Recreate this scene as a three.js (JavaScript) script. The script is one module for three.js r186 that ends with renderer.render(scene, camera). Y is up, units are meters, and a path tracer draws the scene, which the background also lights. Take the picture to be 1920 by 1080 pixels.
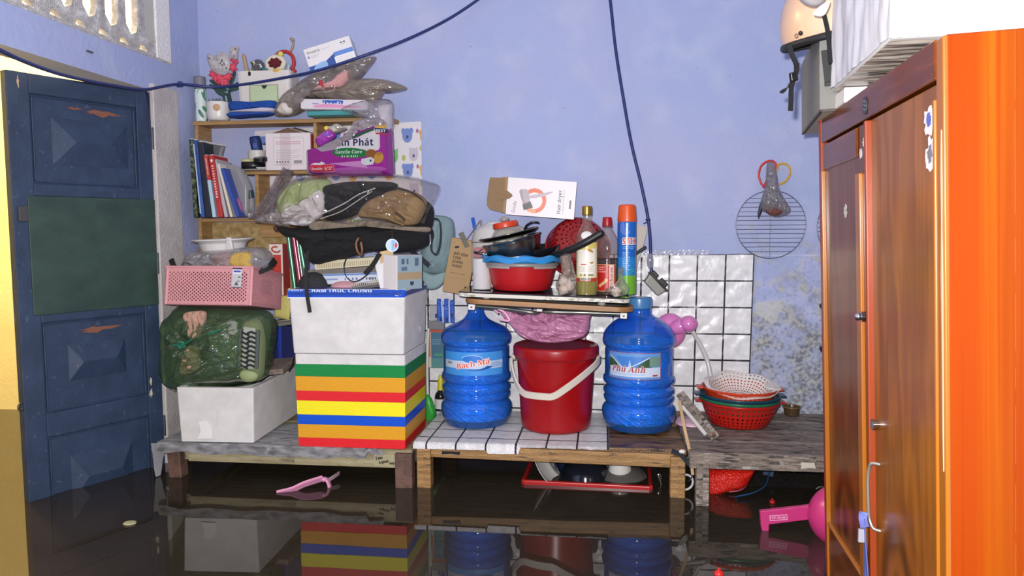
import * as THREE from 'three';
import { RoundedBoxGeometry } from 'three/addons/geometries/RoundedBoxGeometry.js';
import { ImprovedNoise } from 'three/addons/math/ImprovedNoise.js';
import { mergeGeometries, mergeVertices, toCreasedNormals } from 'three/addons/utils/BufferGeometryUtils.js';

// ---------- camera: a phone held 0.9 m above the flood water, turned a little left and down ----------
const scene = new THREE.Scene();
scene.background = new THREE.Color(0x000000);
const camera = new THREE.PerspectiveCamera(2 * Math.atan(540 / 1400) * 180 / Math.PI, 16 / 9, 0.05, 30);
camera.position.set(0, 0.9, 0);
camera.rotation.order = 'YXZ';
camera.rotation.set(-4.46 * Math.PI / 180, 6.92 * Math.PI / 180, -0.005);
camera.updateMatrixWorld(); camera.updateProjectionMatrix();
const renderer = new THREE.WebGLRenderer({ antialias: true });
renderer.toneMapping = THREE.LinearToneMapping;
renderer.toneMappingExposure = 1.0;
renderer.shadowMap.enabled = true;
scene.add(camera);

// ---------- lights: the phone's flash beside the lens, a warm lamp in the neighbouring room ----------
const FLASH_POWER = 19.5, OUTER_LAMP = 11;
const flashAt = new THREE.Vector3(-0.03, 0.945, 0.012);
const flash = new THREE.PointLight(0xfffdfb, FLASH_POWER); flash.name = 'flash_light';
flash.position.copy(flashAt); flash.castShadow = true; flash.shadow.radius = 0.6; scene.add(flash);
const outerAt = new THREE.Vector3(-2.55, 2.2, -2.72);
const outer = new THREE.PointLight(0xffeec4, OUTER_LAMP); outer.name = 'outer_room_lamp_light';
outer.position.copy(outerAt); outer.castShadow = true; outer.shadow.radius = 2; scene.add(outer);

// ---------- helpers ----------
const R = (d) => d * Math.PI / 180, V = (x, y, z) => new THREE.Vector3(x, y, z), V2 = (x, y) => new THREE.Vector2(x, y);
const ray = (px, py) => V((px - 960) / 1400, (540 - py) / 1400, -1).applyQuaternion(camera.quaternion);
const Z = (px, py, z) => { const d = ray(px, py); return d.multiplyScalar(z / d.z).add(camera.position); };          // the point of the plane z = const behind a pixel
const Y = (px, py, y) => { const d = ray(px, py); return d.multiplyScalar((y - 0.9) / d.y).add(camera.position); };
const X = (px, py, x) => { const d = ray(px, py); return d.multiplyScalar(x / d.x).add(camera.position); };
const pn = new ImprovedNoise();
const nz = (x, y, z = 0.37) => pn.noise(x, y, z);
const fbm = (x, y, z = 0.37, o = 4) => { let s = 0, a = 0.5, f = 1; for (let i = 0; i < o; i++) { s += a * pn.noise(x * f, y * f, z + i * 7.3); a *= 0.5; f *= 2.03; } return s; };
let seed = 12345; const rnd = () => { seed = (seed * 1664525 + 1013904223) >>> 0; return seed / 4294967296; };
const clamp = (x, a = 0, b = 1) => Math.min(b, Math.max(a, x)), lerp = (a, b, t) => a + (b - a) * t, sst = (a, b, x) => { const t = clamp((x - a) / (b - a)); return t * t * (3 - 2 * t); };
const used = {};
function numbered(n) { used[n] = (used[n] || 0) + 1; return used[n] === 1 ? n : `${n}_${String(used[n] - 1).padStart(3, '0')}`; }
function put(o, pos, r = [0, 0, 0]) { o.position.copy(pos); o.rotation.set(...r); return o; }
function shade(o) { o.castShadow = true; o.receiveShadow = true; return o; }
function thing(name, label, category, pos = V(0, 0, 0), rot = [0, 0, 0], group) {
  const o = new THREE.Group(); o.name = numbered(name); scene.add(put(o, pos, rot));
  o.userData = { label, category }; if (group) o.userData.group = group;
  return o;
}
function part(parent, name, geo, mat, pos, rot, label) {
  const m = shade(new THREE.Mesh(geo, mat)); m.name = name; parent.add(m);
  if (pos) put(m, pos, rot); if (label) m.userData.label = label;
  return m;
}
function solo(name, label, category, geo, mat, pos = V(0, 0, 0), rot = [0, 0, 0], group) {
  const m = shade(new THREE.Mesh(geo, mat)); m.name = numbered(name); scene.add(put(m, pos, rot));
  m.userData = { label, category }; if (group) m.userData.group = group;
  return m;
}
function struct(name, geo, mat, pos = V(0, 0, 0), rot = [0, 0, 0], parent) {
  const m = shade(new THREE.Mesh(geo, mat)); m.name = parent ? name : numbered(name); (parent || scene).add(put(m, pos, rot));
  if (!parent) m.userData.kind = 'structure';
  return m;
}
// uv in metres, by the main direction of each triangle
function uvm(g0, s = 1) {
  const g = g0.index ? g0.toNonIndexed() : g0, p = g.attributes.position, n = p.count, uv = new Float32Array(n * 2), a = V(), b = V(), c = V();
  for (let i = 0; i < n; i += 3) {
    a.fromBufferAttribute(p, i); b.fromBufferAttribute(p, i + 1); c.fromBufferAttribute(p, i + 2);
    const nn = b.clone().sub(a).cross(c.clone().sub(a)), x = Math.abs(nn.x), y = Math.abs(nn.y), z = Math.abs(nn.z);
    [a, b, c].forEach((q, k) => { const [u, v] = z >= x && z >= y ? [q.x, q.y] : x >= y ? [q.z, q.y] : [q.x, q.z]; uv[(i + k) * 2] = u * s; uv[(i + k) * 2 + 1] = v * s; });
  }
  g.setAttribute('uv', new THREE.BufferAttribute(uv, 2));
  return g;
}
const rb = (w, h, d, r = 0.003, seg = 2) => uvm(new RoundedBoxGeometry(w, h, d, seg, Math.min(r, w * 0.49, h * 0.49, d * 0.49)));
const at = (g, x = 0, y = 0, z = 0, rx = 0, ry = 0, rz = 0) => g.applyMatrix4(new THREE.Matrix4().makeRotationFromEuler(new THREE.Euler(rx, ry, rz)).setPosition(x, y, z));
const merge = (list) => mergeGeometries(list.map((g) => { const q = g.index ? g.toNonIndexed() : g; for (const k of Object.keys(q.attributes)) if (!['position', 'normal', 'uv'].includes(k)) q.deleteAttribute(k); q.clearGroups?.(); return q; }));
const lathe = (pts, seg = 48) => new THREE.LatheGeometry(pts.map(([r, y]) => V2(r, y)), seg);
function smoothLathe(pts, seg = 48, n = 60) { const c = new THREE.SplineCurve(pts.map(([r, y]) => V2(r, y))); return new THREE.LatheGeometry(c.getPoints(n), seg); }
function tube(pts, r = 0.003, seg = 40, rad = 8, closed = false) { return new THREE.TubeGeometry(new THREE.CatmullRomCurve3(pts.map((p) => Array.isArray(p) ? V(...p) : p), closed, 'centripetal'), seg, r, rad, closed); }
function capped(pts, r, seg = 40, rad = 8) { const P = pts.map((p) => Array.isArray(p) ? V(...p) : p); return merge([tube(P, r, seg, rad), at(new THREE.SphereGeometry(r, rad, 6), ...P[0].toArray()), at(new THREE.SphereGeometry(r, rad, 6), ...P[P.length - 1].toArray())]); }
function shapeOf(pts) { const s = new THREE.Shape(); pts.forEach(([x, y], i) => i ? s.lineTo(x, y) : s.moveTo(x, y)); s.closePath(); return s; }
function prism(pts, depth, bevel = 0, holes = []) {
  const s = Array.isArray(pts) ? shapeOf(pts) : pts; holes.forEach((h) => s.holes.push(h));
  const g = new THREE.ExtrudeGeometry(s, { depth, bevelEnabled: bevel > 0, bevelThickness: bevel, bevelSize: bevel, bevelOffset: -bevel, bevelSegments: 2, curveSegments: 16 });
  return uvm(g.translate(0, 0, -depth / 2));
}
// a box whose bottom is smaller than its top; base at y = 0, centred in x and z
function frustum(wt, dt, wb, db, h, r = 0.008) {
  const g = new RoundedBoxGeometry(wt, h, dt, 3, r), p = g.attributes.position;
  for (let i = 0; i < p.count; i++) { const t = clamp(p.getY(i) / h + 0.5); p.setXYZ(i, p.getX(i) * lerp(wb / wt, 1, t), p.getY(i) + h / 2, p.getZ(i) * lerp(db / dt, 1, t)); }
  g.computeVertexNormals(); return uvm(g);
}
// pixel outline at depth z -> points in metres around an origin
function traced(px, z, origin) { const w = px.map(([x, y]) => Z(x, y, z)); const o = origin || w.reduce((a, b) => a.add(b), V()).multiplyScalar(1 / w.length); return { o, pts: w.map((p) => [p.x - o.x, p.y - o.y]) }; }
// a soft filled thing with a given outline: thickness rises from the edge to the middle, with folds
function pillow(pts, T, { n = 96, rings = 18, p = 2.2, amp = 0, freq = 20, crease = 0, back = 0.5, smooth = true, s = 1, edge = 0.002, fold = 0, ff = 1, dir = 0.5, sx = 1, sy = 1 } = {}) {
  const c = pts.reduce((a, b) => [a[0] + b[0] / pts.length, a[1] + b[1] / pts.length], [0, 0]);
  let out;
  if (smooth) out = new THREE.CatmullRomCurve3(pts.map(([x, y]) => V(x, y, 0)), true, 'centripetal').getSpacedPoints(n).slice(0, n);
  else { const P = pts.map(([x, y]) => V(x, y, 0)); P.push(P[0].clone()); const path = new THREE.CurvePath(); for (let i = 0; i + 1 < P.length; i++) path.add(new THREE.LineCurve3(P[i], P[i + 1])); out = path.getSpacedPoints(n).slice(0, n); }
  const pos = [], uv = [], idx = [], side = [];
  const f = (x, y, k) => { const a = amp * (nz(x * freq * sx + s * 3.1, y * freq * sy + s * 1.7, k) + 0.5 * nz(x * freq * 2.3 * sx + s, y * freq * 2.3 * sy, k + 5)); const cr = crease * (1 - 2.4 * Math.abs(nz(x * freq * 0.9 * sx + s * 9, y * freq * 0.9 * sy - s, k + 2))); let fo = 0; if (fold) { const cd = Math.cos(dir), sd = Math.sin(dir), wx = 0.5 * nz(x * freq * 0.5 + s, y * freq * 0.5, k + 30); for (const [q, w, sh] of [[1, 1, 0], [1.9, 0.55, 4], [3.4, 0.3, 9]]) { const uu = (x * cd + y * sd) * freq * ff * q * 0.38 + wx + sh, vv = (y * cd - x * sd) * freq * ff * q + wx * 1.5; fo -= fold * w * Math.pow(Math.max(0, 1 - Math.abs(nz(uu, vv, k + 40 + sh)) * 5), 1.3); } } return a + cr + fo; };
  for (const sg of [1, -1]) {
    const base = pos.length / 3; pos.push(c[0], c[1], sg * (sg > 0 ? T : T * back) + (sg > 0 ? f(c[0], c[1], s) : -f(c[0], c[1], s + 11) * back)); uv.push(c[0], c[1]);
    for (let r = 1; r <= rings; r++) for (let i = 0; i < n; i++) {
      const t = r / rings, q = out[i], x = c[0] + (q.x - c[0]) * t, y = c[1] + (q.y - c[1]) * t;
      const h = Math.pow(Math.max(0, 1 - Math.pow(t, p)), 0.55), z = (sg > 0 ? T : T * back) * h + edge * (r < rings ? 1 : 0) + (sg > 0 ? f(x, y, s) : f(x, y, s + 11) * back) * Math.min(1, (1 - t) * 4) ;
      pos.push(x, y, r === rings ? (amp + crease) * 0.6 * nz(x * freq * 0.6, y * freq * 0.6, s + 20) : sg * z); uv.push(x, y);
    }
    for (let i = 0; i < n; i++) { const j = (i + 1) % n; const tri = (a, b, d) => sg > 0 ? idx.push(a, b, d) : idx.push(a, d, b); tri(base, base + 1 + i, base + 1 + j); for (let r = 1; r < rings; r++) { const a = base + 1 + (r - 1) * n, b = base + 1 + r * n; tri(a + i, b + i, b + j); tri(a + i, b + j, a + j); } }
  }
  const area = out.reduce((s2, q, i) => { const w = out[(i + 1) % n]; return s2 + q.x * w.y - w.x * q.y; }, 0);
  if (area < 0) for (let i = 0; i < idx.length; i += 3) [idx[i + 1], idx[i + 2]] = [idx[i + 2], idx[i + 1]];
  const g = new THREE.BufferGeometry(); g.setAttribute('position', new THREE.Float32BufferAttribute(pos, 3)); g.setAttribute('uv', new THREE.Float32BufferAttribute(uv, 2)); g.setIndex(idx); g.computeVertexNormals();
  return g;
}
// a thin flexible sheet, f(u, v) -> [x, y, z]
function sheet(f, nu = 30, nv = 30) {
  const g = new THREE.PlaneGeometry(1, 1, nu, nv), p = g.attributes.position, uv = g.attributes.uv;
  for (let i = 0; i < p.count; i++) p.setXYZ(i, ...f(uv.getX(i), uv.getY(i)));
  g.computeVertexNormals(); return g;
}
// a flat band along a line of points (a strap), with a width direction
function strap(pts, width, thick, wdir = V(0, 0, 1), seg = 40) {
  const c = new THREE.CatmullRomCurve3(pts.map((p) => Array.isArray(p) ? V(...p) : p), false, 'centripetal'), P = c.getSpacedPoints(seg), pos = [], idx = [], uv = [];
  P.forEach((q, i) => { const t = c.getTangentAt(i / seg), w = wdir.clone().addScaledVector(t, -wdir.dot(t)).normalize(), nn = t.clone().cross(w);
    for (const [a, b] of [[-1, -1], [1, -1], [1, 1], [-1, 1]]) { const v = q.clone().addScaledVector(w, a * width / 2).addScaledVector(nn, b * thick / 2); pos.push(v.x, v.y, v.z); uv.push(a * width / 2, i * 0.01); } });
  for (let i = 0; i < seg; i++) for (let k = 0; k < 4; k++) { const a = i * 4 + k, b = i * 4 + (k + 1) % 4; idx.push(a, a + 4, b, b, a + 4, b + 4); }
  const e = seg * 4; idx.push(0, 1, 2, 0, 2, 3, e, e + 2, e + 1, e, e + 3, e + 2);
  const g = new THREE.BufferGeometry(); g.setAttribute('position', new THREE.Float32BufferAttribute(pos, 3)); g.setAttribute('uv', new THREE.Float32BufferAttribute(uv, 2)); g.setIndex(idx);
  const q = g.toNonIndexed(); q.computeVertexNormals(); return q;
}
// ---------- textures ----------
const hex = (h) => [(h >> 16) & 255, (h >> 8) & 255, h & 255];
function pixTex(w, h, f, { srgb = true, rep } = {}) {
  const d = new Uint8Array(w * h * 4);
  for (let y = 0; y < h; y++) for (let x = 0; x < w; x++) { const c = f(x / w, y / h, x, y), o = (y * w + x) * 4; if (c.length) { d[o] = clamp(c[0], 0, 255); d[o + 1] = clamp(c[1], 0, 255); d[o + 2] = clamp(c[2], 0, 255); } else d[o] = d[o + 1] = d[o + 2] = clamp(c * 255, 0, 255); d[o + 3] = 255; }
  const t = new THREE.DataTexture(d, w, h); t.magFilter = THREE.LinearFilter; t.minFilter = THREE.LinearMipmapLinearFilter; t.wrapS = t.wrapT = THREE.RepeatWrapping;
  if (srgb) t.colorSpace = THREE.SRGBColorSpace; if (rep) t.repeat.set(rep[0], rep[1]); t.needsUpdate = true; return t;
}
function canTex(w, h, draw, { rep, srgb = true } = {}) {
  const c = document.createElement('canvas'); c.width = w; c.height = h; const g = c.getContext('2d'); draw(g, w, h);
  const t = new THREE.CanvasTexture(c); if (srgb) t.colorSpace = THREE.SRGBColorSpace; t.wrapS = t.wrapT = THREE.RepeatWrapping; if (rep) t.repeat.set(rep[0], rep[1]); return t;
}
const mixc = (a, b, t) => [lerp(a[0], b[0], t), lerp(a[1], b[1], t), lerp(a[2], b[2], t)];
const matCache = {};
function M(color, roughness = 0.6, o = {}) {
  const key = Object.keys(o).length ? null : color + '/' + roughness;
  if (key && matCache[key]) return matCache[key];
  const phys = ['transmission', 'clearcoat', 'sheen', 'ior', 'specularIntensity', 'thickness'].some((k) => k in o);
  const m = new (phys ? THREE.MeshPhysicalMaterial : THREE.MeshStandardMaterial)({ color, roughness, side: THREE.DoubleSide, ...o });
  if (key) matCache[key] = m; return m;
}
const fineBump = pixTex(256, 256, (u, v) => 0.5 + fbm(u * 40, v * 40, 1.3, 3) * 0.9, { srgb: false });
const crinkleBump = pixTex(512, 512, (u, v) => { const w = fbm(u * 4, v * 4, 4, 2) * 0.9; const f = (s, k, ax, ay) => 1 - Math.min(1, Math.abs(pn.noise((u * ax + v * ay) * s + w, (v * ax - u * ay) * s * 0.3 - w, k)) * 2.6); return 0.2 + 0.36 * f(6, 1, 0.8, 0.6) + 0.24 * f(9, 5, 0.3, 0.95) + 0.12 * f(20, 9, 0.95, -0.3) + 0.1 * pn.noise(u * 4, v * 4, 3); }, { srgb: false });
const bumped = (rep, t = fineBump) => { const q = t.clone(); q.repeat.set(rep, rep); q.needsUpdate = true; return q; };
const clothBump = bumped(6), foamBump = bumped(9), plasterBump = bumped(3);
// clear or tinted plastic film: thin, glossy and crinkled
const film = (color, tr = 0.9, scale = 0.01, rep = 5, rough = 0.1) => M(color, rough, { transmission: tr, thickness: 0, ior: 1.55, bumpMap: bumped(rep, crinkleBump), bumpScale: scale });
const printed = (t, rough = 0.5, o = {}) => M(0xffffff, rough, { map: t, ...o });
// prints lie on a box's front: a thin plate with its own texture
const plate = (w, h, t = 0.001) => { const g = new THREE.BoxGeometry(w, h, t); return g; };
function fit(g, text, x, y, w, size, font, color, align = 'left', o = {}) { g.save(); g.translate(x, y); if (o.rot) g.rotate(o.rot); g.font = `${o.style || ''} ${size}px ${font}`; g.textAlign = align; g.textBaseline = o.base || 'alphabetic'; const m = g.measureText(text).width; if (w && o.stretch) g.scale(w / m, 1); else if (w && m > w) g.scale(w / m, 1); if (o.stroke) { g.lineWidth = o.sw || size * 0.18; g.lineJoin = 'round'; g.strokeStyle = o.stroke; g.strokeText(text, 0, 0); } g.fillStyle = color; g.fillText(text, 0, 0); g.restore(); }
// dots and accents under or over letters the font lacks
const mark = (g, x, y, w, h, c, r = 0) => { g.save(); g.translate(x, y); g.rotate(r); g.fillStyle = c; g.fillRect(-w / 2, -h / 2, w, h); g.restore(); };
// rows of small strokes where the photograph's print is too small to read
const scrib = (g, x, y, w, h, c, n = 1) => { g.fillStyle = c; for (let k = 0; k < n; k++) for (let q = x; q < x + w * (1 - 0.15 * (k % 2)); q += h * 0.9 + rnd() * h * 0.5) g.fillRect(q, y + k * h * 1.8, h * (0.3 + rnd() * 0.5), h); };
// wood: grain runs along u (metres when rep is 1)
function woodTex(light, dark, o = {}) {
  const A = hex(light), B = hex(dark), { w = 512, h = 256, fx = 3, fy = 34, knot = 0.35, dirt = 0, dirtc = 0x2a2420, z = 1, stain = 0 } = o, D = hex(dirtc);
  return pixTex(w, h, (u, v) => {
    const wob = fbm(u * fx, v * 4, z, 3) * knot, g = 0.5 + 0.5 * Math.sin((v + wob * 0.12) * fy * 6.283 * 0.35 + fbm(u * fx * 2, v * 12, z + 4, 3) * 5), f = 0.5 + fbm(u * 14, v * 130, z + 9, 3) * 1.1;
    let c = mixc(A, B, clamp(g * 0.55 + f * 0.5 - 0.1 + fbm(u * 2, v * 3, z + 2, 3) * 0.8));
    if (dirt) c = mixc(c, D, clamp((fbm(u * 5, v * 9, z + 20, 5) * 2.6 + dirt - 0.5) * 1.2, 0, 0.9));
    if (stain) c = mixc(c, [190, 185, 178], clamp((fbm(u * 8, v * 26, z + 30, 5) * 3 - 1 + stain), 0, 0.75));
    return c;
  }, { rep: o.rep });
}

// =================== THE ROOM ===================
const BACK = -3.03, LEFT = -1.69, RIGHT = 1.16, FRONT = 1.5, FLOOR = -0.28, CEIL = 2.6;
const lilac = hex(0x9eabd2), lilac2 = hex(0xa9aed2), mouldA = hex(0x5d6270), mouldB = hex(0xa5a58e), pale = hex(0xc3c5dc);
// back wall: lilac lime paint, mottled; damp, mould and bare patches low on the right (seen on the photograph as spots with outlines)
const BWx0 = -1.80, BWw = 3.06, BWy0 = FLOOR, BWh = CEIL - FLOOR;
const backTex = pixTex(1536, 1440, (u, v) => {
  const x = BWx0 + u * BWw, y = BWy0 + v * BWh;
  let c = mixc(lilac, lilac2, clamp(0.5 + fbm(x * 2.2, y * 2.2, 3, 4) * 1.6));
  c = mixc(c, pale, clamp(fbm(x * 6, y * 6, 5, 4) * 0.9, 0, 0.35));
  const sp = fbm(x * 95, y * 95, 8, 2), sp2 = fbm(x * 9, y * 9, 18, 2);
  if (sp > 0.47 && sp2 > 0.05) c = mixc(c, [95, 98, 128], 0.75);
  const m = sst(0.52, 0.62, x) * (1 - sst(0.70, 0.90, y + fbm(x * 5, y * 5, 40, 3) * 0.3)), low = 1 - sst(0.36, 0.66, y), rgt = sst(0.62, 0.85, x);
  if (m > 0) {
    const a = fbm(x * 24, y * 24, 21, 5), b = fbm(x * 70, y * 70, 25, 4), d = fbm(x * 12, y * 12, 29, 5), e = fbm(x * 45, y * 45, 61, 3);
    c = mixc(c, pale, m * clamp(0.2 + a * 1.2, 0, 0.55));
    c = mixc(c, [150, 152, 160], m * clamp(0.25 + d * 1.3 + low * 0.42 + rgt * low * 0.3 - 0.2, 0, 0.85));
    c = mixc(c, [186, 182, 160], m * clamp((a * 0.8 + d - e * 0.4) * 1.6, 0, 0.6));
    c = mixc(c, [92, 95, 106], m * (0.35 + 0.65 * low) * clamp(b * 1.6 + e * 0.9 + d * 0.8 + rgt * 0.14, 0, 0.8));
    c = mixc(c, [206, 206, 208], m * low * clamp(-b * 1.4 - 0.08, 0, 0.5));
  }
  if (x > 0.56 && Math.abs(y - 0.795 - fbm(x * 9, 2, 3, 2) * 0.01) < 0.0022) c = mixc(c, [215, 215, 228], 0.5);
  const px = Math.hypot((x - 0.655) / 0.055, (y - 0.575) / 0.045) + fbm(x * 22, y * 22, 51, 3) * 1.2; if (px < 0.9) c = mixc(c, [200, 200, 186], 0.6);
  return c;
});
backTex.wrapS = backTex.wrapT = THREE.ClampToEdgeWrapping;
const lilacTex = pixTex(512, 512, (u, v) => mixc(mixc(lilac, lilac2, clamp(0.5 + fbm(u * 4, v * 4, 3, 4) * 1.6)), pale, clamp(fbm(u * 12, v * 12, 5, 4) * 0.9, 0, 0.35)), { rep: [0.5, 0.5] });
const wallM = M(0xffffff, 0.75, { map: lilacTex, bumpMap: bumped(1.2), bumpScale: 0.0018 });
const backM = M(0xffffff, 0.75, { map: backTex, bumpMap: bumped(5), bumpScale: 0.0015 });
const plainWallM = M(0xb9bbdf, 0.85), greyM = M(0xe0dcd8, 0.85, { bumpMap: bumped(4), bumpScale: 0.002 });
{
  const g = new THREE.BoxGeometry(BWw, BWh, 0.12);
  struct('wall_back', g, [plainWallM, plainWallM, plainWallM, plainWallM, backM, plainWallM], V(BWx0 + BWw / 2, BWy0 + BWh / 2, BACK - 0.06));
}
struct('wall_right', uvm(new THREE.BoxGeometry(0.12, CEIL - FLOOR, FRONT - BACK)), wallM, V(RIGHT + 0.06, (CEIL + FLOOR) / 2, (FRONT + BACK) / 2));
struct('wall_front', uvm(new THREE.BoxGeometry(4.8, CEIL - FLOOR, 0.12)), wallM, V(-1.2, (CEIL + FLOOR) / 2, FRONT + 0.06));
struct('ceiling', uvm(new THREE.BoxGeometry(4.9, 0.12, 5.2)), M(0xdad9d4, 0.9), V(-1.2, CEIL + 0.06, -0.96));
struct('floor', uvm(new THREE.BoxGeometry(4.9, 0.12, 5.2)), M(0x54483a, 0.9), V(-1.2, FLOOR - 0.06, -0.96));
// left wall with a doorway and a ventilation opening
{
  const s = new THREE.Shape(); [[-1.5, FLOOR], [1.5, FLOOR], [1.5, 1.43], [2.667, 1.43], [2.667, FLOOR], [3.03, FLOOR], [3.03, CEIL], [-1.5, CEIL]].forEach(([a, b], i) => i ? s.lineTo(a, b) : s.moveTo(a, b));
  const h = new THREE.Path(); [[1.72, 1.556], [2.819, 1.556], [2.819, 2.02], [1.72, 2.02]].forEach(([a, b], i) => i ? h.lineTo(a, b) : h.moveTo(a, b)); s.holes.push(h);
  const g = new THREE.ExtrudeGeometry(s, { depth: 0.11, bevelEnabled: false });
  struct('wall_left', g, [M(0xffffff, 0.75, { map: lilacTex, bumpMap: bumped(1.2), bumpScale: 0.0018 }), greyM], V(LEFT - 0.11, 0, 0), [0, Math.PI / 2, 0]);
}
struct('trim_1', rb(0.022, 1.455 - FLOOR, 0.163, 0.004), M(0xd0cccb, 0.7, { map: pixTex(256, 512, (u, v) => { const n = fbm(u * 5, v * 10, 3, 4); return mixc(hex(0xf2eeec), hex(0xdcd7d5), clamp(n * 2)); }, { rep: [1.5, 0.8] }), bumpMap: bumped(3), bumpScale: 0.002 }), V(LEFT + 0.004, (1.455 + FLOOR) / 2, -2.7485));
struct('trim_2', rb(0.07, 0.46, 0.09, 0.004), M(0xebe7e4, 0.8, { bumpMap: bumped(4), bumpScale: 0.003 }), V(LEFT - 0.034, 1.787, -2.772));
// concrete ventilation screen over the door: blocks with tall slots and small notches
{
  const conc = pixTex(512, 512, (u, v) => { const n = fbm(u * 9, v * 9, 2, 5), k = fbm(u * 40, v * 40, 6, 3); let c = mixc(hex(0xd6d1cf), hex(0xb0aaa7), clamp(0.4 + n * 1.6)); if (k > 0.2) c = mixc(c, hex(0x857b70), clamp((k - 0.2) * 4, 0, 0.7)); if (n < -0.2) c = mixc(c, hex(0xece8e4), 0.6); return c; }, { rep: [3, 3] });
  const cm = M(0xffffff, 0.9, { map: conc, bumpMap: bumped(9), bumpScale: 0.004 });
  const vent = thing('ventilation_screen', 'grey concrete ventilation screen with tall slots in the wall above the blue door', 'vent', V(LEFT - 0.003, 1.556, 0));
  vent.userData.kind = 'structure'; delete vent.userData.category;
  for (let i = 0; i < 9; i++) {                     // slot k sits at z = -2.697 + 0.1125 k
    const zc = 2.697 - 0.1125 * i, a0 = zc - 0.075 + 0.0001, a1 = zc + 0.0375;
    const sh = new THREE.Shape(); [[a0, 0], [a1, 0], [a1, 0.462], [a0, 0.462]].forEach(([a, b], k) => k ? sh.lineTo(a, b) : sh.moveTo(a, b));
    const h1 = new THREE.Path(); const w = 0.034; [[zc - w, 0.088], [zc - w * 0.2, 0.056], [zc + w * 0.7, 0.07], [zc + w, 0.1], [zc + w, 0.385], [zc, 0.42], [zc - w, 0.39]].forEach(([a, b], k) => k ? h1.lineTo(a, b) : h1.moveTo(a, b));
    const n0 = zc - 0.05; const h2 = new THREE.Path(); [[n0 - 0.022, 0.016], [n0 + 0.022, 0.012], [n0 + 0.022, 0.024], [n0 + 0.004, 0.032], [n0 - 0.018, 0.034]].forEach(([a, b], k) => k ? h2.lineTo(a, b) : h2.moveTo(a, b));
    sh.holes.push(h1, h2);
    const g = uvm(new THREE.ExtrudeGeometry(sh, { depth: 0.022, bevelEnabled: true, bevelSize: 0.0008, bevelThickness: 0.0008, bevelOffset: -0.0008, bevelSegments: 1 }));
    part(vent, 'block', g, cm, V(-0.024, 0, 0), [0, Math.PI / 2, 0]);
    if (i === 0) { part(vent, 'mortar_fill', at(rb(0.066, 0.36, 0.016, 0.004), -0.012, 0.24, -zc, 0, Math.PI / 2, 0), M(0xe6e2da, 0.9, { bumpMap: bumped(20), bumpScale: 0.004 })); }
  }
  part(vent, 'sill', at(rb(0.03, 0.012, 1.1, 0.004), -0.01, 0.002, -2.27), cm);
}
// the neighbouring room, painted yellow
const yellowTex = pixTex(256, 256, (u, v) => mixc(hex(0xf2dd9e), hex(0xe6d08c), clamp(0.4 + fbm(u * 4, v * 4, 3, 4) * 1.5)), { rep: [0.5, 0.5] });
const yellowM = M(0xffffff, 0.85, { map: yellowTex, bumpMap: bumped(2), bumpScale: 0.001 });
struct('wall_outer_back', uvm(new THREE.BoxGeometry(2.0, CEIL - FLOOR, 0.12)), yellowM, V(-2.79, (CEIL + FLOOR) / 2, -3.47));
struct('wall_outer_left', uvm(new THREE.BoxGeometry(0.12, CEIL - FLOOR, 5.2)), yellowM, V(-3.56, (CEIL + FLOOR) / 2, -0.95));
{ // lamp that lights the neighbouring room
  const b = thing('ceiling_lamp', 'warm round lamp of the yellow neighbouring room', 'lamp', outerAt.clone());
  part(b, 'bulb', new THREE.SphereGeometry(0.045, 20, 14), M(0xfff0cc, 0.4, { emissive: 0xffeec4, emissiveIntensity: 6 }));
  part(b, 'cord', tube([[0, 0.05, 0], [0, 0.2, 0], [0, 0.4, 0]], 0.004, 8, 6), M(0x333333, 0.6));
}
{ // the phone whose flash lights this room, level with the lens
  const ph = thing('phone', 'dark phone with a lit flash lamp at the point of view', 'phone', V(-0.02, 0.945, 0.028));
  part(ph, 'phone_body', rb(0.16, 0.076, 0.009, 0.004), M(0x15161a, 0.4));
  part(ph, 'flash_lamp', at(new THREE.CylinderGeometry(0.004, 0.004, 0.001, 16), -0.01, 0, -0.0052, Math.PI / 2), M(0xffffff, 0.3, { emissive: 0xfffdfb, emissiveIntensity: 20 }));
}
// ---------- flood water ----------
{
  const g = uvm(new THREE.PlaneGeometry(4.7, 5.0, 1, 1).rotateX(-Math.PI / 2).translate(-1.2, 0, -0.95));
  const rip = pixTex(512, 512, (u, v) => 0.5 + fbm(u * 6, v * 6, 3, 3) * 0.8, { srgb: false, rep: [0.35, 0.35] });
  const silt = pixTex(512, 512, (u, v) => mixc(hex(0x3e382f), hex(0x342d25), clamp(0.5 + fbm(u * 5, v * 5, 9, 4) * 1.4)), { rep: [0.6, 0.6] });
  struct('water_surface', g, M(0xffffff, 0.02, { map: silt, ior: 1.45, transmission: 0.3, thickness: 0, specularIntensity: 1, bumpMap: rip, bumpScale: 0.0007 }));
  struct('water_murk', uvm(new THREE.PlaneGeometry(4.7, 5.0).rotateX(-Math.PI / 2).translate(-1.2, -0.07, -0.95)), M(0x2c251d, 1));
}
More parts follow.
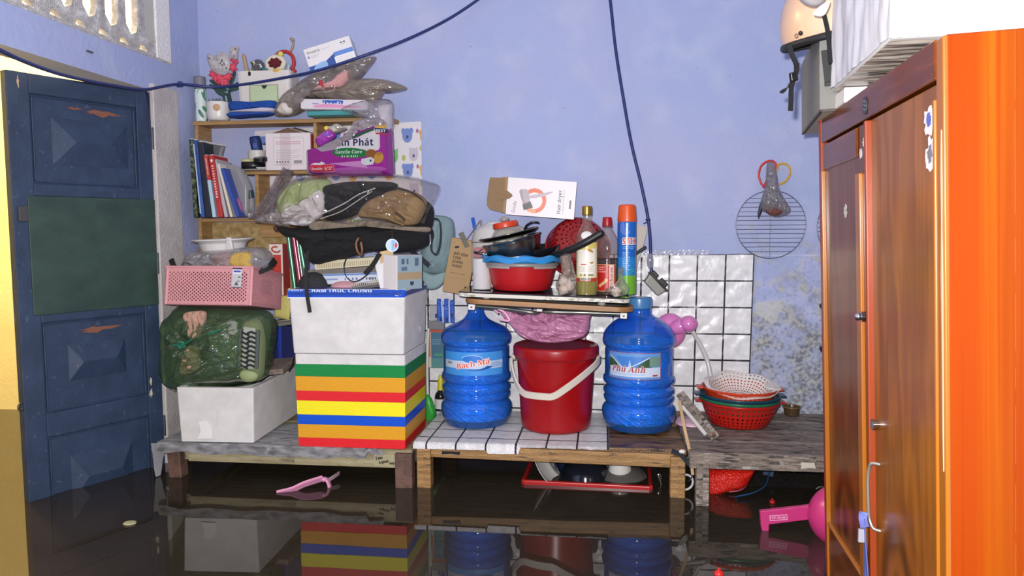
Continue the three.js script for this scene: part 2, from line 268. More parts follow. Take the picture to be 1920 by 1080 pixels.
// ---------- the blue door, hung in the doorway and swung out into the yellow room ----------
{
  const D = thing('door_1', 'dark blue wooden door with a green band and raised pyramid panels', 'door', V(-1.70, 0, -2.667), [0, -Math.atan2(0.439, -0.215), 0]);
  D.userData.kind = 'structure'; delete D.userData.category;
  const blue = pixTex(512, 1024, (u, v) => { const n = fbm(u * 6, v * 14, 3, 5), k = fbm(u * 26, v * 60, 8, 4), ch = fbm(u * 17, v * 50, 12, 4); let c = mixc(hex(0x2e3f5a), hex(0x24344d), clamp(0.5 + n * 1.6)); if (k > 0.32) c = mixc(c, hex(0x5a6a82), 0.4); if (ch > 0.43) c = mixc(c, hex(0x7d665c), 0.5); return c; }, { rep: [2, 0.7] });
  const blueM = M(0xffffff, 0.6, { map: blue, bumpMap: bumped(3), bumpScale: 0.0007 });
  const greenM = M(0xffffff, 0.55, { map: pixTex(256, 256, (u, v) => mixc(hex(0x344a42), hex(0x293c38), clamp(0.5 + fbm(u * 4, v * 7, 6, 4) * 1.8)), { rep: [2, 2] }), bumpMap: bumped(3), bumpScale: 0.0006 });
  const T = 0.036, y0 = -0.27, y1 = 1.42;           // local -z looks into the room
  const bx = (n, x0, x1, ya, yb, z0, z1, m = blueM) => part(D, n, at(rb(x1 - x0, yb - ya, z1 - z0, 0.003), (x0 + x1) / 2, (ya + yb) / 2, (z0 + z1) / 2), m);
  bx('stile', 0, 0.056, y0, y1, -T / 2, T / 2); bx('stile', 0.42, 0.488, y0, y1, -T / 2, T / 2);
  bx('rail', 0.056, 0.42, 1.355, y1, -T / 2, T / 2); bx('rail', 0.056, 0.42, 1.02, 1.06, -T / 2, T / 2);
  bx('rail', 0.056, 0.42, 0.595, 0.625, -T / 2, T / 2); bx('rail', 0.056, 0.42, 0.203, 0.285, -T / 2, T / 2); bx('rail', 0.056, 0.42, y0, -0.05, -T / 2, T / 2);
  bx('panel', 0.05, 0.43, 1.05, 1.36, -0.008, 0.008); bx('panel', 0.05, 0.43, 0.28, 0.6, -0.008, 0.008); bx('panel', 0.05, 0.43, -0.06, 0.21, -0.008, 0.008);
  bx('green_band', 0.0, 0.444, 0.622, 1.02, -T / 2 - 0.004, -T / 2 + 0.006, greenM);
  bx('panel', 0.05, 0.43, 0.6, 1.05, -0.008, 0.008);
  const pyr = (x0, x1, ya, yb) => { const cx = (x0 + x1) / 2, cy = (ya + yb) / 2, h = 0.02, i = 0.06; const a = [x0, ya, 0], b = [x1, ya, 0], c = [x1, yb, 0], d = [x0, yb, 0], e = [cx - i, cy, -h], f = [cx + i, cy, -h];
    const tri = [a, e, d, a, b, e, b, f, e, b, c, f, c, d, e, c, e, f].flat(); const g = new THREE.BufferGeometry(); g.setAttribute('position', new THREE.Float32BufferAttribute(tri, 3)); g.computeVertexNormals(); return part(D, 'raised_panel', uvm(g), blueM, V(0, 0, -0.0085)); };
  pyr(0.09, 0.352, 1.128, 1.287); pyr(0.132, 0.335, 0.382, 0.51); pyr(0.123, 0.345, -0.05, 0.12);
  const mould = (x0, x1, ya, yb, w = 0.006) => { bx('moulding', x0, x1, ya, ya + w, -0.012, -0.006); bx('moulding', x0, x1, yb - w, yb, -0.012, -0.006); bx('moulding', x0, x0 + w, ya + w, yb - w, -0.016, -0.006); bx('moulding', x1 - w, x1, ya + w, yb - w, -0.016, -0.006); };
  mould(0.062, 0.415, 1.064, 1.352); mould(0.062, 0.415, 0.288, 0.592); mould(0.062, 0.415, -0.05, 0.2);
  // places where the blue paint has come off and the wood shows
  const bare = M(0x8f5c4a, 0.8, { bumpMap: bumped(20), bumpScale: 0.002 });
  const chip = (x, y, w, h, s, m = bare, zz = -0.0175) => { const q = []; for (let i = 0; i < 22; i++) { const a = i / 22 * 6.283; q.push([x + Math.cos(a) * w * (0.75 + 0.9 * nz(i * 0.9, s)), y + Math.sin(a) * h * (0.7 + 1.1 * nz(i * 1.3, s + 4))]); } part(D, 'bare_patch', prism(q, 0.0012), m, V(0, 0, zz)); };
  chip(0.17, 1.318, 0.085, 0.011, 1, bare, -0.0095); chip(0.27, 1.325, 0.03, 0.007, 2, bare, -0.0095); chip(0.22, 0.553, 0.085, 0.012, 3, bare, -0.0095); chip(0.452, 1.385, 0.005, 0.018, 5, M(0xb39a80, 0.8), -T / 2 - 0.0004);
  chip(0.045, 0.33, 0.006, 0.016, 6, M(0xc9c0a8, 0.6), -T / 2 - 0.0004); chip(0.046, 0.285, 0.007, 0.02, 7, M(0xc9c0a8, 0.6), -T / 2 - 0.0004);
  part(D, 'hasp_ring', new THREE.TorusGeometry(0.012, 0.003, 8, 20), M(0x6a625a, 0.5, { metalness: 0.7 }), V(0.494, 0.324, -0.01), [0, 0.5, 0]);
  part(D, 'latch', at(rb(0.03, 0.05, 0.01, 0.003), 0.46, 0.96, -T / 2 - 0.004), M(0x4c4a50, 0.6, { metalness: 0.4 }));
  for (const yy of [0.15, 0.78, 1.25]) part(D, 'hinge', at(new THREE.CylinderGeometry(0.006, 0.006, 0.08, 12), -0.004, yy, -0.014), M(0x55565c, 0.5, { metalness: 0.6 }));
}

// =================== LOW TABLES STANDING IN THE WATER ===================
const pine = woodTex(0xa8814f, 0x7c5a33, { fx: 2, fy: 20, z: 3, dirt: 0.12, rep: [2.2, 6] });
const pineM = M(0xffffff, 0.5, { map: pine, bumpMap: bumped(6), bumpScale: 0.0012 });
const paleWood = woodTex(0xaaa07e, 0x85795a, { fx: 2, fy: 14, z: 6, dirt: 0.1, dirtc: 0x4a4438, rep: [1.6, 5] });
const paleWoodM = M(0xffffff, 0.7, { map: paleWood, bumpMap: bumped(6), bumpScale: 0.0015 });
const oldTex = woodTex(0x95877b, 0x62574e, { fx: 3, fy: 16, z: 9, dirt: 0.36, stain: 0.7, rep: [2.4, 5] });
const oldM = M(0xffffff, 0.6, { map: oldTex, bumpMap: bumped(8), bumpScale: 0.003 });
const darkPlank = woodTex(0x86653f, 0x573e27, { fx: 2, fy: 12, z: 12, dirt: 0.36, dirtc: 0x1f1812, rep: [2, 5] });
const darkPlankM = M(0xffffff, 0.4, { map: darkPlank, bumpMap: bumped(6), bumpScale: 0.002 });
const legDark = woodTex(0x6d5044, 0x4c372f, { fx: 2, fy: 10, z: 15, dirt: 0.2, rep: [5, 2] });
const legDarkM = M(0xffffff, 0.6, { map: legDark, bumpMap: bumped(6), bumpScale: 0.0015 });
const TL = 0.135, TM = 0.158, TR = 0.175;
{ // left table
  const t = thing('low_table', 'low pale wooden table under the foam boxes, leftmost of the three tables', 'table', V(-1.09, 0, -2.75), [0, 0, 0], 'low tables in the flood water');
  for (let i = 0; i < 3; i++) part(t, 'plank', at(rb(0.86, 0.018, 0.163, 0.003), 0, TL - 0.012, 0.165 - i * 0.167), paleWoodM);
  part(t, 'apron', at(rb(0.81, 0.058, 0.02, 0.003), 0, 0.094, 0.238), paleWoodM); part(t, 'apron', at(rb(0.81, 0.058, 0.02, 0.003), 0, 0.094, -0.238), paleWoodM);
  part(t, 'apron', at(rb(0.02, 0.058, 0.46, 0.003), 0.415, 0.094, 0), paleWoodM); part(t, 'apron', at(rb(0.02, 0.058, 0.46, 0.003), -0.42, 0.094, 0), paleWoodM);
  part(t, 'leg', at(rb(0.062, 0.402, 0.05, 0.004), 0.402, -0.079, 0.236), legDarkM); part(t, 'leg', at(rb(0.05, 0.4, 0.05, 0.004), -0.46, -0.08, 0.215, 0.0, 0, 0.05), legDarkM);
  part(t, 'leg', at(rb(0.05, 0.4, 0.05, 0.004), 0.40, -0.08, -0.22), legDarkM); part(t, 'leg', at(rb(0.05, 0.4, 0.05, 0.004), -0.40, -0.08, -0.22), legDarkM);
  const ink = canTex(256, 128, (g, w, h) => { g.fillStyle = '#a39a78'; g.fillRect(0, 0, w, h); for (let i = 0; i < 900; i++) { g.fillStyle = `rgba(${rnd() > 0.5 ? '80,72,50' : '190,180,150'},0.10)`; g.fillRect(rnd() * w, rnd() * h, 10 + rnd() * 50, 1.5); } g.fillStyle = '#2d281c'; const L = (s, x, y, z, r) => fit(g, s, x, y, 0, z, 'sans-serif', '#2d2819', 'left', { rot: r, style: 'bold', stroke: '#2d2819', sw: 4 }); L('I am', 22, 62, 40, -0.12); L('a good', 60, 104, 38, -0.14); L('boy', 190, 112, 36, -0.12); });
  part(t, 'handwriting', at(plate(0.075, 0.042, 0.0006), 0.331, 0.0935, 0.2486), printed(ink, 0.7));
  const cover = M(0xf0f0f2, 0.35, { transmission: 0.15, thickness: 0, map: pixTex(256, 256, (u, v) => { const n = fbm(u * 8, v * 8, 4, 5); return mixc([226, 226, 230], [150, 148, 150], clamp(0.3 + n * 2)); }, { rep: [2, 2] }), bumpMap: bumped(9), bumpScale: 0.006 });
  // thin plastic sheet over the boards, hanging over the front edge unevenly
  const g = sheet((u, v) => { const x = lerp(-0.515, 0.33, u), d = 0.26, over = 0.036 + 0.012 * nz(u * 7, 2) + (u > 0.93 ? -0.02 : 0), L = 0.30 + over, s = v * L; const wr = 0.003 * nz(x * 18, s * 22, 5) + 0.0025 * nz(x * 50, s * 14, 9); if (s < L - over) return [x, TL - 0.002 + 0.003 + Math.abs(wr), -0.035 + s * 1.0 + 0.0]; const k = s - (L - over); return [x + 0.004 * nz(k * 40, u * 9), TL + 0.001 - k, 0.265 + 0.004 + wr * 1.2]; }, 80, 40);
  solo('plastic_cover', 'thin greyish plastic sheet spread under the white foam box, hanging over the table edge', 'plastic sheet', g, cover, V(-1.09, 0, -2.75));
  const corner = sheet((u, v) => { const w = lerp(0.045, 0.008, v); return [-0.545 + u * w + v * 0.012 + 0.0 * u, 0.128 - v * 0.125, 0.252 - u * 0.02 + 0.004 * nz(u * 6, v * 9)]; }, 10, 20);
  solo('plastic_flap', 'pointed white plastic flap hanging from the table corner by the blue door', 'plastic sheet', corner, M(0xe3e3e8, 0.4, { bumpMap: bumped(20), bumpScale: 0.004 }), V(-1.09, 0, -2.75));
}
{ // middle table
  const t = thing('low_table', 'low light pine table under the blue bottles, middle of the three', 'table', V(-0.18, 0, -2.75), [0, 0, 0], 'low tables in the flood water');
  for (let i = 0; i < 3; i++) part(t, 'plank', at(rb(0.93, 0.02, 0.158, 0.003), 0, TM - 0.01 - (i === 1 ? 0.001 : 0), 0.152 - i * 0.161), darkPlankM);
  part(t, 'apron', at(rb(0.845, 0.046, 0.022, 0.003), 0.0, 0.124, 0.228, 0, 0, -0.012), pineM); part(t, 'apron', at(rb(0.82, 0.046, 0.022, 0.003), 0, 0.12, -0.21), pineM);
  part(t, 'apron', at(rb(0.022, 0.046, 0.42, 0.003), 0.435, 0.118, 0.01), pineM); part(t, 'apron', at(rb(0.022, 0.046, 0.42, 0.003), -0.435, 0.12, 0.01), pineM);
  for (const [x, z] of [[-0.4385, 0.226], [0.434, 0.232], [-0.43, -0.2], [0.43, -0.2]]) part(t, 'leg', at(rb(0.05, 0.418, 0.048, 0.004), x, -0.071, z), pineM);
  part(t, 'black_tape', at(prism([[-0.032, 0.006], [0.034, 0.006], [0.03, -0.006], [0.0, -0.002], [-0.032, -0.005]], 0.001), -0.342, 0.124, 0.2420), M(0x1b1c22, 0.4));
}
{ // right table
  const t = thing('low_table', 'low weathered dark table under the colanders, rightmost of the three tables', 'table', V(0.68, 0, -2.72), [0, 0, 0], 'low tables in the flood water');
  for (let i = 0; i < 4; i++) part(t, 'plank', at(rb(0.79, 0.022, 0.138, 0.004), 0.0, TR - 0.011 + (i % 2) * 0.0015, 0.22 - i * 0.142, 0, (i - 1.5) * 0.003, 0), oldM);
  part(t, 'apron', at(rb(0.79, 0.042, 0.024, 0.003), 0.0, 0.143, 0.276), oldM); part(t, 'apron', at(rb(0.74, 0.042, 0.024, 0.003), 0.0, 0.135, -0.24), oldM);
  for (const [x, z] of [[-0.353, 0.273], [0.353, 0.273], [-0.35, -0.24], [0.35, -0.24]]) part(t, 'leg', at(rb(0.042, 0.42, 0.042, 0.004), x, -0.07, z), oldM);
  part(t, 'sticker_scrap', at(prism([[-0.022, 0.011], [0.02, 0.01], [0.024, -0.008], [0.003, -0.007], [-0.021, -0.011]], 0.0008), -0.025, 0.143, 0.2886), M(0xbdb6a6, 0.7)); part(t, 'sticker_scrap', at(prism([[-0.008, 0.012], [0.004, 0.008], [0.009, -0.01], [-0.006, -0.006]], 0.0008), -0.105, 0.146, 0.2886), M(0x8c857c, 0.7));
  part(t, 'sticker_scrap', at(prism([[-0.014, 0.004], [0.013, 0.003], [0.012, -0.005], [-0.012, -0.004]], 0.0008), -0.215, 0.130, 0.2886), M(0xa39a90, 0.7));
}
// tile-patterned plastic sheet on the middle table (a print)
const tileTex = canTex(512, 512, (g, w, h) => { g.fillStyle = '#e8e4e6'; g.fillRect(0, 0, w, h); for (let i = 0; i < 5000; i++) { g.fillStyle = `rgba(${rnd() > 0.5 ? '255,255,255' : '170,165,172'},0.05)`; g.beginPath(); g.arc(rnd() * w, rnd() * h, 4 + rnd() * 14, 0, 7); g.fill(); } g.fillStyle = '#17151b'; for (let i = 0; i < 4; i++) { g.fillRect(i * 128 - 3.5, 0, 7, h); g.fillRect(0, i * 128 - 3.5, w, 7); } g.fillRect(w - 5, 0, 5, h); g.fillRect(0, h - 5, w, 5); });
{
  const q = tileTex.clone(); q.repeat.set(2, 1); q.needsUpdate = true;
  const m = M(0xffffff, 0.22, { map: q, bumpMap: bumped(6), bumpScale: 0.004 });
  const g = sheet((u, v) => { const x = lerp(-0.475, 0.205, u), s = v * 0.49, over = u < 0.48 ? 0.022 - 0.006 * u + (u > 0.38 ? 0.012 : 0) : u < 0.55 ? 0.03 : 0.006 + 0.002 * nz(u * 30, 3); const wr = Math.abs(0.002 * nz(x * 16, s * 20, 5)); const z = -0.24 + s; if (z < 0.238) return [x, TM + 0.0015 + wr, z]; const k = Math.min(1, (z - 0.238) / 0.012) * over; return [x, TM + 0.0015 - k, 0.2425 + 0.005 * (k > 0 ? 1 : 0)]; }, 90, 60);
  const uv = g.attributes.uv; for (let i = 0; i < uv.count; i++) uv.setXY(i, uv.getX(i) * 0.68 / 0.84 + 0.07, uv.getY(i) * 0.49 / 0.42 + 0.02);
  solo('tile_print_sheet', 'white plastic sheet printed with black grid lines lying on the middle table', 'plastic sheet', g, m, V(-0.18, 0, -2.75), [0, 0, 0], 'tile-print plastic sheets');
  // and the same print hung on the wall
  const q2 = tileTex.clone(); q2.repeat.set(1, 1); q2.needsUpdate = true;
  const a = Z(700, 474, BACK + 0.012), b = Z(1415, 478, BACK + 0.012), bl = TM - 0.02;
  const m2 = M(0xffffff, 0.32, { map: q2, bumpMap: bumped(1.2, crinkleBump), bumpScale: 0.0016 });
  const w = b.x - a.x, hgt = 0.80 - bl;
  const g2 = sheet((u, v) => [lerp(a.x, b.x - (1 - v) * 0.012, u), bl + v * hgt + 0.002 * nz(u * 9, 1) * (v > 0.98 ? 1 : 0), BACK + 0.006 + Math.abs(0.007 * nz(u * 16, v * 9, 3)) + 0.003 * nz(u * 40, v * 30, 7) + 0.003], 140, 60);
  const uv2 = g2.attributes.uv, cell = 0.109 * 4; for (let i = 0; i < uv2.count; i++) uv2.setXY(i, (uv2.getX(i) * w - (w)) / cell, (uv2.getY(i) * hgt - hgt) / (cell * 0.97) );
  solo('tile_print_sheet', 'shiny white plastic sheet with black grid lines hung on the wall behind the blue bottles', 'plastic sheet', g2, m2, V(0, 0, 0), [0, 0, 0], 'tile-print plastic sheets');
  const tape = sheet((u, v) => [lerp(Z(1195, 470, -3.02).x, Z(1330, 470, -3.02).x, u), 0.795 + v * 0.022 + 0.002 * nz(u * 30, v * 3), BACK + 0.017 + 0.006 * nz(u * 28, v * 4, 3)], 60, 6);
  solo('clear_tape', 'crinkled clear tape strip along the top edge of the tile-print wall sheet', 'tape', tape, M(0xe6e6f2, 0.12, { transmission: 0.6, thickness: 0 }));
}

// =================== WARDROBE ===================
{
  const W0 = V(0.502, 1.186, -1.2), ax = V(0.05966, -0.014916, -0.99811), up = V(-0.03679, 0.99918, -0.01713), n2 = ax.clone().cross(up).normalize();
  const t = thing('wardrobe', 'tall varnished orange-brown wooden wardrobe with two panelled doors leaning in the water', 'wardrobe', W0.clone());
  t.setRotationFromMatrix(new THREE.Matrix4().makeBasis(ax, up, n2));
  // local x runs away along the doors, y up (0 = top), z to the right into the wardrobe
  const sideTex = pixTex(1024, 1024, (u, v) => {            // varnished plywood: long streaks, small white drips and one long scratch
    const st = fbm(u * 11, v * 0.5, 3, 4), st2 = fbm(u * 46, v * 1.2, 8, 3), big = fbm(u * 4, v * 0.3, 14, 2);
    let c = mixc(hex(0x924a07), hex(0x853506), clamp(0.5 + st * 2.4)); c = mixc(c, hex(0xa85a0a), clamp(big * 3.0 + st2 * 0.8)); c = mixc(c, hex(0x802404), clamp(st2 * 2.2 - 0.15));
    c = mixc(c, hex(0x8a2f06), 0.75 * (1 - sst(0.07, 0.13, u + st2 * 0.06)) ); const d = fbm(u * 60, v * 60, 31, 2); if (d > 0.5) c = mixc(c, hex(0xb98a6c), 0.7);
    const k = u - (0.30 - 0.18 * Math.pow(clamp((v - 0.42) / 0.45), 2.2) * -1 - 0.0); const sx = 0.21 + 0.28 * Math.pow(clamp((v - 0.44) / 0.3), 1.5); if (v > 0.43 && v < 0.7 && Math.abs(u - sx) < 0.006 * (0.6 + 0.5 * nz(v * 40, 2))) c = mixc(c, hex(0xb06a38), 0.5);
    if (Math.abs(u - 0.185) < 0.0015 && nz(v * 30, 4) > -0.2) c = mixc(c, hex(0xa05a34), 0.4);
    return c;
  });
  sideTex.wrapS = sideTex.wrapT = THREE.ClampToEdgeWrapping;
  const sideM = M(0xffffff, 0.32, { map: sideTex, specularIntensity: 0.25 });
  const doorTex = (z) => pixTex(512, 1024, (u, v) => {
    const wob = fbm(u * 2.2, v * 1.4, z, 4), ring = 0.5 + 0.5 * Math.sin((u * 1.6 + wob * 3.6) * 7 + fbm(u * 5, v * 3, z + 3, 3) * 3), f = fbm(u * 60, v * 3, z + 7, 3), knot = Math.hypot((u - 0.6) * 1.3, (v - 0.33) * 3.4);
    const kn = 0.5 + 0.5 * Math.sin(knot * 26 + wob * 5);
    let c = mixc(hex(0xa0611c), hex(0x6a3b10), clamp(0.25 + ring * 0.42 + f * 0.45)); if (knot < 0.55) c = mixc(c, mixc(hex(0x96551a), hex(0x3f2208), kn), clamp((0.55 - knot) * 2.2, 0, 0.85));
    return mixc(c, hex(0x7a4a1c), clamp(fbm(u * 3, v * 2, z + 12, 3) * 1.6, 0, 0.5));
  });
  const dm = (z, tint = 0xffffff) => M(tint, 0.3, { map: doorTex(z), clearcoat: 0.2, clearcoatRoughness: 0.14, specularIntensity: 0.3 });
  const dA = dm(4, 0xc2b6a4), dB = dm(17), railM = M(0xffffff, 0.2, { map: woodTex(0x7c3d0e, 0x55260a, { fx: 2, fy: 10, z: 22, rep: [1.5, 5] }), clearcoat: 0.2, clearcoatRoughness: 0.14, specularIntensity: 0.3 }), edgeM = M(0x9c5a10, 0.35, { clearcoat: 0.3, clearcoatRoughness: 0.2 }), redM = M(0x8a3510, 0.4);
  const H = 1.47, L = 0.803, Dp = 0.56;
  const box = (n, x0, x1, ya, yb, z0, z1, m, r = 0.002) => part(t, n, at(rb(x1 - x0, yb - ya, z1 - z0, r), (x0 + x1) / 2, (ya + yb) / 2, (z0 + z1) / 2), m);
  { const g = new RoundedBoxGeometry(0.02, H, Dp, 3, 0.004), p = g.attributes.position, uv = new Float32Array(p.count * 2); for (let i = 0; i < p.count; i++) { uv[i * 2] = (p.getZ(i) + Dp / 2) / 0.5; uv[i * 2 + 1] = (p.getY(i) + H / 2) / H; } g.setAttribute('uv', new THREE.BufferAttribute(uv, 2)); part(t, 'side_panel', at(g, 0.01, -H / 2, Dp / 2 + 0.001), sideM); }
  box('side_panel', L - 0.02, L, -H, 0, 0.0, Dp, redM); box('top_panel', 0.02, L - 0.02, -0.018, 0, 0.006, Dp, railM); box('back_panel', 0.02, L - 0.02, -H, -0.02, Dp - 0.012, Dp, railM); box('bottom_panel', 0.02, L - 0.02, -H + 0.05, -H + 0.07, 0.02, Dp - 0.02, railM);
  box('front_post', -0.002, 0.026, -H, -0.002, -0.004, 0.004, edgeM, 0.003); box('front_post', L - 0.022, L + 0.002, -H, 0, -0.008, 0.004, redM, 0.003);
  box('top_rail', 0.026, L - 0.022, -0.062, -0.001, -0.006, 0.012, railM, 0.003);
  // two framed doors
  const uvDoor = (g, x0, x1, ya, yb) => { const p = g.attributes.position, uv = g.attributes.uv; for (let i = 0; i < p.count; i++) uv.setXY(i, (p.getX(i) - x0) / (x1 - x0), (p.getY(i) - ya) / (yb - ya)); return g; };
  const door = (x0, x1, ya, yb, m, wood2) => {
    const g = part(t, 'door', uvDoor(at(rb(x1 - x0, yb - ya, 0.012, 0.003), (x0 + x1) / 2, (ya + yb) / 2, 0.006), x0, x1, ya, yb), m);
    return g;
  };
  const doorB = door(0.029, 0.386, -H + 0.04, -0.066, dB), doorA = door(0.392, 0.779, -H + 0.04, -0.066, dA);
  const bar = (d, n, x0, x1, ya, yb, z0, z1, m) => part(d, n, at(rb(x1 - x0, yb - ya, z1 - z0, 0.003), (x0 + x1) / 2, (ya + yb) / 2, (z0 + z1) / 2), m);
  bar(doorB, 'edge_strip', 0.376, 0.3865, -H + 0.05, -0.067, -0.012, 0.004, redM); bar(doorB, 'moulding', 0.030, 0.038, -H + 0.05, -0.09, -0.006, 0.002, edgeM);
  // the far door has a sunk panel framed by lighter strips
  bar(doorA, 'stile', 0.44, 0.472, -1.43, -0.165, -0.008, 0.002, edgeM); bar(doorA, 'stile', 0.77, 0.779, -1.43, -0.13, -0.010, 0.002, edgeM); bar(doorA, 'rail', 0.47, 0.77, -1.43, -1.035, -0.006, 0.001, railM); bar(doorA, 'rail', 0.47, 0.77, -0.13, -0.068, -0.004, 0.001, railM);
  bar(doorA, 'moulding', 0.472, 0.77, -1.036, -1.028, -0.009, 0.002, edgeM);
  const chrome = M(0xc8c8cc, 0.2, { metalness: 1 });
  const knobG = merge([at(new THREE.CylinderGeometry(0.011, 0.011, 0.006, 20), 0, 0, -0.004, Math.PI / 2), at(new THREE.SphereGeometry(0.0085, 16, 10), 0, 0, -0.012)]);
  part(doorA, 'door_knob', knobG, chrome, V(0.424, -0.463, -0.004));
  part(doorB, 'lock', merge([at(new THREE.CylinderGeometry(0.01, 0.011, 0.012, 20), 0, 0, -0.006, Math.PI / 2), at(new THREE.BoxGeometry(0.002, 0.012, 0.004), 0, 0, -0.013)]), chrome, V(0.352, -0.672, 0));
  part(doorB, 'handle', capped([[0.350, -0.752, 0.0], [0.358, -0.753, -0.012], [0.364, -0.768, -0.016], [0.366, -0.84, -0.017], [0.364, -0.873, -0.015], [0.356, -0.886, -0.01], [0.350, -0.888, 0.0]], 0.0036, 40, 8), M(0xb9b3a6, 0.35, { metalness: 0.8 }));
  const dark = M(0x3a3d44, 0.5);
  part(t, 'emblem_plate', merge([at(new THREE.CylinderGeometry(0.014, 0.014, 0.002, 24).scale(1, 1, 1.25), 0, 0, 0, Math.PI / 2)]), dark, V(0.392, -0.036, -0.0075));
  for (let i = 0; i < 3; i++) part(t, 'emblem_bar', at(rb(0.014, 0.003, 0.001, 0.0004), 0.392, -0.027 - i * 0.008, -0.0088, 0, 0, 0.3), M(0x6a6f78, 0.4));
  // peeled white stickers left on the doors
  const stick = M(0xd7d2d6, 0.6), blueS = M(0x5a63a8, 0.6), greyS = M(0x77727c, 0.6);
  const blob = (cx, cy, rx, ry, s) => { const q = []; for (let i = 0; i < 26; i++) { const a = i / 26 * 6.283, r = 1 + 0.7 * nz(Math.cos(a) * 2 + s, Math.sin(a) * 2, s); q.push([cx + Math.cos(a) * rx * r, cy + Math.sin(a) * ry * r]); } return prism(q, 0.0008); };
  const stickers = [[0.062, -0.118, 0.022, 0.022, 1, blueS], [0.058, -0.172, 0.022, 0.026, 2, greyS]];
  for (const [x, y, a, b, s, mm] of stickers) { const p = part(doorB, 'sticker', blob(x, y, a, b, s), stick, V(0, 0, -0.0014)); part(p, 'print', blob(x, y + 0.002, a * 0.45, b * 0.5, s + 5), mm, V(0, 0, -0.0007)); }
  part(doorA, 'sticker', blob(0.425, -0.105, 0.01, 0.008, 4), stick, V(0, 0, -0.001)); part(doorA, 'sticker', blob(0.45, -0.125, 0.009, 0.01, 6), stick, V(0, 0, -0.001)); part(doorA, 'sticker', blob(0.58, -0.24, 0.013, 0.014, 8), M(0xb9b4b0, 0.6), V(0, 0, -0.001));
  part(t, 'edge_highlight', at(prism([[0, 0], [0.003, 0.06], [0.003, 0.2], [0.005, 0.3], [0.002, 0.38], [0.004, 0.46], [0.0, 0.52], [-0.002, 0.44], [0.0, 0.37], [-0.002, 0.3], [-0.001, 0.12]], 0.0012), 0.004, -0.66, -0.0048), M(0xc9ab82, 0.4));  // pale strip painting in the flash highlight along the rounded front edge
  // wet blue strap hung on the handle
  const toW = (x, y, z) => t.localToWorld(V(x, y, z)); t.updateMatrixWorld(true);
  const s1 = merge([strap([toW(0.364, -0.868, -0.026), toW(0.366, -0.91, -0.025), toW(0.368, -1.0, -0.020), toW(0.37, -1.16, -0.018)], 0.014, 0.002, ax, 20), strap([toW(0.374, -0.868, -0.025), toW(0.378, -0.93, -0.022), toW(0.386, -1.02, -0.020), toW(0.39, -1.16, -0.018)], 0.010, 0.002, ax, 20), strap([toW(0.360, -0.885, -0.026), toW(0.362, -0.868, -0.029), toW(0.369, -0.858, -0.026), toW(0.376, -0.868, -0.022)], 0.016, 0.0025, n2, 16)]);
  const lan = thing('lanyard', 'wet pale blue lanyard looped over the wardrobe door handle', 'lanyard', V(0, 0, 0));
  part(lan, 'ribbon', s1, M(0x5b64a8, 0.5)); part(lan, 'buckle', at(rb(0.012, 0.028, 0.008, 0.002), ...toW(0.367, -0.905, -0.031).toArray()), M(0x9d9ca6, 0.35));
}

// =================== LEFT STACK ===================
function fb(x0, y0, x1, y1, z) { const a = Z(x0, (y0 + y1) / 2, z), b = Z(x1, (y0 + y1) / 2, z), c = Z((x0 + x1) / 2, y0, z), d = Z((x0 + x1) / 2, y1, z); return { x: (a.x + b.x) / 2, y: d.y, w: b.x - a.x, h: c.y - d.y, z }; }
function uvFit(g) { g.computeBoundingBox(); const b = g.boundingBox, p = g.attributes.position, uv = g.attributes.uv; for (let i = 0; i < p.count; i++) uv.setXY(i, (p.getX(i) - b.min.x) / (b.max.x - b.min.x), (p.getY(i) - b.min.y) / (b.max.y - b.min.y)); return g; }
function blobAt(px, z, T, o = {}) { const { o: c, pts } = traced(px, z); return { at: c, g: pillow(pts, T, o) }; }
const foamTex = pixTex(512, 512, (u, v) => { const n = fbm(u * 5, v * 5, 3, 4), k = fbm(u * 60, v * 60, 8, 2); let c = mixc(hex(0xefecea), hex(0xe0dddb), clamp(0.5 + n * 1.4)); if (k > 0.42) c = mixc(c, hex(0xb5ada6), 0.6); if (k < -0.43) c = mixc(c, hex(0xf0ecea), 0.7); return c; }, { rep: [3, 3] });
const foamM = M(0xffffff, 0.75, { map: foamTex, bumpMap: bumped(26), bumpScale: 0.0016 });
const foamGreyM = M(0xc9c5c4, 0.8, { bumpMap: bumped(24), bumpScale: 0.002 });
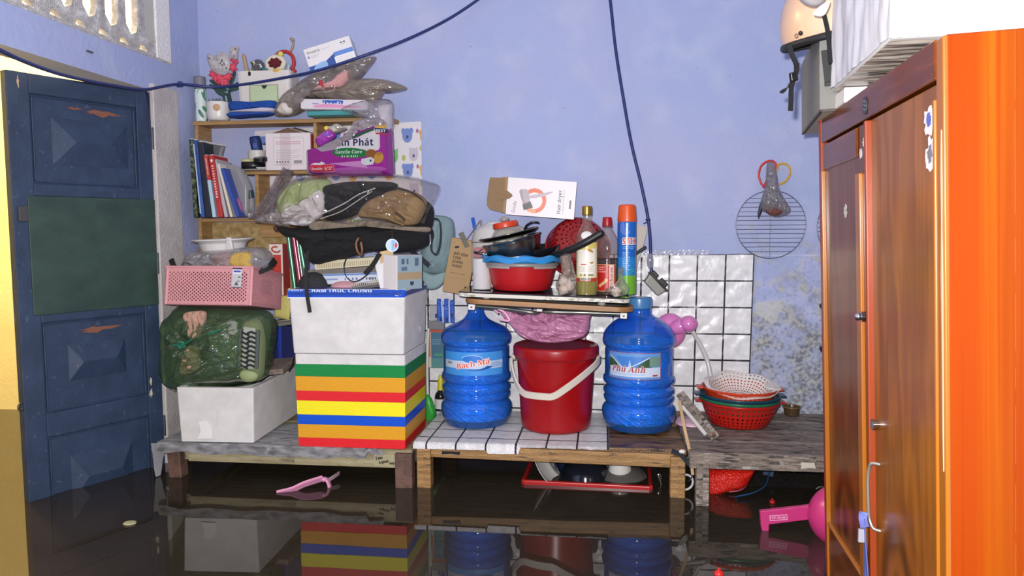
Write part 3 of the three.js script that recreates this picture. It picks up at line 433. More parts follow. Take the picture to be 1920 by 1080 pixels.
function openBox(wt, dt, wb, db, h, th, r = 0.008) { // hollow foam box, base at y = 0
  const sh = (w, d) => { const s = new THREE.Shape(); const q = r; s.moveTo(-w / 2 + q, -d / 2); s.lineTo(w / 2 - q, -d / 2); s.quadraticCurveTo(w / 2, -d / 2, w / 2, -d / 2 + q); s.lineTo(w / 2, d / 2 - q); s.quadraticCurveTo(w / 2, d / 2, w / 2 - q, d / 2); s.lineTo(-w / 2 + q, d / 2); s.quadraticCurveTo(-w / 2, d / 2, -w / 2, d / 2 - q); s.lineTo(-w / 2, -d / 2 + q); s.quadraticCurveTo(-w / 2, -d / 2, -w / 2 + q, -d / 2); return s; };
  const s = sh(wt, dt), hole = new THREE.Path(); [[-1, -1], [1, -1], [1, 1], [-1, 1]].forEach(([a, b], i) => { const x = a * (wt / 2 - th), y = b * (dt / 2 - th); i ? hole.lineTo(x, y) : hole.moveTo(x, y); }); s.holes.push(hole);
  const wall = new THREE.ExtrudeGeometry(s, { depth: h - 0.004, bevelEnabled: true, bevelSize: 0.002, bevelThickness: 0.002, bevelOffset: -0.002, bevelSegments: 2, curveSegments: 6 }).rotateX(-Math.PI / 2).translate(0, 0.002, 0);
  const p = wall.attributes.position; for (let i = 0; i < p.count; i++) { const t = clamp(p.getY(i) / h); p.setXYZ(i, p.getX(i) * lerp(wb / wt, 1, t), p.getY(i), p.getZ(i) * lerp(db / dt, 1, t)); } wall.computeVertexNormals();
  return merge([uvm(wall), at(rb(wb - 0.01, 0.02, db - 0.01, 0.004), 0, 0.012, 0)]);
}
// --- white foam box on the left table
{
  const t = thing('foam_box', 'plain white foam box standing under the green bag of clothes', 'box', V(-1.386, TL + 0.006, -2.715), [0, 0.04, 0]);
  part(t, 'box_body', openBox(0.286, 0.45, 0.272, 0.44, 0.2, 0.022), foamM);
  part(t, 'glue_patch', at(prism([[-0.03, 0.03], [0.0, 0.033], [0.008, 0.022], [0.02, 0.005], [0.022, -0.03], [-0.035, -0.032], [-0.022, 0.0]], 0.0008), -0.035, 0.045, 0.2235, -0.028), M(0xe4e0dd, 0.35));
  const l = sheet((u, v) => [lerp(-0.13, 0.135, u) + 0.004 * nz(v * 9, u * 3), 0.004 + 0.006 * nz(u * 6, v * 6, 3) + 0.012 * u * (1 - v), lerp(-0.21, 0.22, 1 - v)], 30, 30);
  solo('foam_sheet', 'crumpled pale packing sheet lying between the green bag and the white foam box', 'packing sheet', l, M(0xc5bdb8, 0.7, { bumpMap: bumped(9), bumpScale: 0.004 }), V(-1.37, TL + 0.215, -2.715), [0, 0.04, 0]);
  const f = fb(430, 700, 550, 728, -2.70);
  const lid = thing('box_lid', 'dirty white foam lid leaning behind the green bag, right edge showing', 'lid', V(-1.305, TL + 0.245, -2.79), [0.10, 0.10, 0.06]);
  part(lid, 'lid_plate', rb(0.20, 0.022, 0.30, 0.006), M(0xb9aea6, 0.8, { map: pixTex(256, 256, (u, v) => mixc(hex(0xc9c1bb), hex(0x8d7a6e), clamp(fbm(u * 7, v * 7, 3, 4) * 2.4)), { rep: [4, 4] }), bumpMap: bumped(12), bumpScale: 0.003 }));
  part(lid, 'wire_loop', tube([[0.10, 0.012, 0.0], [0.112, 0.02, 0.05], [0.114, 0.004, 0.08], [0.105, -0.014, 0.1]], 0.003, 24, 6), M(0x1b1b1e, 0.5));
}
// --- green bag of clothes
{
  const z = -2.60, px = [[335, 574], [321, 589], [308, 603], [305, 649], [304, 707], [319, 726], [344, 735], [405, 733], [441, 724], [480, 716], [502, 702], [512, 658], [517, 606], [503, 585], [458, 576], [388, 572]];
  const { o, pts } = traced(px, z), k = Z(362, 641, z);
  const kx = k.x - o.x, ky = k.y - o.y;
  const g = pillow(pts, 0.105, { amp: 0.012, freq: 13, crease: 0.005, fold: 0.012, ff: 1.6, p: 3, back: 1, n: 180, rings: 44, s: 2 });
  const p = g.attributes.position; for (let i = 0; i < p.count; i++) { const dx = p.getX(i) - kx, dy = p.getY(i) - ky, d = Math.hypot(dx, dy), a = Math.atan2(dy, dx); if (p.getZ(i) > 0) p.setZ(i, p.getZ(i) - 0.028 * Math.exp(-d * d / 0.0009) + 0.009 * Math.cos(a * 9 + d * 20) * Math.exp(-d / 0.07) * sst(0.004, 0.03, d)); } g.computeVertexNormals();
  const bag = thing('plastic_bag', 'dark green see-through plastic bag stuffed with clothes and a shoe, knotted at the front', 'bag', o);
  part(bag, 'bag_skin', g, film(0xb4ceb0, 0.945, 0.008, 2.4));
  const zf = 0.078; part(bag, 'knot', merge([at(new THREE.TorusGeometry(0.012, 0.006, 8, 18), kx, ky, zf, 0.3), capped([[kx - 0.045, ky + 0.004, zf - 0.002], [kx, ky, zf + 0.006], [kx + 0.05, ky + 0.022, zf + 0.012], [kx + 0.16, ky + 0.06, zf + 0.02]], 0.0038, 24, 6)]), M(0x2c7a62, 0.3, { transmission: 0.2 }));
  // clothes inside
  const garment = (n, label, pxs, zz, T, col, s, f = 14) => { const b = blobAt(pxs, zz, T, { amp: 0.008, freq: f, crease: 0.004, fold: 0.016, dir: s * 0.7, p: 3, n: 110, rings: 30, s }); return solo(n, label, 'clothing', b.g, M(col, 0.9, { bumpMap: bumped(14), bumpScale: 0.003 }), b.at, [0, 0, 0], 'clothes in the green bag'); };
  garment('garment', 'dark olive garment filling the back of the green bag', [[318, 600], [312, 650], [312, 705], [345, 727], [420, 724], [490, 703], [503, 650], [505, 600], [460, 583], [380, 580]], -2.62, 0.05, 0x6a7060, 1);
  garment('garment', 'pinkish brown garment above the knot inside the green bag', [[345, 590], [352, 612], [358, 636], [372, 634], [384, 605], [386, 585], [365, 583]], -2.525, 0.025, 0xc49a86, 2, 24);
  garment('garment', 'pinkish tan garment below the knot inside the green bag', [[352, 650], [340, 700], [370, 694], [371, 650]], -2.525, 0.022, 0xbc9480, 3, 24);
  garment('garment', 'light grey crumpled garment at the middle of the green bag', [[392, 622], [440, 600], [452, 640], [446, 690], [415, 676], [398, 650]], -2.535, 0.025, 0x8d9184, 4, 26);
  // olive shoe pressed against the bag
  const sp = Z(473, 656, -2.545), shoe = thing('shoe', 'olive green laced shoe standing on its toe inside the green bag', 'shoe', sp, [0, 0, -0.08]);
  const body = pillow([[-0.03, 0.105], [-0.052, 0.05], [-0.058, -0.03], [-0.044, -0.095], [0.0, -0.118], [0.042, -0.096], [0.05, -0.02], [0.045, 0.06], [0.022, 0.11]], 0.036, { amp: 0.002, freq: 30, p: 2.4, n: 72, rings: 18, s: 4 });
  part(shoe, 'upper', body, M(0x6f7a55, 0.85, { bumpMap: bumped(16), bumpScale: 0.002 }));
  part(shoe, 'toe_cap', at(new THREE.SphereGeometry(0.036, 24, 16).scale(1, 0.75, 0.55), 0.0, -0.088, 0.018), M(0x8f9c6e, 0.7));
  part(shoe, 'tongue', at(rb(0.046, 0.15, 0.012, 0.005), 0.002, 0.012, 0.032), M(0x9aa093, 0.85));
  for (let i = 0; i < 8; i++) for (const q of [-1, 1]) part(shoe, 'lace', capped([[0.002 + q * 0.024, -0.052 + i * 0.017, 0.036], [0.002 + q * 0.012, -0.050 + i * 0.017 + 0.004 * q, 0.044], [0.002 - q * 0.002, -0.056 + i * 0.017 + 0.003 * q, 0.043]], 0.0038, 12, 6), M(0x1a1f24, 0.8)); part(shoe, 'eyelet_stay', at(rb(0.012, 0.14, 0.014, 0.004), 0.034, 0.01, 0.03, 0, 0.3, 0), M(0x4a5350, 0.8)); part(shoe, 'eyelet_stay', at(rb(0.012, 0.14, 0.014, 0.004), -0.032, 0.01, 0.03, 0, -0.3, 0), M(0x4a5350, 0.8));
}
// --- pink perforated basket
{
  const a = Z(308, 570, -2.5), t = thing('plastic_basket', 'pink plastic basket with diamond holes and black handles', 'basket', V(a.x + 0.163, a.y - 0.002, -2.5), [-0.165, 0.0, -0.005]);
  const W = 0.327, H = 0.136, D = 0.25, pink = M(0xcd8f95, 0.5), th = 0.003;
  const panel = (w, h, ox, rows, cols, skip) => { const holes = []; for (let r = 0; r < rows; r++) for (let c = 0; c < cols; c++) { const x = -w / 2 + 0.016 + (c + (r % 2) * 0.5) * ((w - 0.03) / cols), y = 0.016 + r * ((h - 0.036) / (rows - 1)); if (skip && skip(x, y)) continue; const q = 0.0036, p = new THREE.Path(); p.moveTo(x - q, y); p.lineTo(x, y - q * 1.15); p.lineTo(x + q, y); p.lineTo(x, y + q * 1.15); p.closePath(); holes.push(p); } const g = new THREE.ExtrudeGeometry(shapeOf([[-w / 2, 0], [w / 2, 0], [w / 2, h], [-w / 2, h]]), { depth: th, bevelEnabled: false }); const s = shapeOf([[-w / 2, 0], [w / 2, 0], [w / 2, h], [-w / 2, h]]); s.holes = holes; return uvm(new THREE.ExtrudeGeometry(s, { depth: th, bevelEnabled: false })); };
  part(t, 'front_panel', panel(W, H, 0, 17, 20), pink, V(0, 0, -th));
  part(t, 'side_panel', panel(D, H, 0, 17, 15, (x, y) => Math.abs(x + 0.01) < 0.045 && Math.abs(y - 0.075) < 0.022), pink, V(W / 2 - th, 0, -D / 2), [0, Math.PI / 2, 0]);
  part(t, 'side_panel', panel(D, H, 0, 9, 13), pink, V(-W / 2, 0, -D / 2), [0, Math.PI / 2, 0]);
  part(t, 'back_panel', panel(W, H, 0, 9, 16), pink, V(0, 0, -D));
  part(t, 'bottom_panel', rb(W - 0.004, 0.004, D, 0.001), pink, V(0, 0.002, -D / 2));
  part(t, 'rim', merge([at(rb(W + 0.006, 0.009, 0.008, 0.003), 0, H, -0.002), at(rb(W + 0.006, 0.009, 0.008, 0.003), 0, H, -D), at(rb(0.008, 0.009, D + 0.006, 0.003), W / 2, H, -D / 2), at(rb(0.008, 0.009, D + 0.006, 0.003), -W / 2, H, -D / 2)]), pink);
  for (const x of [-1, 1]) part(t, 'corner_post', at(new THREE.CylinderGeometry(0.007, 0.007, H, 12), x * (W / 2 - 0.004), H / 2, -0.005), pink);
  part(t, 'grip_frame', merge([at(rb(0.003, 0.006, 0.1, 0.001), W / 2, 0.098, -D / 2 + 0.01), at(rb(0.003, 0.006, 0.1, 0.001), W / 2, 0.052, -D / 2 + 0.01)]), pink);
  part(t, 'grip_film', at(rb(0.001, 0.043, 0.09, 0.0004), W / 2 - 0.001, 0.075, -D / 2 + 0.01), M(0x8d8a88, 0.3));
  const tag = canTex(64, 128, (g, w, h) => { g.fillStyle = '#b9bac0'; g.fillRect(0, 0, w, h); g.fillStyle = '#20294f'; g.fillRect(0, 0, w, 10); g.fillStyle = '#e4e4ea'; g.fillRect(4, 12, w - 8, 26); g.fillStyle = '#3b4fa0'; g.fillRect(8, 18, w - 16, 12); g.fillStyle = '#53545c'; g.fillRect(40, 56, 16, 8); g.fillRect(38, 82, 14, 6); g.beginPath(); g.moveTo(32, 84); g.lineTo(46, 112); g.lineTo(18, 112); g.fill(); g.fillRect(0, h - 6, w, 6); });
  part(t, 'price_tag', at(plate(0.036, 0.072, 0.0012), 0.107, 0.098, 0.0012, 0, 0, -0.02), printed(tag, 0.4));
  const blk = M(0x1b1b1d, 0.55);
  part(t, 'handle', strap([[0.135, 0.122, -0.02], [0.16, 0.127, -0.05], [0.19, 0.150, -0.08], [0.2, 0.175, -0.1]], 0.024, 0.006, V(0, 1, 0.2), 20), blk);
  part(t, 'handle', merge([strap([[-0.145, 0.132, -0.03], [-0.16, 0.147, -0.035], [-0.172, 0.168, -0.04]], 0.018, 0.006, V(0.6, 0.5, 0), 12), tube([[-0.13, 0.138, -0.03], [-0.115, 0.155, -0.04], [-0.08, 0.14, -0.05]], 0.002, 20, 6)]), blk);
  // what lies in the basket
  const wrapBlob = blobAt([[345, 500], [350, 480], [362, 473], [420, 468], [470, 463], [498, 466], [510, 482], [508, 506], [470, 512], [400, 512]], -2.62, 0.085, { amp: 0.012, freq: 16, crease: 0.004, fold: 0.014, dir: 0.3, p: 3, back: 1, n: 130, rings: 30, s: 6 });
  solo('plastic_bag', 'crumpled clear grey plastic bag filling the pink basket under the white bowl', 'bag', wrapBlob.g, film(0xe2dee0, 0.8, 0.010, 4), wrapBlob.at);
  const yb = blobAt([[432, 506], [434, 478], [468, 474], [474, 490], [472, 508]], -2.56, 0.02, { amp: 0.005, freq: 30, crease: 0.004, s: 8 });
  solo('snack_packet', 'crinkled yellow packet in the clear bag of the pink basket', 'packet', yb.g, M(0xd9b45c, 0.35, { bumpMap: bumped(20), bumpScale: 0.003 }), yb.at);
  const pk = blobAt([[400, 505], [402, 476], [432, 474], [436, 505]], -2.58, 0.02, { amp: 0.004, freq: 30, crease: 0.004, s: 9 });
  solo('snack_packet', 'dull pink packet in the clear bag of the pink basket', 'packet', pk.g, M(0xb98b88, 0.4, { bumpMap: bumped(20), bumpScale: 0.003 }), pk.at);
}
// --- white bowl on top of the basket
{
  const c = Z(415, 475, -2.68), t = thing('bowl', 'white plastic bowl with a wide rim resting on the pink basket', 'bowl', V(c.x, c.y, -2.70), [0.02, 0, 0.03]);
  const white = M(0xdedbd9, 0.25);
  part(t, 'bowl_body', lathe([[0.0, 0.004], [0.072, 0.004], [0.078, 0.01], [0.085, 0.034], [0.09, 0.042], [0.111, 0.05], [0.113, 0.053], [0.109, 0.055], [0.092, 0.049], [0.086, 0.042], [0.074, 0.014], [0.0, 0.01]], 64), white);
  part(t, 'spout', at(frustum(0.018, 0.018, 0.03, 0.012, 0.055, 0.004), 0.066, 0.006, 0.075, 0.05), M(0xcfcac9, 0.3));
}
// --- striped foam box and the white one on top of it
const strips = [0xd9252b, 0xd99a22, 0x1450c4, 0xeedf20, 0xd9252b, 0xd99a22, 0x14803c];
{
  const t = thing('foam_box', 'foam box wrapped in bright red, orange, blue, yellow and green bands', 'box', V(-0.874, TL + 0.003, -2.64));
  const W = 0.385, D = 0.30, H = 0.332;
  part(t, 'box_body', openBox(W + 0.012, D + 0.006, W, D - 0.002, H, 0.022), foamM);
  const yy = [0.0, 0.032, 0.08, 0.115, 0.165, 0.200, 0.252, 0.296];
  strips.forEach((c, i) => { const h = yy[i + 1] - yy[i], ym = (yy[i] + yy[i + 1]) / 2, tm = ym / H, w = W + 0.012 * tm + 0.0022, d = D - 0.002 + 0.008 * tm + 0.0022; part(t, 'colour_band', at(frustum(w + 0.012 * h / H * 0.5, d, w - 0.012 * h / H * 0.5, d, h, 0.0012), 0, yy[i], 0), M(c, 0.3, { bumpMap: bumped(6), bumpScale: 0.0006 })); });
}
{
  const t = thing('foam_box', 'large white foam box with blue printed tape around its rim, stacked on the striped box', 'box', V(-0.876, TL + 0.338, -2.635), [0, -0.005, 0.004]);
  const W = 0.405, D = 0.31, H = 0.225;
  part(t, 'box_body', openBox(W + 0.014, D + 0.008, W - 0.006, D - 0.004, H, 0.024, 0.012), foamM);
  const tapeTex = canTex(1024, 64, (g, w, h) => { g.fillStyle = '#1347b8'; g.fillRect(0, 0, w, h); fit(g, 'CHAM THUC CHUNG', 172, 22, 570, 50, 'sans-serif', '#d6def2', 'left', { style: 'bold', stretch: true }); mark(g, 458, 29, 9, 7, '#d6def2'); scrib(g, 10, 0, 120, 12, '#c3d0ee'); g.fillStyle = '#e8ecf6'; g.fillRect(0, h - 7, w, 7); for (let i = 0; i < 14; i++) g.fillRect(930 + rnd() * 50, 24 + rnd() * 20, 12, 3); });
  part(t, 'printed_tape', at(plate(0.421, 0.030, 0.0012), 0, 0.209, 0.1585, 0.01), printed(tapeTex, 0.28));
  part(t, 'tape', at(frustum(W + 0.0155, D + 0.0095, W + 0.0143, D + 0.008, 0.031, 0.012), 0, 0.1945, 0), M(0x1b3f96, 0.3, { bumpMap: bumped(8), bumpScale: 0.001 }));
  part(t, 'side_scuff', at(rb(0.001, 0.02, 0.006, 0.0004), 0.2062, 0.062, -0.05), M(0xf2f0ee, 0.5));
}

// =================== WALL SHELF AND WHAT STANDS ON IT ===================
const shelfWood = woodTex(0xb08a5e, 0x94703f, { fx: 2, fy: 14, z: 33, rep: [3, 8] }), shelfM = M(0xffffff, 0.6, { map: shelfWood });
const SZ = -2.975, SF = -2.92; // shelf middle and front edge
{
  const t = thing('wall_shelf', 'thin light wooden wall shelf with open compartments in the left corner', 'shelf', V(0, 0, SZ));
  const bd = (n, x0, x1, y0, y1, d = 0.11, m = shelfM) => part(t, n, at(rb(x1 - x0, y1 - y0, d, 0.0015), (x0 + x1) / 2, (y0 + y1) / 2, 0), m);
  bd('top_board', -1.668, -0.83, 1.333, 1.348); bd('side_panel', -1.66, -1.646, 0.80, 1.332); bd('divider', -1.155, -1.141, 0.90, 1.332);
  bd('shelf_board', -1.475, -1.156, 1.130, 1.143); bd('divider', -1.408, -1.393, 0.953, 1.129); bd('shelf_board', -1.645, -1.156, 0.939, 0.952); bd('divider', -1.277, -1.262, 0.655, 0.938); bd('shelf_board', -1.261, -0.86, 0.655, 0.668); bd('divider', -0.874, -0.86, 0.669, 0.938);
  const burl = pixTex(256, 128, (u, v) => { const n = fbm(u * 9, v * 9, 3, 4), k = fbm(u * 26, v * 14, 8, 3); let c = mixc(hex(0xb79d6c), hex(0x927848), clamp(0.5 + n * 1.8)); if (k > 0.34) c = mixc(c, hex(0x5a4a30), 0.8); return c; }, { rep: [4, 4] });
  part(t, 'back_panel', at(rb(0.35, 0.148, 0.006, 0.001), -1.47, 0.863, -0.03), M(0xffffff, 0.7, { map: burl })); part(t, 'drawer_front', at(rb(0.12, 0.06, 0.008, 0.002), -1.345, 0.905, 0.02), shelfM);
}
// patterned paper on the wall behind the shelf
{
  const tex = canTex(512, 256, (g, w, h) => { g.fillStyle = '#d9d5da'; g.fillRect(0, 0, w, h);
    const face = (x, y, r, col, ears) => { g.fillStyle = col; if (ears === 1) { g.beginPath(); g.arc(x - r * 0.8, y - r * 0.6, r * 0.4, 0, 7); g.arc(x + r * 0.8, y - r * 0.6, r * 0.4, 0, 7); g.fill(); } if (ears === 2) { g.beginPath(); g.moveTo(x - r, y - r * 1.1); g.lineTo(x - r * 0.1, y - r * 0.6); g.lineTo(x - r * 0.9, y); g.fill(); g.beginPath(); g.moveTo(x + r, y - r * 1.1); g.lineTo(x + r * 0.1, y - r * 0.6); g.lineTo(x + r * 0.9, y); g.fill(); } g.beginPath(); g.ellipse(x, y, r, r * 0.95, 0, 0, 7); g.fill(); g.fillStyle = '#3d3f56'; g.beginPath(); g.arc(x, y + r * 0.2, r * 0.22, 0, 7); g.fill(); };
    for (let i = 0; i < 5; i++) for (let j = 0; j < 4; j++) { const x = 30 + i * 110, y = 26 + j * 70; face(x, y, 15, '#6f86c4', 1); face(x + 52, y + 4, 14, '#d59a4e', 1); face(x + 18, y + 38, 14, '#bfb6c4', 2); face(x + 66, y + 40, 15, '#6db36c', 2); g.fillStyle = '#a0688e'; g.beginPath(); g.arc(x + 30, y - 8, 4, 0, 7); g.fill(); g.fillStyle = '#b3b06a'; g.beginPath(); g.arc(x + 42, y + 26, 6, 0, 7); g.arc(x - 12, y + 44, 6, 0, 7); g.fill(); } });
  const a = Z(478, 246, BACK), b = Z(790, 228, BACK), c = Z(790, 470, BACK);
  const g = sheet((u, v) => [lerp(a.x, b.x, u), lerp(c.y, lerp(a.y, b.y, u), v), BACK + 0.002 + 0.0015 * (1 + nz(u * 8, v * 5))], 24, 16);
  solo('wall_paper_sheet', 'white paper sheet printed with small coloured animal faces, pinned behind the shelf', 'poster', g, printed(tex, 0.6));
}
const topY = 1.3485;
// --- row on the top board
{
  const f = fb(363, 131, 388, 223, -2.94), t = thing('spray_can', 'slim grey-capped spray can with green leaf print, leftmost on the shelf top', 'spray can', V(f.x, topY, -2.945), [0, 0, 0.02]);
  const leaf = canTex(128, 256, (g, w, h) => { g.fillStyle = '#cfdad6'; g.fillRect(0, 0, w, h); for (let i = 0; i < 90; i++) { g.fillStyle = ['#4f8a6b', '#7fae93', '#8698b5', '#3f6f5a'][i % 4]; g.save(); g.translate(rnd() * w, rnd() * h); g.rotate(rnd() * 6); g.beginPath(); g.ellipse(0, 0, 11, 4, 0, 0, 7); g.fill(); g.restore(); } });
  part(t, 'can_body', lathe([[0, 0], [0.021, 0], [0.023, 0.003], [0.023, 0.128], [0.021, 0.134], [0, 0.135]], 32), printed(leaf, 0.35));
  part(t, 'cap', lathe([[0.0225, 0.134], [0.0235, 0.136], [0.0235, 0.176], [0.022, 0.183], [0.012, 0.185], [0, 0.185]], 32), M(0x77747f, 0.35));
}
{
  const f = fb(388, 182, 432, 222, -2.94), t = thing('plant_pot', 'small white pot with a beige patch holding artificial grass', 'plant pot', V(f.x, topY, -2.94));
  part(t, 'pot', smoothLathe([[0, 0.001], [0.03, 0.001], [0.042, 0.012], [0.046, 0.04], [0.045, 0.072], [0.042, 0.076], [0.038, 0.07], [0.0, 0.066]], 40, 50), M(0xdad5d0, 0.35));
  part(t, 'beige_patch', at(new THREE.SphereGeometry(0.018, 20, 14).scale(1, 0.8, 0.25), 0.012, 0.05, 0.043), M(0xc39a72, 0.6));
  const bl = []; for (let i = 0; i < 60; i++) { const a = rnd() * 6.283, r = rnd() * 0.04, h = 0.012 + rnd() * 0.02; bl.push(at(new THREE.ConeGeometry(0.002, h, 4), Math.cos(a) * r, 0.068 + h / 2, Math.sin(a) * r, rnd() - 0.5, 0, rnd() - 0.5)); } part(t, 'grass', merge(bl), M(0x44604f, 0.8));
}
{ // bouquet
  const o = Z(425, 205, -2.97), t = thing('bouquet', 'artificial pink flowers in pale dotted wrapping with dark green leaves', 'flowers', V(o.x, topY, -2.985));
  const P = (px, py, z = -2.95) => Z(px, py, z).sub(t.position);
  const grn = M(0x27493f, 0.6), pink = M(0xd0475c, 0.6), wrapM = M(0xc5bfc0, 0.4, { transmission: 0.25, thickness: 0 });
  part(t, 'stem', merge([tube([[0, 0.0, 0], [-0.005, 0.06, 0.01], P(412, 150, -2.96)], 0.005, 16, 6), tube([[0, 0.0, 0], [0.006, 0.08, 0.01], P(433, 140, -2.96)], 0.004, 16, 6), tube([[0.002, 0.02, 0], [0.012, 0.05, 0.0], P(428, 175, -2.95)], 0.008, 16, 6)]), grn);
  for (const [x0, y0, x1, y1, w] of [[425, 170, 391, 149, 9], [425, 178, 391, 158, 9], [425, 172, 449, 153, 10], [428, 168, 449, 166, 7], [428, 165, 440, 132, 9], [420, 180, 402, 168, 8]]) { const a = P(x0, y0), b = P(x1, y1), d = b.clone().sub(a), L = d.length(); part(t, 'leaf', at(new THREE.SphereGeometry(0.5, 14, 10).scale(L, w * 0.0021, 0.006), (a.x + b.x) / 2, (a.y + b.y) / 2, (a.z + b.z) / 2 - 0.004 * w + 0.03, 0, 0, Math.atan2(d.y, d.x)), grn); }
  const petal = (px, py, r, m, s) => { const c = P(px, py, -2.925); const q = []; for (let i = 0; i < 24; i++) { const a = i / 24 * 6.283, rr = r * 0.0021 * (0.85 + 0.25 * Math.sin(a * 5 + s)); q.push([Math.cos(a) * rr, Math.sin(a) * rr]); } part(t, 'flower', pillow(q, r * 0.0011, { n: 40, rings: 8, amp: 0.002, freq: 60, s }), m, c); };
  for (const [x, y, r] of [[399, 139, 8], [405, 147, 8], [417, 152, 11], [425, 145, 9], [430, 143, 7], [438, 112, 7], [437, 127, 9], [443, 116, 5], [432, 124, 6], [412, 145, 9], [424, 156, 7]]) petal(x, y, r, pink, x);
  const wrap = (pxs, s) => { const b = blobAt(pxs, -2.915, 0.014, { amp: 0.006, freq: 40, crease: 0.004, n: 60, rings: 12, s }); part(t, 'wrapping', b.g, wrapM, b.at.sub(t.position)); };
  wrap([[388, 102], [393, 100], [398, 108], [412, 98], [424, 100], [430, 107], [431, 128], [428, 136], [420, 141], [405, 138], [394, 128]], 2); wrap([[433, 90], [447, 88], [446, 101], [444, 112], [433, 108]], 5);
  for (const [x, y, w, h, r] of [[392, 109, 2, 5, 0.3], [407, 111, 2, 3, 0.2], [416, 114, 2.5, 7, -0.1], [420, 119, 2, 6, 0.2], [413, 119, 2, 4, 0.4], [441, 92, 3, 3, 0], [439, 105, 2, 3, 0], [424, 128, 3, 3, 0.4], [417, 122, 2, 4, 0.1]]) part(t, 'dark_dot', at(new THREE.SphereGeometry(0.5, 8, 6).scale(w * 0.0021, h * 0.0021, 0.003), ...P(x, y, -2.893).toArray(), 0, 0, r), M(0x22242c, 0.5));
}
{ // white organiser with a green drawer, on folded blue cloths
  const f = fb(447, 140, 552, 191, -2.93), y0 = Z(490, 192, -2.9).y;
  const cl = blobAt([[430, 194], [437, 191], [480, 192], [517, 190], [519, 196], [516, 203], [480, 205], [440, 211], [432, 207]], -2.90, 0.035, { amp: 0.003, freq: 30, fold: 0.003, dir: 0.05, p: 5, back: 1, n: 110, rings: 20, s: 3 });
  solo('folded_cloth', 'folded royal blue cloth under the white organiser', 'cloth', cl.g, M(0x14479c, 0.85, { bumpMap: bumped(14), bumpScale: 0.002 }), cl.at);
  const c2 = blobAt([[426, 217], [432, 213], [470, 213], [515, 212], [505, 216], [470, 219], [432, 221]], -2.90, 0.04, { amp: 0.002, freq: 30, p: 5, back: 1, n: 60, rings: 8, s: 4 });
  solo('folded_cloth', 'thin blue folded cloth lying flat on the shelf top, below the thicker one', 'cloth', c2.g, M(0x14479c, 0.85), c2.at);
  const c3 = blobAt([[430, 212], [440, 209], [480, 205], [516, 202], [522, 208], [515, 212], [470, 213]], -2.91, 0.04, { amp: 0.002, freq: 30, p: 5, back: 1, n: 60, rings: 8, s: 5 });
  solo('folded_paper', 'pale folded paper between the two blue cloths', 'paper', c3.g, M(0xb7b0c0, 0.7), c3.at);
  const t = thing('desk_organizer', 'white plastic organiser box with a pale green drawer on the shelf top', 'organizer', V(f.x, y0 + 0.002, -2.955), [0, 0, 0.0]);
  const white = M(0xd3cdc8, 0.35);
  part(t, 'organizer_body', openBox(0.225, 0.10, 0.215, 0.095, 0.125, 0.004, 0.02), white);
  const d = part(t, 'drawer', at(rb(0.113, 0.062, 0.012, 0.003), 0.0, 0.034, 0.0475), M(0xb7c7a0, 0.4));
  part(d, 'finger_notch', at(prism([[-0.013, 0.007], [0.013, 0.007], [0.004, -0.006], [-0.004, -0.006]], 0.002), 0.005, 0.058, 0.054), M(0x23252a, 0.6));
  part(t, 'drawer_frame', merge([at(rb(0.121, 0.004, 0.004, 0.001), 0, 0.068, 0.049), at(rb(0.004, 0.07, 0.004, 0.001), -0.0595, 0.034, 0.049), at(rb(0.004, 0.07, 0.004, 0.001), 0.0595, 0.034, 0.049)]), M(0xa8ad97, 0.5));
  const P = (px, py, z = -2.93) => Z(px, py, z);
  const st = (n, l, cat, x0, y0, x1, y1, r, m, grp) => solo(n, l, cat, capped([P(x0, y0), P((x0 + x1) / 2, (y0 + y1) / 2), P(x1, y1)], r, 12, 10), m);
  st('comb_handle', 'flat light wooden stick standing in the white organiser', 'stick', 465, 142, 457, 105, 0.008, M(0xa98f70, 0.6));
  const jar = thing('jar', 'round silvery patterned tin in the white organiser', 'tin', P(485, 141, -2.94)); part(jar, 'tin_body', smoothLathe([[0, 0], [0.024, 0.0], [0.026, 0.02], [0.024, 0.045], [0.012, 0.06], [0, 0.062]], 28, 30), M(0xa29aa0, 0.25, { metalness: 0.6, bumpMap: bumped(30), bumpScale: 0.004 }));
  for (let i = 0; i < 16; i++) part(jar, 'glitter_spot', at(new THREE.SphereGeometry(0.0045, 8, 6), (rnd() - 0.5) * 0.045, 0.008 + rnd() * 0.045, 0.021), M([0x3d8f96, 0xd9d3b0, 0x2c2c30, 0xd8d4d8, 0x6b4a3a][i % 5], 0.35));
  const bk = thing('perfume_bottle', 'small black bottle with a yellow cap in the white organiser', 'bottle', P(471, 145, -2.92)); part(bk, 'bottle_body', smoothLathe([[0, 0], [0.013, 0.0], [0.016, 0.01], [0.014, 0.022], [0, 0.024]], 24, 24), M(0x17181b, 0.25)); part(bk, 'cap', at(new THREE.SphereGeometry(0.007, 14, 10), 0, 0.025, 0.004), M(0xb79a2e, 0.4));
  st('tube', 'short white tube lying on the rim of the white organiser', 'tube', 449, 145, 463, 143, 0.007, M(0xe6e2e0, 0.3)); 
  const cn = solo('cotton_reel', 'white square clip with a dark slot in the white organiser', 'clip', rb(0.02, 0.022, 0.014, 0.004), M(0x8f8c92, 0.4), P(504, 137, -2.92));
  const fl = thing('hair_tie', 'fluffy cream hair tie with a dark red velvet centre on the white organiser', 'hair tie', P(517, 119, -2.915), [0, 0, 0.05]);
  const ring = []; for (let i = 0; i < 18; i++) { const a = i / 18 * 6.283; ring.push(at(new THREE.SphereGeometry(0.0105, 10, 8), Math.cos(a) * 0.034, Math.sin(a) * 0.025, 0.004 * nz(i, 3))); } part(fl, 'frill', merge(ring), M(0xd6cdb9, 0.9));
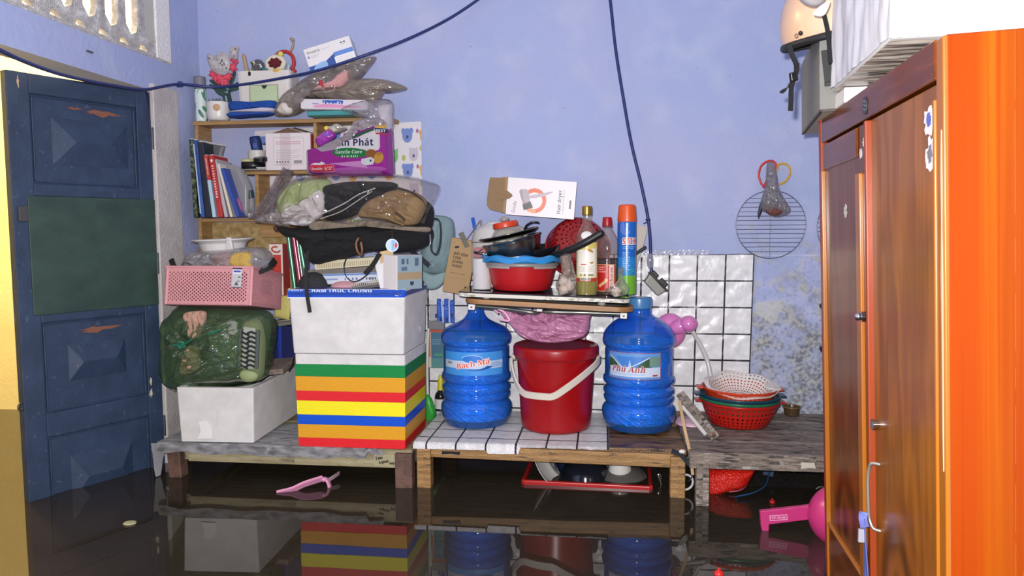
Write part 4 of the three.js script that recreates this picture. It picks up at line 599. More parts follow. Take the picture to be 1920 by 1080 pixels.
  const q = []; for (let i = 0; i < 22; i++) { const a = i / 22 * 6.283; q.push([Math.cos(a) * 0.031 * (0.9 + 0.14 * Math.sin(a * 7)), Math.sin(a) * 0.022 * (0.9 + 0.14 * Math.sin(a * 7))]); } part(fl, 'velvet_centre', pillow(q, 0.014, { n: 50, rings: 10, amp: 0.004, freq: 70 }), M(0x5d1519, 0.9), V(0, 0, 0.006));
  part(fl, 'yellow_base', at(new THREE.SphereGeometry(0.025, 20, 12).scale(1, 0.42, 0.5), 0.004, -0.03, 0.0), M(0xd0a955, 0.6)); part(fl, 'yellow_tip', at(new THREE.SphereGeometry(0.011, 12, 10), 0.026, 0.033, 0.006), M(0xd4cc66, 0.6));
  solo('headband', 'curved red headband behind the cream hair tie', 'headband', capped([P(516, 107, -2.945), P(524, 99, -2.945), P(537, 97, -2.945), P(548, 105, -2.945), P(551, 120, -2.945), P(548, 130, -2.945), P(553, 133, -2.945)], 0.0075, 40, 10), M(0xae2a2c, 0.5));
  solo('brush', 'thin beige brush with a bent brown tip rising above the red headband', 'brush', merge([capped([P(544, 98, -2.96), P(549, 87, -2.96), P(550, 78, -2.96)], 0.0055, 16, 8), at(new THREE.SphereGeometry(0.011, 14, 10).scale(1, 0.7, 0.7), ...P(548, 74, -2.955).toArray(), 0, 0, -0.4)]), M(0x9b8878, 0.7));
  st('tube', 'pale blue tube standing at the right end of the white organiser', 'tube', 540, 140, 541, 122, 0.007, M(0x9fb7c2, 0.3)); st('tube', 'pale cream tube standing left of the blue tube in the white organiser', 'tube', 531, 140, 532, 128, 0.007, M(0xcdbd98, 0.4)); st('eye_pencil', 'slim teal pencil lying across the silvery tin', 'pencil', 488, 128, 503, 131, 0.004, M(0x3f7f8c, 0.4));
}
// --- grey see-through bags, packets and the box of face masks
const greyFilm = (c, tr) => film(c, tr, 0.01, 3);
{
  const b1 = blobAt([[515, 216], [518, 200], [530, 180], [550, 165], [580, 143], [620, 126], [660, 115], [706, 107], [692, 128], [672, 150], [655, 168], [620, 174], [590, 180], [572, 188], [566, 206], [545, 218]], -2.90, 0.055, { amp: 0.007, freq: 14, crease: 0.003, fold: 0.010, dir: 0.6, p: 3, back: 1, n: 150, rings: 34, s: 3 });
  solo('plastic_bag', 'pointed grey see-through bag holding pink cloth, under the box of face masks', 'bag', b1.g, greyFilm(0xc4bab4, 0.74), b1.at);
  const p1 = blobAt([[585, 170], [600, 164], [628, 152], [650, 132], [662, 132], [655, 150], [640, 166], [610, 172]], -2.875, 0.03, { amp: 0.005, freq: 30, crease: 0.003, s: 4 });
  solo('pink_cloth', 'pale pink cloth folded inside the pointed grey bag', 'clothing', p1.g, M(0xc99592, 0.9), p1.at);
  const p2 = solo('hair_clip', 'small red bow inside the pointed grey bag', 'hair clip', merge([at(new THREE.SphereGeometry(0.012, 12, 8).scale(1.2, 0.6, 0.5), 0, 0, 0), at(new THREE.SphereGeometry(0.012, 12, 8).scale(0.8, 0.9, 0.5), -0.01, 0.008, 0)]), M(0xb02c3c, 0.6), Z(606, 159, -2.85));
  const w1 = blobAt([[520, 208], [530, 192], [545, 193], [552, 205], [545, 214], [528, 214]], -2.875, 0.02, { amp: 0.003, freq: 30, crease: 0.003, s: 6 });
  solo('snack_packet', 'cream and brown packet at the left tip of the pointed grey bag', 'packet', w1.g, M(0xc9c0b6, 0.5), w1.at);
  const b2 = blobAt([[562, 181], [600, 172], [640, 166], [660, 152], [700, 148], [738, 153], [764, 166], [742, 172], [722, 172], [708, 192], [680, 191], [640, 189], [600, 185]], -2.88, 0.05, { amp: 0.006, freq: 14, crease: 0.003, fold: 0.009, dir: 0.1, p: 3, back: 1, n: 140, rings: 32, s: 8 });
  solo('plastic_bag', 'brownish grey plastic bag with a long pointed right corner on the shelf top', 'bag', b2.g, film(0xa89a8c, 0.5, 0.008, 3, 0.2), b2.at);
  const f = fb(563, 186, 690, 206, -2.86), pk = thing('tissue_packet', 'flat white tissue packet with blue and pink print on the shelf top', 'packet', V(f.x, f.y, -2.90), [0, 0, -0.04]);
  const tx = canTex(512, 96, (g, w, h) => { g.fillStyle = '#d3cbd3'; g.fillRect(0, 0, w, h); g.fillStyle = '#1e55b4'; for (let i = 0; i < 26; i++) g.fillRect(170 + i * 6, 4 + rnd() * 10, 10, 10 + rnd() * 26); g.fillStyle = '#d792b4'; g.beginPath(); g.moveTo(90, 70); g.quadraticCurveTo(180, 30, 300, 52); g.lineTo(470, 64); g.lineTo(470, 80); g.lineTo(110, 84); g.fill(); g.fillStyle = '#8d86b4'; g.fillRect(90, 40, 50, 10); g.fillStyle = '#4c4a8c'; g.fillRect(400, 34, 18, 10); });
  part(pk, 'packet_body', at(rb(f.w, f.h * 1.05, 0.09, 0.012, 4), 0, f.h / 2, 0), M(0xcfc8d0, 0.3, { bumpMap: bumped(10), bumpScale: 0.003 })); part(pk, 'print', at(plate(f.w * 0.97, f.h * 0.9), 0, f.h / 2, 0.046), printed(tx, 0.3));
  const f2 = fb(576, 207, 662, 216, -2.86); solo('tissue_packet', 'thin teal and white packet at the bottom of the pile on the shelf top', 'packet', at(rb(f2.w, f2.h, 0.09, 0.004), 0, f2.h / 2, 0), M(0x3f8f8f, 0.4), V(f2.x, topY + 0.001, -2.90));
  const f3 = blobAt([[640, 206], [690, 188], [735, 190], [737, 212], [736, 240], [705, 236], [690, 226], [664, 216]], -2.85, 0.05, { amp: 0.006, freq: 20, crease: 0.006, p: 4, back: 1, s: 11 });
  solo('plastic_bag', 'clear plastic wrapping bulging over the right end of the shelf top', 'bag', f3.g, film(0xe9e6e9, 0.86, 0.01, 4), f3.at);
  const wb = blobAt([[708, 202], [734, 196], [735, 216], [734, 238], [720, 232], [710, 218]], -2.88, 0.03, { amp: 0.004, freq: 30, crease: 0.003, s: 12 }); solo('tissue_roll', 'white rumpled tissue inside the clear wrapping on the shelf top', 'tissue', wb.g, M(0xddd6da, 0.8), wb.at);
  // mask box, tilted
  const A = Z(570, 95, -2.84), B = Z(652.6, 64.4, -2.84), wv = B.clone().sub(A), w = wv.length(), ang = Math.atan2(wv.y, wv.x), hh = 0.095, dep = 0.10;
  const mt = canTex(512, 256, (g, W, H) => { g.fillStyle = '#e0dbdb'; g.fillRect(0, 0, W, H); fit(g, 'TENAMYD', 18, 62, 150, 34, 'serif', '#55565e', 'left', { style: 'bold' }); scrib(g, 180, 44, 90, 14, '#c4c0c4'); g.fillStyle = '#8f92a6'; g.beginPath(); g.arc(30, 94, 14, 0, 7); g.fill(); for (let i = 0; i < 4; i++) { g.fillStyle = '#b4b0b6'; g.fillRect(54, 82 + i * 9, 100 - i * 12, 3); } g.fillStyle = '#2b3038'; g.beginPath(); g.arc(408, 40, 8, 0, 7); g.arc(446, 40, 8, 0, 7); g.fill(); g.fillRect(412, 38, 30, 4); g.fillRect(400, 58, 54, 2);
    g.fillStyle = '#2e4f97'; g.fillRect(0, 190, W, 66); g.fillStyle = '#2e4f97'; g.beginPath(); g.moveTo(190, 256); g.lineTo(196, 180); g.lineTo(320, 118); g.lineTo(320, 256); g.fill(); g.fillStyle = '#8fb4dc'; g.beginPath(); g.moveTo(46, 232); g.quadraticCurveTo(60, 180, 180, 172); g.lineTo(206, 200); g.lineTo(200, 248); g.lineTo(60, 256); g.fill(); g.strokeStyle = '#6f97c8'; g.lineWidth = 2; for (let i = 0; i < 4; i++) { g.beginPath(); g.moveTo(54, 214 + i * 11); g.lineTo(200, 186 + i * 16); g.stroke(); } g.fillStyle = '#5f86cc'; g.fillRect(300, 118, 212, 46); g.fillStyle = '#e9e6e6'; g.beginPath(); g.roundRect ? g.roundRect(292, 166, 220, 90, 12) : g.rect(292, 166, 220, 90); g.fill(); for (let i = 0; i < 4; i++) { g.fillStyle = '#c0bcc2'; g.fillRect(310, 182 + i * 16, 180, 4); } });
  const mb = thing('mask_box', 'white and blue box of face masks lying tilted on the grey bag', 'box', A.clone().addScaledVector(wv, 0.5), [0.0, 0.16, ang]);
  part(mb, 'box_body', at(rb(w, hh, dep, 0.002), 0, -hh / 2, -dep / 2), M(0xc9c8d0, 0.5)); part(mb, 'front_print', at(plate(w - 0.003, hh - 0.003), 0, -hh / 2, 0.0006), printed(mt, 0.45)); part(mb, 'lid_line', at(rb(0.002, hh * 0.9, 0.001, 0.0004), w / 2 + 0.0003, -hh / 2, -dep / 2), M(0x8c8c96, 0.6));
}
// --- middle compartments: mug, tape, cotton box
{
  const by = 1.1435;
  const f = fb(465, 278, 500, 302, -2.93), dish = solo('dish', 'shallow white dish under the black tape roll', 'dish', lathe([[0, 0.002], [0.07, 0.002], [0.085, 0.012], [0.083, 0.014], [0.068, 0.006], [0, 0.006]], 40).scale(1, 1, 0.5), M(0xcfccc6, 0.3), V(Z(482, 318, -2.93).x, by, -2.935));
  const tp = thing('tape_roll', 'thick black roll of tape lying on the white dish', 'tape roll', V(Z(475, 310, -2.93).x, by + 0.007, -2.93)); part(tp, 'tape_body', lathe([[0.022, 0], [0.047, 0], [0.047, 0.028], [0.022, 0.028], [0.022, 0]], 40), M(0x161718, 0.35)); 
  solo('tape_roll', 'flat black lid-like roll leaning beside the mug', 'tape roll', at(new THREE.CylinderGeometry(0.028, 0.028, 0.016, 32), 0, 0, 0, 0.25), M(0x141416, 0.3), V(Z(489, 302, -2.9).x, by + 0.045, -2.9));
  solo('balm_tin', 'small pale yellow tin on top of the black tape roll', 'tin', lathe([[0, 0], [0.025, 0], [0.027, 0.004], [0.025, 0.013], [0.0, 0.016]], 32), M(0xc4c08c, 0.4), V(Z(465, 303, -2.93).x, by + 0.0355, -2.93));
  const m = thing('mug', 'plain white mug holding a dark blue bottle upside down', 'mug', V(Z(482, 300, -2.965).x, by + 0.0355, -2.968)); part(m, 'mug_body', lathe([[0, 0.001], [0.034, 0.001], [0.037, 0.004], [0.037, 0.05], [0.035, 0.051], [0.034, 0.05], [0.034, 0.006], [0, 0.005]], 40), M(0xc4c0ba, 0.35));
  const d = thing('roll_on_bottle', 'small dark blue bottle standing upside down in the white mug', 'bottle', V(Z(483, 278, -2.96).x, by + 0.072, -2.965), [0, 0, 0.20]); part(d, 'bottle_body', lathe([[0, 0], [0.02, 0], [0.023, 0.006], [0.0235, 0.056], [0.021, 0.062], [0, 0.064]], 32), M(0x1f3568, 0.25)); part(d, 'cap', lathe([[0.0215, 0.058], [0.0225, 0.06], [0.021, 0.072], [0, 0.074]], 32), M(0x24376a, 0.35)); part(d, 'print', at(rb(0.016, 0.022, 0.001, 0.0004), 0.004, 0.032, 0.0237), M(0x4a5f96, 0.4));
  const rl = solo('paper_roll', 'rolled white paper with coloured dots behind the white mug', 'paper', at(new THREE.CylinderGeometry(0.028, 0.028, 0.11, 28, 1, true), 0, 0.055, 0), M(0xcbc6c2, 0.7), V(Z(492, 300, -3.0).x, by, -2.998));
  // opened white box
  const q = fb(498, 247, 583, 317, -2.90), bx = thing('cardboard_box', 'white printed cardboard box with open brown flaps in the middle of the shelf', 'box', V(q.x, by, -2.945), [0, -0.02, 0]);
  const t = canTex(256, 220, (g, w, h) => { g.fillStyle = '#d9cfd2'; g.fillRect(0, 0, w, h); g.strokeStyle = '#b3a3a8'; g.lineWidth = 2; g.strokeRect(44, 24, 176, 168); const line = (y, x0, x1, c, hh = 3) => { g.fillStyle = c; for (let x = x0; x < x1; x += 9) g.fillRect(x, y, 6, hh); }; line(50, 60, 200, '#b5485a', 4); line(62, 60, 200, '#b5485a', 4); line(32, 100, 160, '#bb8088'); for (let i = 0; i < 6; i++) line(102 + i * 11, 62, 200 - (i % 3) * 20, '#8b8289', 2); g.fillStyle = '#4a464c'; for (let i = 0; i < 5; i++) g.fillRect(60 + i * 16, 168, 8, 10); for (let i = 0; i < 14; i++) g.fillRect(160 + i * 3.6, 164, 1 + (i * 7 % 3), 20); line(186, 60, 120, '#5a545a', 3); g.fillStyle = 'rgba(170,150,150,0.35)'; g.fillRect(84, 0, 60, h); });
  part(bx, 'box_body', at(rb(q.w, q.h, 0.09, 0.002), 0, q.h / 2, 0), M(0xcfc5c6, 0.6)); part(bx, 'front_print', at(plate(q.w - 0.004, q.h - 0.004), 0, q.h / 2, 0.0455), printed(t, 0.6)); part(bx, 'red_side', at(rb(0.001, q.h - 0.01, 0.08, 0.0004), q.w / 2 + 0.0004, q.h / 2, 0), M(0x9c2f2c, 0.6));
  const br = M(0x6e5443, 0.8); part(bx, 'flap', at(prism([[-0.075, 0], [0.06, 0], [-0.01, 0.026]], 0.002), 0.0, q.h + 0.001, 0.03, -0.5), br); part(bx, 'flap', at(rb(0.08, 0.002, 0.03, 0.0005), 0.05, q.h + 0.012, 0.01, 0.2, 0, -0.3), br);
}
// --- books on the lower board
{
  const by = 0.9525, book = (n, label, xt, yt, xb, thick, m, z, d = 0.16, extra) => {       // a book leaning between its top and bottom pixel
    const a = Z(xb, 409, z), b = Z(xt, yt, z), ang = Math.atan2(-(b.x - a.x), b.y - a.y), h = Math.hypot(b.x - a.x, b.y - a.y);
    const t = thing(n, label, 'book', V(a.x, by + 0.002 + thick / 2 * Math.abs(Math.sin(ang)), z), [0, 0.10, ang], 'books and folders leaning on the shelf');
    const cov = at(rb(thick, h, d, 0.002), 0, h / 2, -d / 2); part(t, 'cover', cov, m); part(t, 'pages', at(rb(thick * 0.7, 0.004, d - 0.01, 0.0005), 0, h + 0.0006, -d / 2), M(0xd7d3cc, 0.8)); if (extra) extra(t, h, thick, d); return t;
  };
  const zb = -2.80;
  book('book', 'thin dark green book, leftmost of the books on the shelf', 358, 262, 367, 0.016, M(0xffffff, 0.5, { map: pixTex(64, 128, (u, v) => fbm(u * 6, v * 12, 3, 3) > 0.05 ? hex(0x5d6b4c) : hex(0x232b28), { rep: [6, 4] }) }), zb - 0.02);
  book('book', 'blue ring folder with a pale spine edge, second of the shelf books', 366, 264, 380, 0.016, M(0x2c4688, 0.4), zb, 0.14, (t, h) => { part(t, 'spine_label', at(rb(0.005, h * 0.9, 0.001, 0.0004), -0.006, h / 2, 0.0012), M(0xaebcd2, 0.4)); part(t, 'blue_print', at(rb(0.006, h * 0.4, 0.001, 0.0004), 0.001, h * 0.22, 0.0012), M(0x2f66b0, 0.4)); });
  book('book', 'dark navy book leaning next to the blue ring folder', 376, 268, 391, 0.022, M(0x1e2232, 0.45), zb, 0.14);
  { const pt = [[372, 266], [423, 273], [416, 300], [398, 312], [374, 312]]; const b = blobAt(pt, -2.90, 0.008, { p: 8, smooth: false, n: 60, rings: 6, back: 1, amp: 0.0005 }); solo('folder', 'dark grey plastic folder sticking up behind the red books', 'folder', b.g, M(0x5c5a5f, 0.45), b.at); const e = blobAt([[374, 262], [425, 272], [424, 275], [373, 267]], -2.905, 0.006, { p: 8, smooth: false, n: 40, rings: 5 }); solo('folder', 'pale grey paper edge above the dark grey folder', 'folder', e.g, M(0xb3afb5, 0.6), e.at); }
  book('book', 'red book with a pale blue lower half and white spine lettering', 386, 293, 402, 0.014, M(0xb23a3c, 0.4), zb + 0.01, 0.14, (t, h, w) => { part(t, 'blue_half', at(rb(w * 1.02, h * 0.6, 0.1, 0.001), 0, h * 0.3, -0.049), M(0xa9c4d4, 0.4)); const tx = canTex(32, 256, (g, W, H) => { g.fillStyle = '#b23a3c'; g.fillRect(0, 0, W, H); g.fillStyle = '#dcb9b6'; for (let q = 30; q < 225; q += 14) g.fillRect(9, q, 13, 5 + rnd() * 5); }); part(t, 'spine_print', at(plate(w * 0.9, h * 0.36), 0, h * 0.81, 0.0012), printed(tx, 0.4)); });
  book('book', 'all red book with white spine lettering, right of the half blue one', 396, 293, 413, 0.018, M(0xb02e30, 0.4), zb + 0.015, 0.14, (t, h, w) => { const tx = canTex(32, 256, (g, W, H) => { g.fillStyle = '#b02e30'; g.fillRect(0, 0, W, H); g.fillStyle = '#e0c4c0'; for (let q = 50; q < 245; q += 15) g.fillRect(9, q, 14, 5 + rnd() * 6); g.fillStyle = '#ddd'; g.beginPath(); g.arc(16, 22, 9, 0, 7); g.fill(); }); part(t, 'spine_print', at(plate(w * 0.9, h * 0.7), 0, h * 0.62, 0.0012), printed(tx, 0.4)); });
  book('notebook', 'grey white notebook leaning right of the red books', 403, 302, 424, 0.013, M(0xb0abb0, 0.5), zb); book('notebook', 'cream notebook with a pink lower spine in the row of shelf books', 410, 310, 434, 0.010, M(0xd3cbbf, 0.5), zb + 0.005, 0.13);
  book('notebook', 'slim royal blue folder leaning far over in the row of shelf books', 417, 318, 446, 0.012, M(0x2648a0, 0.35), zb + 0.01, 0.13);
  { const b = blobAt([[405, 302], [448, 312], [466, 350], [466, 404], [452, 408], [436, 370]], -2.86, 0.008, { p: 6, smooth: false, n: 60, rings: 8, amp: 0.002, freq: 20, back: 1 }); solo('folder', 'grey translucent plastic folder at the right end of the shelf books', 'folder', b.g, M(0x9b979c, 0.3, { transmission: 0.3, thickness: 0 }), b.at);
    const c = blobAt([[446, 314], [458, 320], [475, 360], [476, 396], [468, 400], [444, 350]], -2.88, 0.012, { p: 6, n: 60, rings: 8, amp: 0.002, back: 1 }); const fo = thing('folder', 'dark green and grey spotted folder leaning against the shelf divider', 'folder', c.at); part(fo, 'cover', c.g, M(0xffffff, 0.45, { map: pixTex(128, 128, (u, v) => v > 0.6 + 0.4 * u ? hex(0x2b4238) : fbm(u * 9, v * 9, 3, 2) > 0.3 ? hex(0x453c40) : hex(0x7d7a7c), { rep: [9, 9] }) }));
    const k = blobAt([[438, 376], [446, 371], [454, 390], [452, 405], [444, 402]], -2.835, 0.012, { s: 3 }); solo('sharpener', 'small pink magenta case seen through the grey folder', 'case', k.g, M(0xa9588f, 0.5), k.at); solo('cotton_ball', 'white rubber lump on the shelf board beside the folders', 'eraser', at(new THREE.SphereGeometry(0.016, 14, 10).scale(1.1, 0.9, 0.8), 0, 0.014, 0), M(0xd9d6d8, 0.7), V(Z(467, 402, -2.90).x, by, -2.90)); }
}

// =================== TOILET PAPER, BAG OF CLOTHES, BLACK BAG AND THE PILE UNDER IT ===================
{
  const pts = [[578, 327], [577, 284], [592, 280], [600, 279], [626, 270], [655, 254], [680, 240], [706, 234], [733, 232], [735, 262], [737, 300], [738, 330], [660, 331]];
  const b = blobAt(pts, -2.62, 0.055, { smooth: false, n: 150, rings: 20, p: 9, amp: 0.004, freq: 14, crease: 0.004, back: 1.2, s: 5 }); uvFit(b.g);
  const tx = canTex(1024, 640, (g, w, h) => {   // x 577..738, y 232..331
    const sx = w / 161, sy = h / 99, X0 = (x) => (x - 577) * sx, Y0 = (y) => (y - 232) * sy; g.fillStyle = '#9c1f92'; g.fillRect(0, 0, w, h);
    const poly = (c, p) => { g.fillStyle = c; g.beginPath(); p.forEach(([x, y], i) => i ? g.lineTo(X0(x), Y0(y)) : g.moveTo(X0(x), Y0(y))); g.closePath(); g.fill(); };
    poly('#d9d2da', [[640, 275], [670, 266], [712, 246], [720, 232], [738, 232], [720, 284], [700, 290], [640, 284]]); poly('#e2dde2', [[655, 268], [690, 258], [716, 250], [722, 262], [718, 282], [645, 280]]); poly('#a52f9c', [[722, 245], [738, 250], [738, 331], [722, 300]]);
    poly('#8d2a88', [[673, 250], [690, 238], [712, 233], [712, 244], [690, 252]]); poly('#2d5b40', [[664, 262], [680, 254], [712, 243], [712, 248], [690, 256], [668, 264]]);
    poly('#a39aa4', [[600, 276], [640, 262], [672, 248], [672, 262], [650, 268], [640, 282], [615, 286]]);
    g.fillStyle = '#d8c7da'; g.beginPath(); g.ellipse(X0(672), Y0(322), 60 * sx, 7 * sy, -0.05, 0, 7); g.globalAlpha = 0.35; g.fill(); g.globalAlpha = 1; poly('#c98ac4', [[630, 308], [690, 304], [700, 318], [650, 312]]);
    g.fillStyle = '#1f7a40'; g.beginPath(); g.ellipse(X0(668), Y0(289), 34 * sx, 9.5 * sy, 0.05, 0, 7); g.fill();
    fit(g, 'An Phát', X0(645), Y0(276), 66 * sx, 18 * sy, 'sans-serif', '#1d2350', 'left', { style: 'bold', stretch: true }); fit(g, 'Gentle Care', X0(640), Y0(290), 50 * sx, 8.5 * sy, 'serif', '#dfe9df', 'left', { style: 'bold' }); scrib(g, X0(652), Y0(293.5), 30 * sx, 3.5 * sy, '#cfe0cf');
    g.fillStyle = '#8f5a2c'; g.beginPath(); g.ellipse(X0(706), Y0(291), 10 * sx, 8 * sy, 0, 0, 7); g.fill(); g.fillStyle = '#c99440'; g.beginPath(); g.ellipse(X0(719), Y0(299), 8 * sx, 11 * sy, 0.3, 0, 7); g.fill(); g.fillStyle = '#b07a34'; g.beginPath(); g.arc(X0(720), Y0(291), 4 * sx, 0, 7); g.fill();
    poly('#d5d9dd', [[688, 301], [706, 297], [712, 302], [710, 311], [697, 313], [688, 309]]); g.fillStyle = '#253038'; g.beginPath(); g.ellipse(X0(705), Y0(304), 1.6 * sx, 2.2 * sy, 0, 0, 7); g.fill();
    g.fillStyle = '#d02a45'; g.beginPath(); g.roundRect ? g.roundRect(X0(591), Y0(310), 46 * sx, 13 * sy, 30) : g.rect(X0(591), Y0(310), 46 * sx, 13 * sy); g.fill(); g.strokeStyle = '#e6a6c0'; g.lineWidth = 5; g.stroke(); fit(g, 'Double', X0(594), Y0(319.5), 23 * sx, 6 * sy, 'sans-serif', '#f3dfe4', 'left', { style: 'bold' }); fit(g, '6', X0(619), Y0(320.5), 0, 8 * sy, 'sans-serif', '#f3dfe4', 'left', { style: 'bold' }); scrib(g, X0(625), Y0(314), 9 * sx, 2 * sy, '#f3dfe4', 2); poly('#e8e4ea', [[592, 309], [600, 306], [610, 307], [614, 304], [622, 308], [612, 311]]);
    poly('#26304e', [[713, 243], [733, 244], [733, 252], [714, 250]]); poly('#e2b04a', [[712, 235], [731, 235], [731, 243], [713, 243]]); poly('#b83c30', [[714, 252], [733, 253], [733, 256], [716, 255]]); fit(g, 'BEST', X0(714.5), Y0(250.5), 17 * sx, 7 * sy, 'sans-serif', '#eef0f4', 'left', { style: 'bold' });
    scrib(g, X0(641), Y0(324.5), 80 * sx, 2 * sy, '#d29ccf'); g.fillStyle = '#ddd3dd'; g.fillRect(X0(577), Y0(327), 60 * sx, 6 * sy);
    poly('#c7c6cb', [[577, 280], [586, 280], [587, 326], [577, 326]]); poly('#5d7a80', [[577, 284], [581, 284], [581, 322], [577, 322]]);
  });
  solo('toilet_paper_pack', 'purple plastic pack of toilet rolls with large lettering on top of the clothes bag', 'toilet paper', b.g, printed(tx, 0.22, { bumpMap: bumped(7), bumpScale: 0.003 }), b.at);
  // torn grey film folded over it
  const fl = blobAt([[600, 277], [615, 268], [640, 258], [658, 240], [664, 228], [700, 220], [716, 222], [722, 232], [706, 236], [684, 246], [672, 256], [650, 266], [640, 280], [618, 284]], -2.575, 0.008, { amp: 0.007, freq: 26, crease: 0.006, p: 3, n: 110, rings: 16, s: 7 });
  solo('torn_film', 'torn grey plastic film folded over the top left of the toilet paper pack', 'plastic film', fl.g, film(0xb4abb0, 0.6, 0.01, 4), fl.at);
  const sa = Z(611, 258, -2.68), s = thing('sachet', 'small purple sachet with a yellow cap leaning behind the toilet paper pack', 'sachet', sa, [0, 0, 0.62]);
  part(s, 'sachet_body', pillow([[-0.038, -0.014], [0.036, -0.016], [0.04, 0.0], [0.036, 0.016], [-0.038, 0.018], [-0.042, 0]], 0.012, { amp: 0.003, freq: 40, crease: 0.002, n: 60, rings: 10 }), M(0x8c2f95, 0.3)); part(s, 'print', at(rb(0.02, 0.014, 0.001, 0.0004), 0.008, 0.002, 0.0145), M(0x5f5fb8, 0.4)); part(s, 'cap', at(rb(0.015, 0.015, 0.01, 0.003), 0.022, 0.026, 0.0), M(0xd8b42c, 0.4));
  const wr = blobAt([[618, 243], [630, 232], [642, 236], [650, 240], [640, 246], [628, 250]], -2.67, 0.014, { amp: 0.006, freq: 40, crease: 0.005, s: 2 }); solo('foil_scrap', 'crumpled shiny cream foil next to the yellow cap of the purple sachet', 'foil', wr.g, M(0xc4bfae, 0.25, { metalness: 0.5 }), wr.at);
}
{ // big clear bag of clothes
  const skin = blobAt([[520, 420], [514, 395], [522, 360], [545, 338], [585, 329], [640, 326], [740, 326], [800, 338], [824, 349], [815, 374], [802, 400], [790, 426], [740, 427], [680, 423], [620, 420], [560, 420]], -2.60, 0.11, { amp: 0.008, freq: 10, crease: 0.004, fold: 0.008, dir: 0.35, p: 4, back: 1, n: 180, rings: 44, s: 3 });
  const clear = M(0xf4f1ef, 0.1, { transmission: 0.992, thickness: 0, ior: 1.33, bumpMap: bumped(2, crinkleBump), bumpScale: 0.01 });
  const bag = thing('plastic_bag', 'large clear plastic bag packed with folded clothes, lying on the black bag', 'bag', skin.at); part(bag, 'bag_skin', skin.g, clear);
  const tail = sheet((u, v) => { const t = 1 - v, a = Z(lerp(541, 478, t), lerp(318, 412, t), -2.56), w = lerp(0.03, 0.075, Math.sin(t * 3.14) * 0.4 + t * 0.6); return [a.x + (u - 0.4) * w - skin.at.x, a.y - (u - 0.5) * 0.012 - skin.at.y + 0.004 * nz(u * 5, t * 9), a.z + 0.016 * Math.cos(u * 12 + t * 5) + 0.008 * nz(u * 8, t * 6, 3) - skin.at.z]; }, 26, 40);
  part(bag, 'twisted_end', tail, film(0xc4bbc0, 0.7, 0.01, 3));
  const low = blobAt([[476, 414], [500, 400], [520, 396], [545, 402], [560, 414], [540, 424], [510, 420]], -2.55, 0.018, { amp: 0.010, freq: 34, crease: 0.010, s: 4 }); part(bag, 'crumpled_end', low.g, film(0xe9e6e9, 0.85, 0.02, 6), low.at.clone().sub(skin.at));
  const cl = (n, label, px, z, T, col, s, o = {}) => { const b = blobAt(px, z, T, { amp: 0.009, freq: 12, crease: 0.003, fold: 0.019, dir: s * 0.55, p: 3.2, back: 1, n: 140, rings: 36, s, ...o }); return solo(n, label, 'clothing', b.g, M(col, 0.92, { bumpMap: bumped(14), bumpScale: 0.003 }), b.at); };
  cl('towel', 'pale green towel at the left of the clear bag of clothes', [[528, 405], [522, 375], [540, 350], [575, 338], [620, 340], [618, 360], [590, 372], [566, 385], [556, 408], [545, 416]], -2.575, 0.055, 0x9fae7c, 2);
  cl('shirt', 'white shirt folded in the middle of the clear bag of clothes', [[560, 384], [582, 366], [602, 356], [610, 372], [606, 400], [594, 412], [575, 400]], -2.545, 0.03, 0xd0cbcd, 3); cl('shirt', 'second white garment, crumpled below the green towel in the clear bag', [[528, 405], [536, 380], [556, 384], [580, 395], [592, 412], [580, 422], [548, 422], [532, 418]], -2.54, 0.03, 0xcac5c6, 6, { freq: 22 });
  cl('jacket', 'black jacket folded in the centre of the clear bag of clothes', [[596, 356], [630, 344], [690, 340], [745, 346], [740, 362], [712, 372], [680, 395], [650, 410], [612, 412], [604, 390]], -2.575, 0.06, 0x08090c, 4);
  cl('shorts', 'khaki brown shorts with a pocket at the right of the clear bag of clothes', [[672, 405], [682, 385], [706, 368], [745, 356], [782, 362], [800, 378], [794, 402], [782, 420], [756, 424], [735, 416], [700, 410]], -2.56, 0.06, 0x8f7552, 5);
  cl('cloth', 'grey beige cloth edge spread flat under the clear bag of clothes', [[578, 424], [590, 415], [640, 418], [700, 412], [760, 424], [808, 428], [806, 434], [770, 432], [720, 420], [660, 424], [620, 426], [584, 431]], -2.53, 0.03, 0x857869, 7, { amp: 0.004, crease: 0.003 });
  const K = scene.getObjectByName('shorts'), kp = (x, y, z) => Z(x, y, z).sub(K.position); part(K, 'pocket_slit', capped([kp(742, 399, -2.502), kp(751, 405, -2.500), kp(758, 412, -2.503)], 0.0045, 12, 8), M(0x3f3325, 0.9)); part(K, 'eyelet', at(new THREE.TorusGeometry(0.0065, 0.0025, 8, 18), ...kp(717, 382, -2.497).toArray()), M(0x5a4832, 0.6)); part(K, 'waist_seam', capped([kp(690, 398, -2.502), kp(712, 404, -2.496), kp(738, 414, -2.500), kp(756, 422, -2.512)], 0.003, 24, 6), M(0x7b6444, 0.9)); part(K, 'belt', strap([kp(747, 353, -2.525), kp(772, 361, -2.515), kp(792, 375, -2.52), kp(799, 388, -2.53)], 0.012, 0.003, V(0, 0.6, 1), 16), M(0x3b3230, 0.7));
  const fm = M(0xf2f0ee, 0.06, { transmission: 0.8, thickness: 0 }); part(bag, 'film_crease', merge([capped([Z(592, 405, -2.487), Z(618, 395, -2.484), Z(648, 380, -2.482), Z(672, 365, -2.483), Z(703, 353, -2.487)].map((p) => p.sub(skin.at)), 0.0022, 40, 8), capped([Z(602, 410, -2.486), Z(640, 396, -2.481), Z(668, 378, -2.481), Z(697, 359, -2.485)].map((p) => p.sub(skin.at)), 0.0018, 40, 8)]), fm);
}
